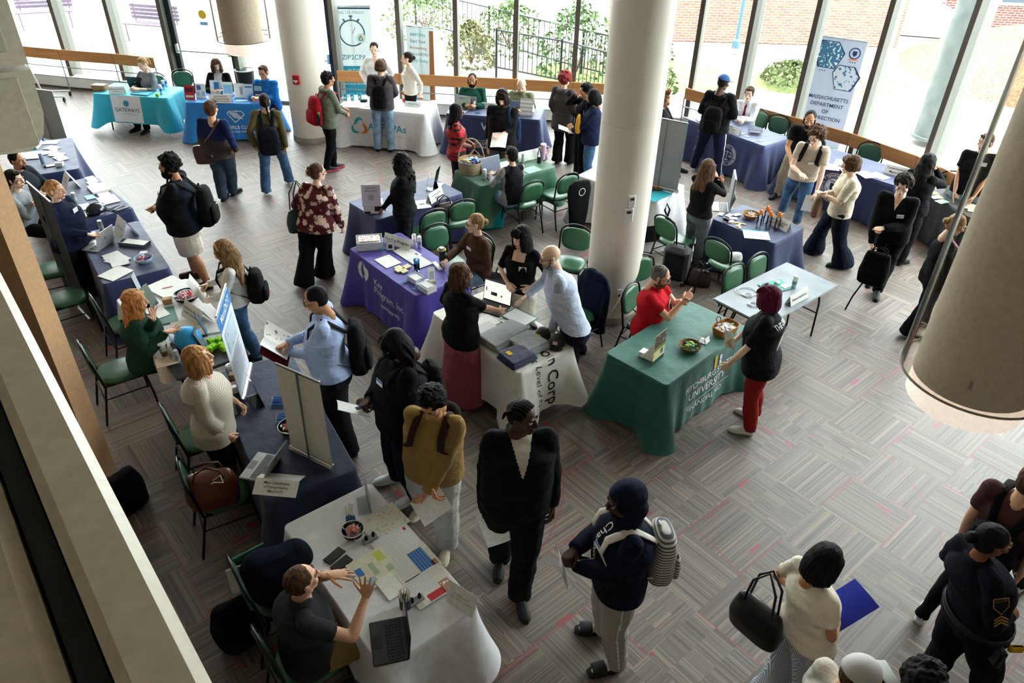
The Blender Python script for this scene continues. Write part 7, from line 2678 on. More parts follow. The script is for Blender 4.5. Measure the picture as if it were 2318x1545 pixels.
g=M();g.ell((0,0,.016),(.035,.055,.018));tag(g.build('computer_mouse',BLACKP,None,tuple(L2(1642,497)),smooth=True,rot=.5),'small black computer mouse by the pink-cased phone','mouse')
laptop('laptop the long-haired person in black stands over',1630,470,170,m='9da2a6',screen=mat('teal_screen','4aa0a8',.3))
g=M();g.box((0,0,.25),(.03,.40,.50),bev=.008);tag(g.build('display_board',mat('grey_board','8f9092',.6),None,tuple(L2(1650,468)),rot=math.radians(-10)),'narrow grey display board standing at the back of the navy table','display board')
# ---- table 9 (bare)
def coil(label,px,py,r,n):
 p=L2(px,py,.742)
 g=M();g.tube([((r * (1 - .08 * math.sin(t * .37))) * math.cos(t) + .01 * math.sin(t * .5),r * .8 * math.sin(t),.004 + .0028 * (i % 4)) for i,t in enumerate(np.linspace(0,2 * PI * n,20 * n))],.0035,seg=6)
 tag(g.build('charging_cable',mat('white_cable','dcdcdc',.4),None,tuple(p),smooth=True),label,'cable')
coil('large loose loop of white cable on the bare grey table',1690,660,.12,2)
coil('tight white cable coil near the magenta-haired person on the bare grey table',1706,689,.06,5)
coil('small white cable coil inside the loose loop',1693,668,.055,4)
sheet('teal folder on the bare grey table',1755,648,25,.34,.24,mat('teal_folder','2a8a80',.5),t=.004,z=.742,name='paper_folder',cat='folder')
sheet('white slip of paper on the teal folder',1777,647,40,.10,.08,WHITE,t=.002,z=.747)
g=M();g.box((0,0,.015),(.06,.05,.03),bev=.006);tag(g.build('power_adapter',mat('white_plug','e2e2e2',.4),None,tuple(L2(1759,641,.747)),rot=.6),'white power adapter on the teal folder','adapter')
can('silver-green drink can on the bare grey table',1796,650,z=.742,m='c4d0cc',c2='6f8f90')
tent('folded one-line sign on the bare grey table',1803.5,679.5,wdeg((1775,695),(1832,664)) - 90,.36,.12,('Resourcesoft Inc.',),.042,z=.742)
# ---- table 10 (green)
rtb=holder('upright photo poster of a university on a white stand, on the dark green table',1488,818,wdeg((1473,832),(1503,806)) - 90,.22,.36,m=mat('cream_yellow_poster','e2dca8',.6),lean=.02,clear=False,
  parts=((0,.10,.22,.15,mat('photo_crowd','5a4c44',.6,kind='patch',c2='8a9aa8',scale=2)),(0,.005,.22,.04,mat('olive_print','8a8a3a',.6)),(.05,-.06,.05,.06,mat('slate_print','5a6d84',.6)),(0,-.15,.22,.05,mat('forest_print','1f4a40',.6))))
g=M();g.add([(-.04,.006,0),(.04,.006,0),(.04,.16,0),(-.04,.16,0),(0,.012,.30)],[(0,1,4),(1,2,4),(2,3,4),(3,0,4),(3,2,1,0)]);g.box((0,.17,.03),(.10,.06,.06),bev=.004);g.build('easel_foot',WHITE,rtb)
bowl('shallow woven bowl of green foam shapes on the dark green table',1561,790,.115,.055,mat('wicker','a87c48',.7,kind='wicker'),n=14,cols=('7aa838','2f7a50','3f9a80','a8c840'),size=.030,sweets='green foam shapes',long_=.8)
rt,p=wicker('rectangular orange-brown wicker basket with a looped handle on the dark green table',1640,752,.28,.19,.09,deg=40,m=mat('wicker_orange','c8803c',.6,kind='wicker'),round_=False)
g=M();g.tube([(-.03,.09,.09),(-.035,.11,.13),(0,.12,.15),(.035,.11,.13),(.03,.09,.09)],.006,seg=6);g.build('handle',mat('wicker_orange','c8803c',.6,kind='wicker'),rt,smooth=True)
g=M();g.box((0,0,.045),(.25,.165,.03),bev=.01);g.build('paper_liner',WHITE,rt)
for i in range(11):
 m_=mat('sweet_wrapper',('d8c0c8','7a8a50','a87890','c8c8c0')[i % 4],.35,spec=.5)
 g=M();g.tube([(-.03,0,0),(.03,0,0)],[.011,.011],seg=8,sq=.5)
 o=g.build('wrapped_sweet',m_,None,(p.x + rnd.uniform(-.07,.07),p.y + rnd.uniform(-.05,.05),p.z + .07 + rnd.uniform(0,.02)),smooth=True);o.rotation_euler=(0,rnd.uniform(-.3,.3),rnd.uniform(0,3))
 tag(o,'sweet in a shiny wrapper lying in the rectangular orange-brown basket','sweet','sweets in the rectangular basket')
holder('tiny white card stand with a black foot on the dark green table',1602,776,-40,.09,.07,lean=.4)
# ---- table 11 (forest green)
rt,p=wicker('big pale woven basket with a tall hoop handle on the forest green table',1067,388,.40,.40,.19,m=mat('wicker_pale','d8c09c',.7,kind='wicker'),handle=True,hh=.36,flare=1.08)
for i in range(26):
 m_=mat('sweet_wrapper',('2a5ac0','3f86c8','e0c048','203a80','d8dce4')[i % 5],.3,spec=.5)
 g=M();g.box((0,0,0),(.06,.04,.012),bev=.004)
 a=i * 2.4;r_=.15 * math.sqrt((i + .5) / 26)
 o=g.build('snack_packet',m_,None,(p.x + r_ * math.cos(a),p.y + r_ * math.sin(a),p.z + .165 + rnd.uniform(0,.03)));o.rotation_euler=(rnd.uniform(-.5,.5),rnd.uniform(-.5,.5),rnd.uniform(0,3))
 tag(o,'small blue, yellow or white snack packet in the hoop-handled basket','snack','snack packets in the big basket')
laptop('grey laptop the person in two-tone sleeves works on',1124,398,-52,m='8d9098',screen=mat('grey_screen','6c7284',.2),w=.36,d=.25)
can('white drink can beside the big woven basket',1097,405,m='dcdedc',c2='b8c8c0')
can('pale drink can in front of the blank white card',1184,368,m='cfdcd4',c2='9fc0b0')
tent('large blank white folded card on the forest green table',1195,360,125,.44,.15,())
p=L2(1220,368);rt=thing('soda_bottle','clear soda bottle half full of cola on the forest green table','bottle',tuple(p))
g=M();g.tube([(0,0,0),(0,0,.11)],.034,seg=16,caps='ff');g.build('cola',mat('cola','1a0c0a',.15),rt,smooth=True)
a=np.linspace(0,2 * PI,21)[:-1];g=M();g.grid([[(r_ * math.cos(t),r_ * math.sin(t),z) for t in a] for r_,z in ((.035,.10),(.035,.16),(.018,.21),(.013,.24))],wrap=True);g.build('bottle_body',glassy('clear_pet','e8eef0',.4),rt,smooth=True)
g=M();g.tube([(0,0,.238),(0,0,.255)],.015,seg=12,caps='ff');g.build('cap',mat('dark_cap','2a2a30',.4),rt,smooth=True)
p=L2(1229,360);rt=thing('tumbler','pink tumbler with a side handle on the forest green table','tumbler',tuple(p),.3)
g=M();g.tube([(0,0,0),(0,0,.09),(0,0,.11),(0,0,.24)],[.034,.036,.047,.049],seg=20,caps='ff');g.build('tumbler_body',mat('pink_tumbler','c8a4bc',.4),rt,smooth=True)
g=M();g.tube([(.045,0,.21),(.09,0,.20),(.09,0,.10),(.045,0,.09)],.010,seg=8);g.build('handle',mat('pink_tumbler','c8a4bc',.4),rt,smooth=True)
g=M();g.tube([(0,0,.24),(0,0,.255)],.048,seg=20,caps='ff');g.build('lid',mat('pink_lid','ddc8d4',.4),rt,smooth=True)
sheet('green sheet of paper on the forest green table beside the cans',1203,384,-50,m=mat('green_paper','7fae94',.6))
sheet('white leaflet half hidden behind the two-tone sleeves',1142,372,-50,m=PRT)
# ---- table 12 (navy)
p=L2(846,478);rt=thing('boxed_game','white and dark printed box standing on the navy table, under a framed notice','box',tuple(p),math.radians(8))
g=M();g.box((0,0,.08),(.26,.16,.16),bev=.003);b_=g.build('carton',WHITE,rt)
g=M();g.box((.07,-.0815,.07),(.10,.002,.07));g.box((-.08,-.0815,.02),(.08,.002,.03));g.build('printed_panel',BLKP,b_)
put_text('TIMES OPTION',.022,(-.06,-.0805,.13),(1,0,0),(0,0,1),REDP,b_,off=.002)
holder('framed notice in grey lettering standing on the white box',842,466,-82,.25,.30,m=mat('framed_notice','d4d4e4',.6),z=ZT + .165,lean=.1,parts=((0,-.03,.08,.08,GREYP),),text=(('NOTICE TO',.03,.10,BLKP),('APPLICANTS',.03,.06,BLKP)))
holder('blank clear stand leaning back on the navy table behind the sign',985,420,170,.22,.30)
holder('small brochure stand on the navy table behind the woman in black',965,428,180,.11,.24,m=GREYP)
tent('folded sign on the navy table right of the woman in black',985,451,wdeg((968,462),(1002,440)) - 90,.34,.14,('Cooperative Elder','Services'),.034)
sheet('white sheet with a green phone print on the navy table',955,462,20,m=WHITE,parts=((0,0,.08,.05,mat('forest_print','1f4a40',.6),'print'),))
# ---- table 13 (purple)
def clearbox(label,px,py,w,d,h,deg,fillcol,z=ZT,lid=None):
 p=L2(px,py,z);rt=thing('plastic_box',label,'box',tuple(p),math.radians(deg))
 bm=mat('frosted_plastic','d8dcdf',.3)
 g=M()
 for s in (-1,1):
  g.box((s * w / 2,0,h / 2),(.004,d,h));g.box((0,s * d / 2,h / 2),(w,.004,h))
 g.box((0,0,.003),(w,d,.006));g.build('box_walls',bm,rt)
 g=M();g.box((0,0,h * .72),(w * .94,d * .92,h * .3),bev=.008);g.build('filling',mat('box_filling',fillcol,.6),rt)
 if lid: g=M();g.box((0,0,h + .002),(w * .8,d * .7,.004));g.build('label_card',lid,rt)
clearbox('frosted box of red and white giveaways at the back corner of the purple table',837,557,.32,.24,.11,12,'e0dcd8',lid=mat('red_white_print','d8d0cc',.6,kind='patch',c2='a02830',scale=5))
clearbox('small clear box of cards with a lid on the purple table, near the pen cup',942,636,.16,.13,.07,-45,'d4d6d8')
clearbox('clear box at the near corner of the purple table',967,656,.18,.14,.07,-45,'dcdcd8',lid=PRT)
pens('blue pen lying by the frosted box on the purple table',862,563,40,6,'2a98c8')
pens('blue pen lying left of the small clear box on the purple table',917,638,50,3,'2a98c8')
pens('blue pen lying between the two clear boxes on the purple table',945,650,50,6,'2a98c8')
holder('small box-like stand with a face print on the purple table',884,566,-85,.10,.14,lean=.15,parts=((0,-.02,.05,.05,BLKP),),text=(('Resources',.016,.05,BLKP),))
tent('long folded one-line sign at the back of the purple table',902,555,wdeg((868,544),(936,566)) - 90,.42,.13,('The Key Program',),.055)
can('left one of two white cans beside the long sign on the purple table',938,555,m='e0e2e6',c2='c8a8b0')
can('right one of two white cans beside the long sign on the purple table',950,560,m='dcdee2',c2='8898b0')
sheet('white sheet nearest the lettered side of the purple table',878,591,-48,m=WHITE,w=.28,h=.22)
sheet('white sheet with a purple corner mark in the middle of the purple table',922,572,-48,m=WHITE,w=.32,h=.23,parts=((.10,.07,.05,.03,mat('purple_print','7a5ab8',.6),'corner_mark'),))
sheet('white sheet right of the pen cup on the purple table',950,592,-48,m=PRT,w=.28,h=.20)
for i,(x,y) in enumerate(((903,612),(921,604),(914,614),(902,607))):
 sheet('square coaster in a cream tone, one of four beside the pen cup',x,y,-48,.085,.085,mat('cream_coaster','d8d0a8',.6),t=.014,group='cream coasters',name='coaster',cat='coaster')
def pencup(label,px,py,n,col,m=None,h=.10,r=.035,hh=.15):
 p=L2(px,py);rt=thing('pen_cup',label,'pen holder',tuple(p))
 a=np.linspace(0,2 * PI,21)[:-1]
 g=M();g.grid([[(r_ * math.cos(t),r_ * math.sin(t),z) for t in a] for r_,z in ((r,0),(r,h),(r - .003,h),(r - .003,.004))],wrap=True);g.add([(r * math.cos(t),r * math.sin(t),0) for t in a],[tuple(range(19,-1,-1))]);g.build('cup',m or ACRYL,rt,smooth=True)
 for i in range(n):
  t=i * 2.4;q=r * .6
  g=M();g.tube([(q * .6 * math.cos(t),q * .6 * math.sin(t),.008),(q * 1.7 * math.cos(t),q * 1.7 * math.sin(t),hh)],.0042,seg=7)
  tag(g.build('ballpoint_pen',mat('pen_barrel',col,.35),None,tuple(p),smooth=True),'pen standing in the ' + label.split(' on ')[0],'pen','pens in the ' + label.split(' on ')[0])
pencup('clear cup of bright blue pens on the purple table',944,612,16,'2a98c8')
holder('white cut-out stand with a yellow foot on the purple table',978,640,-60,.09,.20,lean=.1,parts=((0,-.09,.09,.02,mat('yellow_print','d8b848',.6)),(0,.0,.06,.1,GREYP)))
sheet('narrow white strip beside the dark tumbler on the purple table',990,603,30,.05,.20,WHITE,t=.02,name='card_box',cat='box')
p=L2(1001,603);rt=thing('tumbler','tall dark tumbler with a yellow carry ring held by the person in brown','tumbler',tuple(p))
g=M();g.tube([(0,0,0),(0,0,.10),(0,0,.24)],[.034,.038,.042],seg=20,caps='ff');g.build('tumbler_body',mat('navy_tumbler','171b28',.35),rt,smooth=True)
g=M();g.tube([(0,0,.24),(0,0,.262)],[.043,.03],seg=20,caps='ff');g.build('lid',mat('grey_lid','7d9098',.3),rt,smooth=True)
g=M();g.tube([(.05 * math.cos(t),.05 * math.sin(t),.235) for t in np.linspace(0,2 * PI,17)[:-1]],.006,closed=True,seg=6);g.build('carry_ring',mat('yellow_ring','d8b020',.4),rt,smooth=True)
# ---- table 14 (banner cloth)
scr=mat('lit_white_screen','e4e0d4',.3)
_b=scr.node_tree.nodes['Principled BSDF'];_b.inputs['Emission Color'].default_value=(1,.97,.9,1);_b.inputs['Emission Strength'].default_value=.12
laptop('open laptop with a white web page, its screen towards the camera',1112,698,-118,m='1b1c20',screen=scr,w=.36,d=.25,ang=100,show=((-.12,-.12,.22,.16,mat('photo_street','7a8c98',.5,kind='patch',c2='4a5a40')),(.15,-.14,.06,.09,mat('yellow_print','d8b848',.6)),(-.40,.05,.04,.2,GREYP)))
sheet('teal-edged white certificate folder on the banner cloth',1176,718,-40,.34,.25,mat('teal_folder','2a6a60',.5),t=.005,name='paper_folder',cat='folder',parts=((0,0,.31,.22,PRT,'certificate'),))
for i,(x,y,t_) in enumerate(((1096,738,.05),(1098,756,.06),(1120,712,.004))):
 sheet(('stack of white leaflets right of the pink skirt, rear one','stack of white leaflets right of the pink skirt, front one','loose sheet in front of the web-page laptop')[i],x,y,-48,m=PRT if i else WHITE,t=t_,name='paper_stack' if i < 2 else 'paper_sheet')
pens('dark pen lying beside the web-page laptop',1152,704,20,1,'1a1a1e')
def folded(label,px,py,deg,col,w=.26,d=.30,h=.05,mark=None,cat='shirt',z=ZT):
 p=L2(px,py,z)
 g=M()
 for i in range(3):
  g.box((rnd.uniform(-.01,.01),rnd.uniform(-.01,.01),h * (i + .5) / 3),(w - .02 * i,d - .02 * i,h / 3),R=rz_(rnd.uniform(-.08,.08)),bev=.012)
 v,f=bake(g,.007,2,lambda v: wob(v,22,.006) + wob(v,50,.002))
 rt=thing('folded_shirt',label,cat,tuple(p),math.radians(deg))
 raw_mesh('folded_cloth',[(v,f,0)],[clo(col)],rt)
 if mark:
  g=M();g.box(mark[1],(.07,.05,.004),bev=.001);g.build('emblem',mark[0],rt)
YEL=mat('yellow_emblem','d0a418',.6)
folded('heap of grey T-shirts at the left of the banner cloth',1128,772,-45,'8b8d90',.34,.36,.08,(YEL,(.05,-.15,.05)))
folded('grey T-shirt between the left heap and the caps',1160,748,-40,'94969a',.30,.26,.06)
folded('heap of grey T-shirts in the middle with yellow print',1195,783,-50,'8e9093',.34,.34,.08,(YEL,(-.02,-.13,.075)))
folded('navy folded T-shirt with a yellow emblem at the front edge',1170,812,-52,'141d40',.30,.34,.08,(YEL,(-.03,-.08,.088)))
def cap_(label,px,py,deg,col,mk):
 p=L2(px,py);rt=thing('baseball_cap',label,'cap',tuple(p),math.radians(deg))
 g=M();g.ell((0,0,.02),(.085,.10,.10),seg=20,rings=12)
 v,f=bake(g,.008,2);keep=v[np.asarray(f)].mean(1)[:,2] > .005
 raw_mesh('crown',[(v,np.asarray(f)[keep],0)],[clo(col)],rt)
 g=M();g.grid([[(.08 * s * math.cos(t),-.07 - .085 * s * (1 - .0) * math.sin(t) ,.012 - .01 * abs(math.cos(t)) + .004 * k_) for t in np.linspace(0,PI,15)] for k_ in (0,1) for s in ((.35,1.0) if k_ == 0 else (1.0,.35))]);g.build('visor',clo(col),rt,smooth=True)
 if mk: g=M();g.box((.0,-.098,.07),(.05,.004,.035),R=np.array([[1,0,0],[0,math.cos(-.5),-math.sin(-.5)],[0,math.sin(-.5),math.cos(-.5)]]));g.build('patch',mk,rt)
cap_('dark cap with a gold emblem behind the flag cap',1228,762,-30,'16160f',YEL)
cap_('black cap with a small flag patch at the near right of the banner cloth',1262,778,-20,'0e120f',mat('flag_patch','b88a80',.6,kind='stripe_h',c2='e0dcd4',scale=8))
g=M()
for s in (-1,1): g.ell((s * .03,0,.012),(.026,.018,.008))
g.tube([(-.055,0,.012),(-.06,.08,.006)],.002,seg=5);g.tube([(.055,0,.012),(.06,.08,.006)],.002,seg=5);g.tube([(-.01,0,.014),(.01,0,.014)],.002,seg=5)
tag(g.build('sunglasses',mat('dark_lens','14161c',.15),None,tuple(L2(1200,745)),smooth=True,rot=.8),'dark sunglasses lying among the caps and T-shirts','sunglasses')
g=M();g.box((0,0,.025),(.06,.12,.05),bev=.015);tag(g.build('glasses_case',BLACKP,None,tuple(L2(1207,742)),smooth=True,rot=.4),'black case standing beside the sunglasses','case')
p=at(1160,905,0);g=M();g.box((0,0,.16),(.30,.22,.32),bev=.004);tag(g.build('cardboard_box',WHITE,None,tuple(p + Vector((-.05,.18,0))),rot=-.85),'white carton on the floor under the banner cloth','box')
# ---- table 15 (runner)
holder('tall grey photo brochure stand behind the green-sweatered person',322,668,10,.11,.28,m=mat('photo_grey','9aa0aa',.6,kind='patch',c2='e0e0e0'),lean=.15)
holder('dark green photo stand next to the tall grey one',352,692,-10,.12,.26,m=mat('photo_green','5c6a60',.6,kind='patch',c2='9aa8a0'),lean=.35)
sheet('big white newspaper sheets at the back of the white runner',383,650,-35,.42,.36,WHITE,t=.01,name='newspaper')
pens('red pen lying on the newspaper sheets',380,650,30,1,'c83040',z=ZT + .01)
p=L2(380,685);g=M();g.box((0,0,.03),(.10,.07,.06),bev=.005);tag(g.build('card_box',mat('kraft_card','b08868',.7),None,tuple(p),rot=.4),'small brown card box on the white runner','box')
bowl('clear bowl of red sweets on the white runner',424,678,.14,.075,n=26,cols=('c02838','d86878','e8d0d0'),size=.020)
tent('folded two-line sign standing on the white runner',446,720.5,wdeg((420,703),(472,738)) - 90,.36,.17,('Habitat for Humanity','North Central MA'),.038,lean=.5)
sheet('teal folder on the white runner by the raised hands',370,715,30,.26,.34,mat('teal_folder','2a6a60',.5),t=.003,name='paper_folder',cat='folder')
sheet('white sheet lying across the teal folder',352,708,45,m=WHITE,t=.006)
sheet('stack of cream booklets on the white runner',420,738,25,.28,.20,mat('cream_booklet','ded6c8',.6,kind='print',c2='9a8a78'),t=.02,name='booklet_stack')
p=L2(432,790);rt=thing('globe_ball','bright blue foam ball on the white runner','ball',tuple(p + Vector((0,0,.13))))
g=M();g.ell((0,0,0),.13,seg=32,rings=20);g.build('ball',mat('sky_blue_foam','2a9ad8',.5),rt,smooth=True)
holder('narrow blue brochure box next to the blue ball',470,755,20,.10,.26,m=mat('slate_print','5a6d84',.6),lean=.3)
holder('clear acrylic stand left of the blue ball',412,785,30,.26,.20,m=mat('clear_sheet','cfd2d4',.4),lean=.5)
holder('smoky acrylic rack of cards beside the green cubes',470,790,12,.14,.26,m=mat('smoky_card','5a6670',.4),lean=.35)
sheet('white clipboard strip at the runner edge by the green cubes',488,748,20,.34,.09,WHITE,t=.012,name='clipboard',cat='clipboard')
LIME=mat('lime_foam','8ed818',.55)
cub=None
for i,(x,y,zz) in enumerate(((478,778,0),(496,775,0),(514,772,0),(484,790,0),(503,787,0),(516,784,0),(475,796,0),(508,793,.0))):
 p=L2(x,y,.742)
 g=M();g.box((0,0,.032),(.062,.062,.064),bev=.008)
 o=g.build('foam_cube',LIME,None,tuple(p),rot=rnd.uniform(0,1.5))
 tag(o,'bright lime foam cube, one of eight on the dark end of the folding table','toy cube','lime foam cubes')
def coffee(label,px,py):
 p=L2(px,py);rt=thing('coffee_cup',label,'cup',tuple(p))
 a=np.linspace(0,2 * PI,25)[:-1]
 g=M();g.tube([(0,0,.004),(0,0,.07)],[.029,.036],seg=20,caps='ff');g.build('iced_coffee',mat('milky_coffee','b89470',.4),rt,smooth=True)
 g=M();g.grid([[(r_ * math.cos(t),r_ * math.sin(t),z) for t in a] for r_,z in ((.030,0),(.046,.15))],wrap=True);g.build('cup',ACRYL,rt,smooth=True)
 g=M();g.grid([[(r_ * math.cos(t),r_ * math.sin(t),z) for t in a] for r_,z in ((.048,.148),(.048,.156),(.040,.17),(.012,.172))],wrap=True);g.build('lid',mat('clear_lid','dfe3e5',.3),rt,smooth=True)
coffee('iced coffee cup with a clear lid beside the green-sweatered person',374,805)
coffee('iced coffee cup on the long navy table by the poster banner',527,858)
can('left one of two slim silver cans by the seated person in green',390,812,m='b4b8bc',c2='8b9094',r=.025,h=.13)
can('right one of two slim silver cans by the seated person in green',403,817,m='b4b8bc',c2='8b9094',r=.025,h=.13)
sheet('white napkin with a snack by the seated person in green',378,818,30,.20,.16,mat('napkin','d8ccba',.8),t=.008,name='napkin',cat='napkin')
# ---- table 16 (long navy)
rt,A_,u=roll_banner('narrow poster banner with a blue header standing at the end of the long navy table',558,872,10,.56,.95,mat('poster_white','d3dbe6',.6),base_z=ZT,tilt=.06,pole=True)
pr(rt,A_,[(-.29,.78),(.29,.78),(.29,.93),(-.29,.93)],BLUEP,'header')
put_text('MassDOT',.10,A_(0,.86),(1,0,0),u,WP,rt,off=.004)
pr(rt,A_,[(-.2,.50),(.2,.50),(.2,.72),(-.2,.72)],mat('map_print','b8c8d8',.6,kind='patch',c2='98b898'),'map')
for k_ in range(9): pr(rt,A_,[(-.25,.44 - k_ * .035),(.22 - .05 * (k_ % 3),.44 - k_ * .035),(.22 - .05 * (k_ % 3),.452 - k_ * .035),(-.25,.452 - k_ * .035)],GREYP,'text_line')
rt,A_,u=roll_banner('white table-top banner seen from behind on the long navy table, beside the silver laptop',707,1042,12,.46,.92,mat('banner_front','c8ccd0',.6),base_z=ZT,back=mat('white_banner_back','d9d4ca',.7),tilt=.0)
rt.rotation_euler=(0,0,math.radians(wdeg((665,1020),(750,1062)) + 90) + PI / 2)
holder('clear acrylic sign holder with a printed sheet on the long navy table',590,905,35,.22,.28,m=mat('printed_sheet','c6cbd6',.5,kind='print',c2='9aa0ae'),lean=.2)
can('left one of two white-silver cans on the long navy table',517,905,m='c8ccd2',c2='6d88a8',h=.16)
can('right one of two white-silver cans on the long navy table',537,905,m='c8ccd2',c2='4a5c74',h=.16)
g=M();g.box((0,0,.02),(.09,.07,.04),bev=.01);tag(g.build('mint_tin',mat('pink_box','c890a0',.5),None,tuple(L2(532,873)),rot=.5),'small pink box behind the cans on the long navy table','box')
sheet('open notebook beside the striped sweater',510,885,35,.26,.20,WHITE,t=.008,name='notebook',cat='notebook')
sheet('black tablet on a dark folder beside the striped sweater',515,928,40,.16,.24,mat('phone_screen','0b0d12',.08,spec=.6),t=.009,name='tablet',cat='tablet')
pens('blue and black pen in the row near the acrylic sign holder',632,908,8,11,'2a68b0',sp=.0135)
pens('blue and black pen in the row beside the clear sweet bowl',643,946,12,11,'2a68b0',sp=.0135)
bowl('clear bowl of red and yellow sweets behind the white banner',660,976,.11,.07,n=18,cols=('d87050','e8c890','c04040'),size=.016)
laptop('silver laptop open beside the white banner',590,1058,wdeg((598,1092),(655,1012)) + 90,m='c4c6c8',w=.32,d=.22,key='6b6e74',ang=112)
tent('low folded three-line sign in front of the silver laptop',632,1097,wdeg((574,1092),(690,1102)) - 90,.36,.065,('Mass. Department','of Transportation','(MassDOT)'),.028,lean=1.9)
# ---- table 17 (nearest)
holder('clear acrylic panel at the far end of the nearest white table',838,1140,15,.20,.22,m=mat('clear_sheet2','b9bcc0',.3),lean=.1)
bowl('clear bowl of salmon-coloured sweets on the nearest white table',800,1212,.085,.075,n=22,cols=('c87868','d89888'),size=.013,long_=2.2)
p=L2(795,1185)
for i in range(6):
 g=M();g.box((0,0,.11),(.018,.004,.20));g.box((0,-.003,.06),(.019,.003,.07),m=1)
 o=g.build('leaflet_strip',[WHITE,BLUEP],None,(p.x - .03 + i * .012,p.y + .01 * (i % 2),p.z));o.rotation_euler=(rnd.uniform(-.1,.1),rnd.uniform(-.12,.12),.6)
 tag(o,'blue and white leaflet strip standing behind the salmon sweets','leaflet','upright leaflet strips')
def stamp(label,px,py):
 p=L2(px,py);rt=thing('charging_block',label,'stamp',tuple(p),.7)
 g=M();g.box((0,0,.015),(.12,.05,.03),bev=.005);g.build('base',mat('grey_block','8b8d90',.5),rt)
 for s in (-1,1):
  g=M();g.tube([(s * .03,0,.03),(s * .03,0,.055),(s * .03,0,.07)],[.014,.014,.008],seg=10,caps='ff');g.build('knob',BLACKP,rt,smooth=True)
stamp('pair of black-topped stamps beside the salmon sweets',838,1222)
stamp('pair of black-topped stamps beside the pen pot',942,1362)
sheet('grey form with boxes at the far end of the nearest white table',868,1180,-48,.26,.33,mat('grey_form','d4cfc4',.6,kind='patch',c2='b9b4aa',scale=3))
sheet('white text sheet beside the stamps on the nearest white table',900,1232,-50,.26,.32,PRT,t=.004,parts=((-.10,.12,.03,.02,REDP,'mark'),))
sheet('leaflet with a blue text panel in the middle of the nearest white table',937,1275,-50,.26,.33,mat('cream_leaflet','d9d5cc',.6),t=.004,parts=((0,.06,.20,.12,mat('blue_panel','2e62a8',.6,kind='print',c2='6f98c8'),'panel'),(.08,.13,.05,.04,mat('photo_face','b07858',.6),'photo'),(0,-.08,.22,.12,PRT,'text')))
sheet('leaflet with a red corner near the end of the nearest white table',972,1325,-50,.26,.33,mat('cream_leaflet','d9d5cc',.6),t=.004,parts=((.07,.10,.11,.08,mat('photo_group','a87868',.6,kind='patch',c2='e8e8e8',scale=3),'photo'),(.09,0,.06,.13,REDP,'panel'),(-.04,-.04,.15,.18,PRT,'text')))
sheet('yellow, green and blue coloured campus map on the nearest white table',846,1287,-50,.30,.30,mat('cream_map','e0dcc4',.5),t=.003,name='colour_map',parts=((-.08,.09,.10,.06,mat('lime_print','c8d060',.6),'zone'),(.06,.10,.06,.05,mat('sage_print','a8c098',.6),'zone'),(.0,.0,.12,.04,mat('sage_print','a8c098',.6),'zone'),(.09,-.06,.07,.07,LBLUE,'zone'),(-.03,-.10,.08,.05,BLUEP,'zone')))
sheet('white notepad under the coloured campus map',884,1328,-50,.20,.14,WHITE,t=.012,name='notepad',cat='notepad')
pencup('mesh pot of pens on the nearest white table',918,1372,14,'cfc8b8',mat('black_mesh','3a3c40',.4),h=.09,r=.04,hh=.15)
laptop('black laptop in front of the seated person in charcoal',880,1452,-165,m='3c3e42',key='17181a',w=.33,d=.23,ang=95)
phone('upper one of two black phones on the nearest white table',757,1258,-35)
phone('lower one of two black phones on the nearest white table',773,1276,-38)
tent('folded white sign with red stamps at the near corner of the nearest white table',1051,1365,wdeg((1020,1345),(1082,1385)) - 90,.24,.16,('COMMUNITY','WE DON’T HACK'),.024,tm=GREYP,lean=.4)
# ---- tables 18-20 (left)
for i,(x,y,d,w_,h_,m_) in enumerate(((115,322,10,.25,.18,WHITE),(118,335,-20,.22,.16,WHITE),(112,345,30,.24,.16,PRT),(128,350,0,.22,.15,WHITE),(138,358,-40,.24,.16,mat('pale_blue_card','cfdde8',.6)),(68,352,20,.30,.34,WHITE),(52,345,-30,.24,.30,mat('teal_folder','2a8a80',.5)))):
 sheet(('white leaflet farthest','white leaflet second farthest','printed leaflet third','white leaflet fourth','pale blue leaflet nearest','big white sheet','teal folder')[i] + (' in the fan' if i < 5 else '') + ' on the farthest table along the left side',x,y,d,w_,h_,m_,t=.004 + .001 * i)
g=M();g.tube([(0.04 * math.cos(t * 1.3),.05 * math.sin(t * 1.3),.006 + .002 * t) for t in range(14)],.007,seg=6);tag(g.build('lanyard',BLUEP,None,tuple(L2(96,320)),smooth=True),'coil of blue lanyards on the farthest table along the left side','lanyard')
tent('folded sign on the farthest table along the left side',80,330,10,.30,.16,(),lean=.5)
can('bluish can on the farthest table along the left side',97,368,m='98a4b8',c2='7c8aa8')
phone('dark phone lying on the farthest table along the left side',112,376,-55)
clearbox('small clear box near the front edge of the farthest left table',136,375,.10,.08,.06,10,'c0ccd8')
rt,A_,u=roll_banner('thin banner seen edge-on behind the farthest left table',122,322,75,.7,1.0,mat('pale_banner','a8c4dc',.6),base_z=0.0)
tent('folded sign with two lines of print on the hard-hat table',161,420,wdeg((150,405),(172,435)) - 90,.32,.19,('UNION','Local No. 4'),.04,lean=.5)
for i,(x,y,w_,h_,t_) in enumerate(((208,408,.26,.12,.02),(212,418,.26,.12,.02),(224,428,.30,.24,.03),(236,440,.20,.16,.004),(245,452,.30,.24,.006),(204,446,.16,.12,.003))):
 sheet(('rear of two strip-like leaflet stacks','front of two strip-like leaflet stacks','thick white booklet stack','small white sheet behind the hard hat','large white sheet right of the hard hat','small printed card left of the hard hat')[i] + ' on the hard-hat table',x,y,-48,w_,h_,WHITE if i != 5 else LBLUE,t=t_)
can('grey drink can on the hard-hat table',172,460,m='9aa49c',c2='b8c0b8')
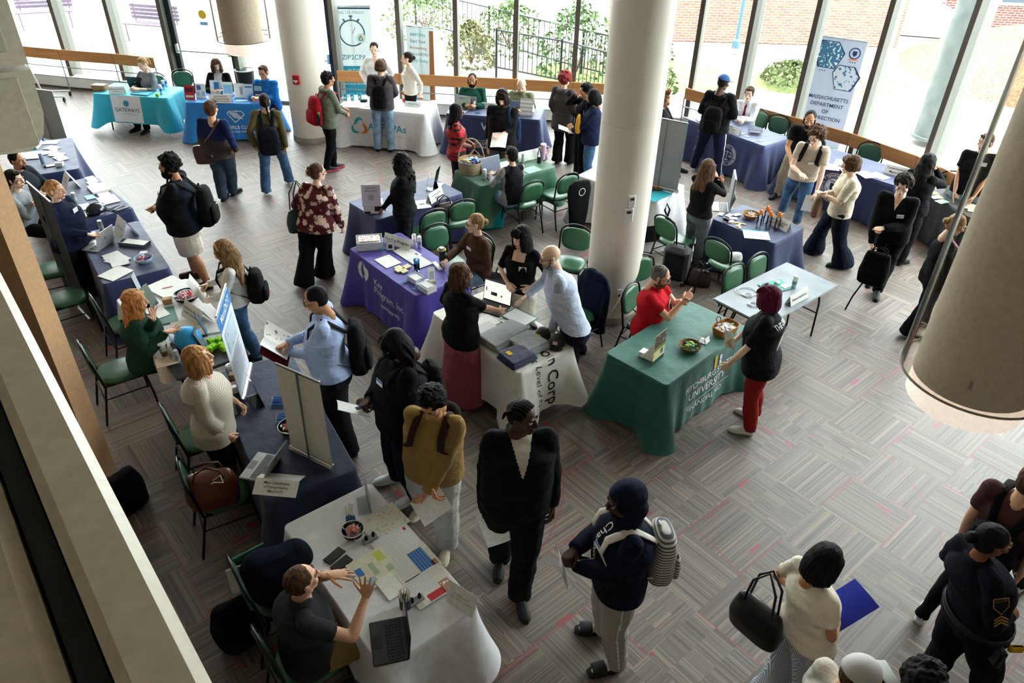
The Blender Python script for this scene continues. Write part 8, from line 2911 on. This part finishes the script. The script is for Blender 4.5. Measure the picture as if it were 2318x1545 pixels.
sheet('pale folder at the elbow of the person in navy on the hard-hat table',178,470,30,.26,.22,mat('pale_folder','b8ccc8',.6),t=.004,name='paper_folder',cat='folder')
p=L2(220,482);rt=thing('hard_hat','dark navy hard hat with white lettering on its front','hard hat',tuple(p),math.radians(-30))
g=M();g.ell((0,0,.035),(.115,.14,.11),seg=28,rings=16);v,f=bake(g,.008,2);kp=v[np.asarray(f)].mean(1)[:,2] > .02
raw_mesh('shell',[(v,np.asarray(f)[kp],0)],[mat('hat_navy','0f1424',.15,spec=.7)],rt)
g=M();g.loft([((0,-.03,.018),(.125,0,0),(0,.165,0)),((0,-.03,.026),(.122,0,0),(0,.162,0))],seg=32);g.build('brim',mat('hat_navy','0f1424',.15,spec=.7),rt,smooth=False)
g=M();g.tube([(0,.12,.09),(0,.05,.142),(0,-.05,.142),(0,-.12,.09)],.012,seg=8);g.build('ridge',mat('hat_navy','0f1424',.15,spec=.7),rt,smooth=True)
g=M();g.box((0,-.142,.055),(.08,.004,.012));g.build('lettering',WHITE,rt)
for i,(x,y,d) in enumerate(((258,470,10),(268,472,25),(278,474,5))):
 folded(('left','middle','right')[i] + ' of three flat dark gloves by the hard hat',x,y,d - 40,'1d2a40',.09,.22,.02,cat='glove')
laptop('silver laptop on the table with the blue sweet bowl',222,556,170,m='c8cace',w=.33,d=.23,ang=100)
can('grey-green can behind the silver laptop on the left',232,524,m='98a098',c2='b0b8b0')
g=M();g.box((0,0,.01),(.06,.16,.02),bev=.006);tag(g.build('card_reader',WHITE,None,tuple(L2(213,532)),rot=.6),'small white gadget beside the silver laptop on the left','gadget')
tent('folded sign with a teal mark beside the silver laptop on the left',286,529,wdeg((276,520),(296,538)) - 90,.30,.22,('Job Corps',),.045,lean=.5,tm=TEALP)
p=L2(305,552);rt=thing('document_tray','clear tray of white forms on the nearest of the left navy tables','tray',tuple(p),math.radians(-10))
g=M();g.box((0,0,.004),(.36,.14,.008));g.box((-.18,0,.02),(.006,.14,.04));g.box((.18,0,.02),(.006,.14,.04));g.box((0,-.07,.02),(.36,.006,.04));g.build('tray',mat('smoke_plastic','5c646c',.3),rt)
g=M();g.box((.02,.0,.022),(.30,.12,.022));g.build('forms',WHITE,rt)
for i,(x,y,d) in enumerate(((258,580,-40),(262,584,-30),(266,588,-20),(270,592,-55))):
 sheet('white sheet in the fan beside the blue sweet bowl',x,y,d,.24,.20,WHITE,t=.002 + i * .0015,group='fanned white sheets')
sheet('single white sheet at the near end of the left navy tables',262,618,-25,.26,.30,WHITE)
bowl('blue and white bowl of wrapped sweets on the left navy table',327,592,.105,.06,mat('blue_pattern_bowl','9fc0dc',.3),n=16,cols=('c83040','3a78c0','d8d8d8','c83040'),size=.022)
sheet('small white card behind the blue and white sweet bowl',325,574,10,.08,.08,WHITE,t=.02,cat='card',name='info_card')
# ---- table 21 (behind column)
rt,A_,u=roll_banner('grey-backed table-top banner standing on the white cloth behind the middle column',1490,428,60,.60,1.05,mat('banner_front','c8ccd0',.6),base_z=ZT,back=mat('grey_banner_back','8f9296',.7))
sheet('teal sheet under the small basket on the white cloth by the column',1480,440,-45,.36,.44,TEALP,t=.003)
bowl('small brown woven bowl of orange sweets in front of the grey-backed banner',1486,428,.10,.05,mat('wicker','8a5a30',.7,kind='wicker'),n=12,cols=('c8702c','e0a868'))
sheet('blue runner strip hanging on the white cloth by the column',1446,430,-45,.36,.50,clo('1c3a70'),t=.003,name='cloth_strip',cat='cloth')
# ================================================================ worn and carried
J=PEOPLE
def pk(k): return J[k]
backpack('black backpack worn by the person in the olive jacket',pk('olive'),clo2('14181f'),w=.34,h=.50,d=.20)
backpack('bright red backpack with a green-capped bottle in its side pocket',pk('redpack'),clo2('8c1420'),w=.32,h=.48,d=.20,bottle=('4ab848',1))
backpack('small black backpack worn by the person in light jeans',pk('jeans'),clo2('0f0f12'),w=.27,h=.42,d=.15)
backpack('black backpack worn by the person in the blue cap',pk('cap'),clo2('0d0d10'),w=.32,h=.46,d=.18)
backpack('black backpack whose straps cross the beige T-shirt',pk('beigetee'),clo2('0f0f12'),w=.30,h=.44,d=.15)
backpack('black backpack with a red-capped cola bottle worn by the big bearded person',pk('whiteshorts'),clo2('0e0f12'),w=.34,h=.52,d=.20,bottle=('c83028',1),mark=WHITE)
backpack('black backpack worn by the person in the white blouse',pk('blouse'),clo2('101012'),w=.30,h=.46,d=.18)
backpack('black backpack worn over the pale blue shirt',pk('blueshirt'),clo2('111114'),w=.33,h=.48,d=.18)
backpack('black striped backpack worn by the person with locs',pk('dreads'),clo2('0f0f12'),w=.32,h=.48,d=.18)
backpack('dark backpack with brown straps worn over the tan sweatshirt',pk('tansweat'),clo2('2a2624'),w=.30,h=.44,d=.14,strapm=clo2('33211a'))
backpack('white and grey striped backpack worn over the navy hoodie',pk('hoodup'),mat('striped_pack','c9c4be',.8,kind='stripe_h',c2='55585e',scale=1.0),w=.32,h=.46,d=.20,strapm=clo2('cfcac2'))
backpack('black backpack worn by the person in brown at the right edge',pk('brownshirt'),clo2('101114'),w=.34,h=.50,d=.20)
backpack('navy and blue backpack of the person with headphones',pk('headphones'),clo2('1c2c4c'),w=.30,h=.44,d=.16,straps=(-1,),shift=-.12,drop=.15)

def held_sheet(label,key,hand,w=.216,h=.28,m=None,off=(0,0,0),n=None,up=None,curl=.012,t=.08):
 Jk=PEOPLE[key];Hn=Jk['hands'][hand]
 nn=Hn['palm'] if n is None else (Jk['R'] * n[0] + Jk['F'] * n[1] + Jk['U'] * n[2])
 uu=Hn['d'] if up is None else (Jk['R'] * up[0] + Jk['F'] * up[1] + Jk['U'] * up[2])
 c=Hn['w'] + Hn['d'] * t * Jk['k'] + Hn['palm'] * .028 + Jk['R'] * off[0] + Jk['F'] * off[1] + Jk['U'] * off[2]
 return paper(label,c,nn,uu,w,h,m,curl)
held_sheet('blank white sheet held up by the person with headphones','headphones','L',n=(0,.5,1),up=(-.1,1,-.4),off=(-.08,.05,-.02),w=.25,h=.32)
held_sheet('white and blue leaflet held by the person in the navy jumper','navyglasses','R',n=(0,-.3,1),up=(0,1,.3),off=(0,.08,.0))
held_sheet('white sheet held low by the curly-haired person in the beige T-shirt','beigetee','L',n=(.3,-1,.2),up=(0,.2,-1),off=(0,.02,-.10))
held_sheet('white sheets held upright by the person in the white blouse','blouse','R',n=(0,-1,.5),up=(0,.5,1),off=(.0,.06,.0))
held_sheet('folded white leaflet held by the person with locs','dreads','L',n=(.2,-.5,1),up=(.2,1,.1),off=(.02,.08,-.05))
held_sheet('white sheet held low by the person in the tan sweatshirt','tansweat','R',n=(0,1,.7),up=(-.7,.3,-.6),off=(.03,.05,-.10),w=.28,h=.22)
held_sheet('white sheet hanging from the hand of the tall person in the zip jacket','zip','R',n=(.2,1,.6),up=(-.4,.2,-1),off=(-.06,.04,-.12))
held_sheet('wad of white sheets held in front by the person with the hood up','hoodup','R',n=(0,-1,.3),up=(0,.3,1),off=(-.02,.05,-.04))
held_sheet('white leaflet held by the magenta-haired person','magenta','R',n=(1,-.2,0),up=(0,.3,1),off=(0,.02,.05),w=.10,h=.20)
held_sheet('royal blue folder held by the person in the white tee','striped','R',w=.24,h=.32,m=mat('royal_blue_folder','1c2a9c',.4),n=(0,-.5,1),up=(0,1,.4),off=(-.05,.14,.0))
g_=PEOPLE['blueshirt'];hR,hL=g_['hands']['R'],g_['hands']['L']
c_=(hR['c'] + hL['c']) / 2 + g_['U'] * .05 + g_['F'] * .03
rt=thing('booklet','open booklet with building photos held by the person in the pale blue shirt','booklet',tuple(c_))
for s,m_ in ((1,mat('booklet_photo','d8d4cc',.6,kind='patch',c2='6a6a6c',scale=1.6)),(-1,PRT)):
 x=unit(g_['R'] * s + g_['U'] * .25 - g_['F'] * 0);up_=unit(g_['F'] * .75 + g_['U'] * .65)
 g=M()
 for t in (0,.006):
  nn_=unit(np.cross(x,up_)) * (1 if s > 0 else -1)
  P_q=[[x * .21 * i / 5 + up_ * .28 * (j / 4 - .5) + nn_ * (t - .02 * math.sin(i / 5 * PI)) for i in range(6)] for j in range(5)]
  g.grid(P_q)
 g.build('page',m_,rt,smooth=True)
g=M();x=g_['R'];g.add([x * -.22 + up_ * -.145 - g_['F'] * -.012,x * .22 + up_ * -.145 - g_['F'] * -.012,x * .22 + up_ * .145 + g_['F'] * .012,x * -.22 + up_ * .145 + g_['F'] * .012],[(0,1,2,3)]);g.xf(None,(0,0,-.035));g.build('cover',clo2('6a1420'),rt)
# phone in the hand of the person with locs
d_=PEOPLE['dreads'];hc_=d_['hands']['R']['c'] + d_['hands']['R']['palm'] * .03
rt=thing('mobile_phone','phone held in both hands by the person with locs','phone',tuple(hc_));rt.rotation_euler=(.4,0,math.radians(206))
g=M();g.box((0,0,0),(.16,.078,.009),bev=.003);g.build('case',mat('phone_case','2a3444',.4),rt)
g=M();g.box((0,0,.005),(.15,.07,.001));g.build('screen',mat('phone_lit','4a6078',.1),rt)
# bags
def bag(label,c,deg,w,h,d,m,name='handbag',cat='bag',top=.8,strap=None,sm=None,disp=.008,extra=None,hang=True):
 rt=thing(name,label,cat,tuple(c),math.radians(deg))
 g=M();g.loft([((0,0,z * h),(w / 2 * a,0,0),(0,d / 2 * b,0)) for z,a,b in ((0,.78,.75),(.05,.96,.95),(.4,1.0,1.0),(.8,top + .08,.72),(.97,top,.45),(1.0,top * .8,.2))],seg=24,pw=2.8)
 v,f=bake(g,.009,3,lambda v: wob(v,15,disp))
 raw_mesh('bag_body',[(v,f,0)],[m],rt)
 if strap:
  for s in (-1,1):
   g=M();g.tube([(-w * .28,s * d * .22,h * .92),(-w * .22,s * d * .2,h + strap * .6),(0,s * d * .1,h + strap),(w * .22,s * d * .2,h + strap * .6),(w * .28,s * d * .22,h * .92)],.009,seg=8);g.build('handle',sm or m,rt,smooth=True)
 return rt
LEA=lambda c: mat('leather',c,.35,spec=.5)
fl=PEOPLE['floral']
c_=fl['N'] - fl['R'] * .30 - fl['U'] * .66 - fl['F'] * .04
bag('dark green leather tote hanging at the left side of the person in the flowered blouse',c_,62,.46,.32,.18,LEA('12322c'),'tote_bag',strap=.36,sm=LEA('0e2420'))
cr=PEOPLE['cross']
c_=cr['P'] - cr['R'] * .20 - cr['F'] * .06 - cr['U'] * .24
rt=bag('brown leather satchel on the left hip of the person in navy and charcoal',c_,82 - 90 + 25,.36,.30,.13,LEA('4a2a20'),'satchel',top=.95)
g=M();g.tube([np.array(q) - np.array(c_) for q in (cr['P'] - cr['R'] * .24 + cr['U'] * .04,cr['P'] + cr['S'] * .18 - cr['R'] * .16 - cr['F'] * (cr['dc'] + .015),cr['P'] + cr['S'] * .42 + cr['R'] * .02 - cr['F'] * (cr['dc'] + .02),cr['N'] + cr['R'] * .11 - cr['F'] * .06,cr['N'] + cr['R'] * .11 + cr['F'] * .02 + cr['U'] * .01,cr['P'] + cr['S'] * .42 - cr['R'] * .0 + cr['F'] * (cr['dc'] + .015),cr['P'] - cr['R'] * .22 + cr['F'] * .05)],.022,sq=.3,seg=8,side=(0,0,1));
g.xf(rz_(-math.radians(17)));g.build('shoulder_strap',LEA('5a3226'),rt,smooth=True)
st=PEOPLE['striped']
c_=st['N'] - st['F'] * .25 - st['R'] * .10 - st['U'] * .60
bag('black leather shoulder bag of the person in the white tee',c_,-50,.38,.30,.17,LEA('0d0d0f'),'shoulder_bag',strap=.32,sm=LEA('0d0d0f'))
bs=PEOPLE['blackshirt']
c_=bs['hands']['R']['c'] - bs['U'] * .42 + bs['F'] * .10 - bs['R'] * .12
bag('black backpack carried low in front by the person in the black shirt',c_,-32,.36,.46,.20,clo2('0d0d10'),'backpack','backpack',strap=.06)
g=M();g.tube([(c_[0] - .15,c_[1] - .10,c_[2] + .05),(c_[0] - .24,c_[1] - .14,c_[2] - .12),(c_[0] - .30,c_[1] - .18,c_[2] - .30)],.012,seg=8,sq=.5);tag(g.build('loose_strap',BLACKP,None),'loose black strap dangling below the carried backpack','strap')
cs=PEOPLE['creamshirt']
c_=cs['hands']['R']['c'] - cs['U'] * .34 + cs['F'] * .02
bag('brown bag tucked under the crossed arms of the person in the cream shirt',c_,60,.26,.30,.12,clo2('6a5240'),'sling_bag',top=.7)
br=PEOPLE['braids']
c_=br['hands']['R']['c'] - br['U'] * .62
bag('pale pink tote hanging beside the person with long braids',c_,20,.36,.36,.10,clo2('b89890'),'tote_bag',strap=.22,top=.98,disp=.003)
c_=np.array(at(1308,300,.95)) ;bag('yellow cloth bag under the arm of the person in the navy jumper',c_,80,.22,.30,.10,clo2('c8902c'),'cloth_bag',top=.9)
rh_=PEOPLE['redhair'];c_=rh_['N'] - rh_['U'] * .80 + rh_['R'] * .26 + rh_['F'] * .08
bag('black shoulder bag at the right hip of the person with red curls',c_,55,.30,.24,.12,clo2('101013'),'shoulder_bag',strap=.30)
# can held by the person in the black polo
bp_=PEOPLE['blackpolo'];c_=bp_['hands']['R']['c'] - bp_['U'] * .05 + bp_['hands']['R']['palm'] * .03
rt=thing('drink_can','yellow-green drink can held by the person in the black polo','can',tuple(c_));g=M();g.tube([(0,0,0),(0,0,.01),(0,0,.145),(0,0,.155)],[.026,.03,.03,.026],seg=16,caps='ff');g.build('can_body',mat('green_yellow_can','9a9c30',.3),rt,smooth=True);g=M();g.tube([(0,0,.155),(0,0,.158)],.025,seg=16,caps='ff');g.build('lid',CHROME,rt)
# clothes details
J_=PEOPLE['tie']
g=M();N_,S_,D_,R_=J_['N'],J_['S'],J_['D'],J_['R'];y_=J_['dc'] + .014;b0=J_['base']
prf=((-.03,.010,.60),(-.06,.022,.80),(-.10,.016,.92),(-.30,.034,1.03),(-.40,.036,1.0),(-.44,.004,1.0))
g.grid([[N_ + S_ * z + D_ * y_ * q + R_ * s * w - b0 for s in (-1,1)] for z,w,q in prf]);g.grid([[N_ + S_ * z + D_ * (y_ * q - .006) + R_ * s * w - b0 for s in (1,-1)] for z,w,q in prf]);g.build('necktie',clo2('6a1428'),J_['root'],smooth=True)
J_=PEOPLE['headphones']
g=M()
for s in (-1,1): g.ell((s * .094,-.005,-.005),(.020,.034,.040))
g.tube([(.094 * math.cos(t),-.01,.0 + .155 * math.sin(t)) for t in np.linspace(0,PI,15)],.010,seg=8)
g.xf(J_['HR'],J_['head'] - J_['base']);g.build('headphones',mat('grey_headphones','3c3834',.4),J_['root'],smooth=True)
def cap_on(key,m,deg=0,visor=True):
 J_=PEOPLE[key];g=M();g.ell((0,-.02,.040),(.090,.106,.094),seg=24,rings=14)
 v,f=bake(g,.007,2);fa=np.asarray(f);kp=v[fa].mean(1)[:,2] > .045
 if visor:
  q=M();q.loft([((0,.095 + .0,.052),(.070,0,0),(0,.010,.0)),((0,.13,.050),(.066,0,0),(0,.012,0)),((0,.165,.044),(.045,0,0),(0,.01,0))],seg=12)
  q=M();q.box((0,.125,.050),(.13,.09,.008),bev=.02)
 else: q=M()
 B_=J_['base']
 parts=[((v @ J_['HR'].T + J_['head'] - B_),fa[kp],0)]
 if visor: parts.append((q.verts() @ J_['HR'].T + J_['head'] - B_,q.f,0))
 raw_mesh('cap',parts,[m],J_['root'])
cap_on('cap',clo2('2c4a78'))
cap_on('whitecap',mat('pinstripe_cap','d8d4cc',.8,kind='stripe_v',c2='8d9098',scale=4))
J_=PEOPLE['blacktee'];g=M()
for s in (-1,1): g.ell((s * .032,.07,.105),(.026,.014,.018))
g.tube([(-.06,.06,.10),(-.078,-.02,.07)],.003,seg=5);g.tube([(.06,.06,.10),(.078,-.02,.07)],.003,seg=5);g.tube([(-.03,.08,.11),(.03,.08,.11)],.003,seg=5)
g.xf(J_['HR'],J_['head'] - J_['base']);g.build('sunglasses',mat('dark_lens','14161c',.15),J_['root'],smooth=True)
J_=PEOPLE['floral'];g=M()
for i in range(7): g.tube([(x,-.168 + .02 * abs(x) / .03,.06 - i * .014) for x in (-.028,0,.028)],.004,seg=6)
g.xf(J_['HR'],J_['head'] - J_['base']);g.build('claw_clip',mat('cream_clip','d9c49a',.4),J_['root'],smooth=True)
J_=PEOPLE['blouse'];g=M();g.tube([(.088 * math.cos(t),.01,.035 + .098 * math.sin(t)) for t in np.linspace(.1,PI - .1,13)],.005,seg=6,sq=1.5);g.xf(J_['HR'],J_['head'] - J_['base']);g.build('headband',mat('tan_headband','c8b48c',.5),J_['root'],smooth=True)
# jersey number and hoodie script, police patches
def back_text(key,body,size,z,m,side=-1,x=0.0,bold=.02,rot=0,maxw=None,yk=1.0):
 J_=PEOPLE[key];v,f=text_mesh(body,size,bold)
 sh=[o for o in J_['root'].children if o.name.startswith('shirt')][0].data
 bv=BVHTree.FromPolygons([tuple(q.co) for q in sh.vertices],[tuple(q.vertices) for q in sh.polygons])
 if maxw:
  w_=v[:,0].max() - v[:,0].min();v[:,0] *= min(1,maxw / w_)
 if rot:
  c,s=math.cos(rot),math.sin(rot);v=np.array([(a * c - b * s,a * s + b * c,0) for a,b,_ in v])
 out=[]
 for a,b,_ in v:
  xx=(a * (1 if side > 0 else 1) + x)
  p0=J_['N'] + J_['S'] * (z + b) + J_['R'] * xx * (-1 if side > 0 else 1) - J_['base']
  hit=bv.ray_cast(Vector(p0 + J_['D'] * side * .5),Vector(-J_['D'] * side))[0]
  out.append(np.array(hit) + J_['D'] * side * .008 if hit is not None else p0 + J_['D'] * side * J_['dc'])
 g=M();g.add(out,f if side < 0 else [q[::-1] for q in f]);return g.build('lettering',m,J_['root'])
back_text('magenta','THE CELLAR',.075,-.10,WP,maxw=.30)
back_text('magenta','11',.26,-.30,WP)
back_text('hoodup','Champion',.085,-.20,WP,side=1,bold=.01,maxw=.30,rot=-1.35,x=.02)
J_=PEOPLE['police']
def on_sleeve(J_,n,t,m,w,h,name,up=.0,out_=.062):
 s0,e0,w0=J_['arm'][n];d=unit(e0 - s0);sgn=1 if n == 'R' else -1
 c=s0 + (e0 - s0) * t;o_=unit(J_['R'] * sgn - d * d.dot(J_['R'] * sgn));x=unit(np.cross(d,o_))
 return c + o_ * out_ - J_['base'],x * sgn,-d,o_
c,x,u_,o_=on_sleeve(J_,'R',.35,None,.1,.1,'p',out_=.074)
g=M();g.add([c + x * a + u_ * b for a,b in ((-.05,.05),(.05,.05),(.052,-.01),(0,-.06),(-.052,-.01))],[(0,1,2,3,4),(4,3,2,1,0)]);p_=g.build('shoulder_patch',mat('gold_thread','b08a28',.5),J_['root'])
g=M();g.add([c + o_ * .002 + x * a * .88 + u_ * b * .88 for a,b in ((-.05,.05),(.05,.05),(.052,-.01),(0,-.06),(-.052,-.01))],[(0,1,2,3,4),(4,3,2,1,0)]);g.build('patch_field',clo2('10131f'),p_)
put_text('POLICE',.022,c + o_ * .003 + u_ * .03,x,u_,mat('gold_thread','b08a28',.5),p_,off=.001)
for k_ in range(3):
 g=M();cc=c - u_ * (.09 + k_ * .02)
 for s in (-1,1): g.add([cc + x * 0 + u_ * .025,cc + x * s * .045,cc + x * s * .045 - u_ * .010,cc + u_ * .015],[(0,1,2,3),(3,2,1,0)])
 g.build('chevron',mat('gold_thread','b08a28',.5),J_['root'])
g=M();pp=J_['P'] + J_['U'] * .06;ring=[pp + J_['R'] * math.cos(t) * (J_['chw'] + .012) + J_['F'] * math.sin(t) * (J_['dc'] + .015) - J_['base'] for t in np.linspace(0,2 * PI,25)[:-1]]
g.tube(ring,.028,sq=.35,closed=True,seg=8,side=(0,0,1));g.build('duty_belt',BLACKP,J_['root'],smooth=True)
g=M();g.box(pp + J_['R'] * (J_['chw'] + .04) - J_['U'] * .08 - J_['base'],(.05,.09,.16),bev=.015);g.build('holster',BLACKP,J_['root'])
g=M();g.box(pp + J_['R'] * (J_['chw'] + .02) + J_['F'] * .12 - J_['U'] * .04 - J_['base'],(.10,.035,.06),bev=.012);g.build('yellow_device',mat('taser_yellow','c89c18',.5),J_['root'])
# ================================================================ floor objects and extra furniture
p=at(1527,645,0);rt=thing('suitcase','black upright cabin suitcase standing behind the person in the red polo','suitcase',tuple(p + Vector((0,.1,.03))),math.radians(-30))
g=M();g.box((0,0,.27),(.36,.24,.52),bev=.05);v,f=bake(g,.01,2);raw_mesh('shell',[(v,f,0)],[clo('121318')],rt)
g=M();g.tube([(-.08,0,.52),(-.08,0,.57),(.08,0,.57),(.08,0,.52)],.010,seg=8);g.build('top_handle',BLACKP,rt,smooth=True)
g=M();g.box((0,-.125,.26),(.28,.02,.38),bev=.01);g.build('front_pocket',clo2('15161b'),rt)
for sx in (-1,1):
 for sy in (-1,1):
  g=M();g.tube([(sx * .14 - .01,sy * .08,0),(sx * .14 + .01,sy * .08,0)],.028,seg=12,caps='ff',side=(0,1,0));g.build('wheel',BLACKP,rt,smooth=True)
p=at(1478,555,0);rt=thing('folding_wagon','black folding wagon with an upright pull handle, right of the middle column','wagon',tuple(p + Vector((-.1,.2,.0))),math.radians(20))
g=M()
for s in (-1,1): g.box((s * .24,0,.30),(.02,.80,.26),bev=.004)
for s in (-1,1): g.box((0,s * .40,.30),(.48,.02,.26),bev=.004)
g.box((0,0,.19),(.48,.80,.02));g.build('fabric_tub',clo2('15161a'),rt)
for sx in (-1,1):
 for sy in (-1,1):
  g=M();g.tube([(sx * .25 - .02,sy * .30,.085),(sx * .25 + .02,sy * .30,.085)],.085,seg=20,caps='ff',side=(0,0,1));w_=g.build('wheel',BLACKP,rt,smooth=True)
  g=M();g.tube([(sx * .25 - .024,sy * .30,.085),(sx * .25 + .024,sy * .30,.085)],.035,seg=14,caps='ff',side=(0,0,1));g.build('hub',GREYP,w_,smooth=True)
g=M();g.tube([(0,-.42,.20),(.04,-.46,.50),(.06,-.48,.70),(.0,-.48,.80),(-.02,-.48,.70),(.03,-.46,.62)],.014,seg=8);g.build('pull_handle',BLACKP,rt,smooth=True)
bag('red carrier bag standing in the black wagon',Vector((p.x - .12,p.y + .22,.21)),20,.34,.30,.22,clo2('8c1220'),'carrier_bag',top=1.0)
bag('brown leather bag on the floor beside the black suitcase',at(1580,655,0) + Vector((0,.15,0)),-20,.38,.24,.22,LEA('24140f'),'leather_bag',strap=.12)
bag('teal carrier bag on the floor under the forest green table',at(1117,522,0) + Vector((0,.1,0)),20,.34,.30,.12,clo2('1c8c96'),'carrier_bag',top=.98)
bag('brown leather handbag lying on the chair by the navy table',at(1005,490,.50),30,.34,.22,.16,LEA('2a1812'),'handbag',strap=.12)
bag('dark brown handbag with a gold zip beside the two white cans of the purple table',at(970,560,.50) ,10,.36,.20,.16,LEA('2c1a14'),'handbag',strap=.10)
bag('black handbag on the chair behind the open web-page laptop',at(1140,650,.60),-10,.36,.20,.14,LEA('121113'),'handbag',strap=.10)
bag('cognac leather bag on the chair behind the long navy table',at(488,1135,.50),20,.42,.32,.26,LEA('5c2a18'),'leather_bag',strap=.10,disp=.014)
g=M();g.tube([(0,0,0),(.04,-.03,.05),(.10,0,.02),(.06,.06,.04),(0,.04,.0)],.004,seg=6);tag(g.build('earphone_cable',mat('white_cable','dcdcdc',.4),None,tuple(at(478,1095,.86)),smooth=True),'tangled pale earphone cable on top of the cognac bag','cable')
bag('black rucksack slumped on the floor at the foot of the tan pillar',at(283,1165,0) + Vector((0,.1,0)),60,.36,.42,.26,clo2('0c0c0e'),'rucksack',disp=.02)
bag('black backpack on the floor behind the seated person in charcoal',at(575,1470,0) + Vector((-.1,.1,0)),40,.40,.46,.28,clo2('0b0b0d'),'rucksack',disp=.02)
bag('navy jacket heaped over the chair by the nearest white table',at(640,1330,.50),30,.50,.42,.34,clo2('0f1424'),'jacket_heap','jacket',disp=.03)
sheet('green folder standing on the jacket-covered chair',578,1310,40,.24,.02,mat('green_folder','1c5a44',.5),t=.32,z=.50,name='paper_folder',cat='folder')
sheet('white sheet sticking up from the jacket-covered chair',560,1330,30,.22,.012,WHITE,t=.26,z=.50)
bag('white cloth bundle on the seat of the chair by the clear-bottle table',at(1660,588,.50),0,.22,.10,.18,clo2('c8c8c4'),'cloth_bundle','cloth',disp=.012)
# navy coat draped over the chair by the column
p=at(1345,625,.90);a=math.radians(-140);c_=Vector((p.x,p.y,0))
g=M();X=np.linspace(-.27,.27,15)
def coat(sy,z,x): return (x * (1 + .15 * (1 - z / .95)),sy + .02 * math.sin(x * 30),z)
g.loft([((0,0,.22),(.26,0,0),(0,.10,0)),((0,.0,.5),(.27,0,0),(0,.09,0)),((0,.02,.80),(.255,0,0),(0,.07,0)),((0,.03,.92),(.19,0,0),(0,.05,0)),((0,.03,.96),(.08,0,0),(0,.03,0))],seg=30)
v,f=bake(g,.011,3,lambda v: wob(v,18,.014,(1.4,1,.35)))
rt=thing('coat','navy coat draped over the chair back behind the bald person','coat',tuple(c_),a + PI / 2)
raw_mesh('coat_cloth',[(v,f,0)],[clo2('131a30')],rt)
g=M();g.box((.12,.105,.60),(.085,.004,.055));g.build('name_tag',mat('name_tag','e8eaee',.5),rt)
p=at(1318,520,0)
g=M();g.loft([((0,0,.10),(.12,0,0),(0,.06,0)),((.02,0,.5),(.17,0,0),(0,.07,0)),((0,0,.85),(.21,0,0),(0,.07,0)),((0,0,.96),(.18,0,0),(0,.05,0)),((0,0,1.0),(.08,0,0),(0,.03,0))],seg=24)
v,f=bake(g,.011,3,lambda v: wob(v,18,.010,(1.4,1,.3)))
rt=thing('jacket','black jacket with a round white emblem hanging left of the middle column','jacket',tuple(at(1307,480,.5) - Vector((0,0,.5))),.6)
raw_mesh('jacket_cloth',[(v,f,0)],[clo2('0e0f12')],rt)
g=M()
for sg in annulus(.05,.06,0,.85): g.add([(x,-.075,z) for x,z in sg],[(0,1,2,3)])
g.build('emblem',WHITE,rt)
# black banner on the left, seen edge-on from behind
rt,A_,u=roll_banner('tall banner with a black back standing between the left tables and the chairs',182,700,46,.80,1.6,mat('banner_front','c8ccd0',.6),back=mat('black_banner_back','15171a',.6))
# waste bin and trolley at the back left
p=at(566,232,0);rt=thing('waste_bin','black waste bin with a liner beside the bright blue table','bin',tuple(p))
g=M();g.tube([(0,0,0),(0,0,.72)],[.15,.20],seg=24,caps='ff');g.build('bin_body',BLACKP,rt,smooth=True)
g=M();g.tube([(.2 * math.cos(t),.2 * math.sin(t),.72) for t in np.linspace(0,2 * PI,25)[:-1]],.014,closed=True,seg=6);g.build('liner_rim',mat('pale_liner','c9d4d0',.4),rt,smooth=True)
p=at(108,232,0);rt=thing('wheeled_trolley','white steel trolley frame on castors at the far left','trolley',tuple(p),.2)
g=M();g.tube([(-.6,0,.12),(.35,0,.12)],.02,seg=8);g.tube([(-.6,.45,.12),(.35,.45,.12)],.02,seg=8);g.tube([(.0,0,.12),(.0,.45,.12)],.02,seg=8);g.tube([(-.1,.2,.12),(-.35,.2,1.3)],.02,seg=8);g.build('frame',mat('white_tube','d4d6d8',.4),rt,smooth=True)
for x,y in ((.35,0),(.35,.45),(-.6,0),(-.6,.45)):
 g=M();g.tube([(x - .015,y,.05),(x + .015,y,.05)],.05,seg=14,caps='ff',side=(0,0,1));g.build('caster',BLACKP,rt,smooth=True)
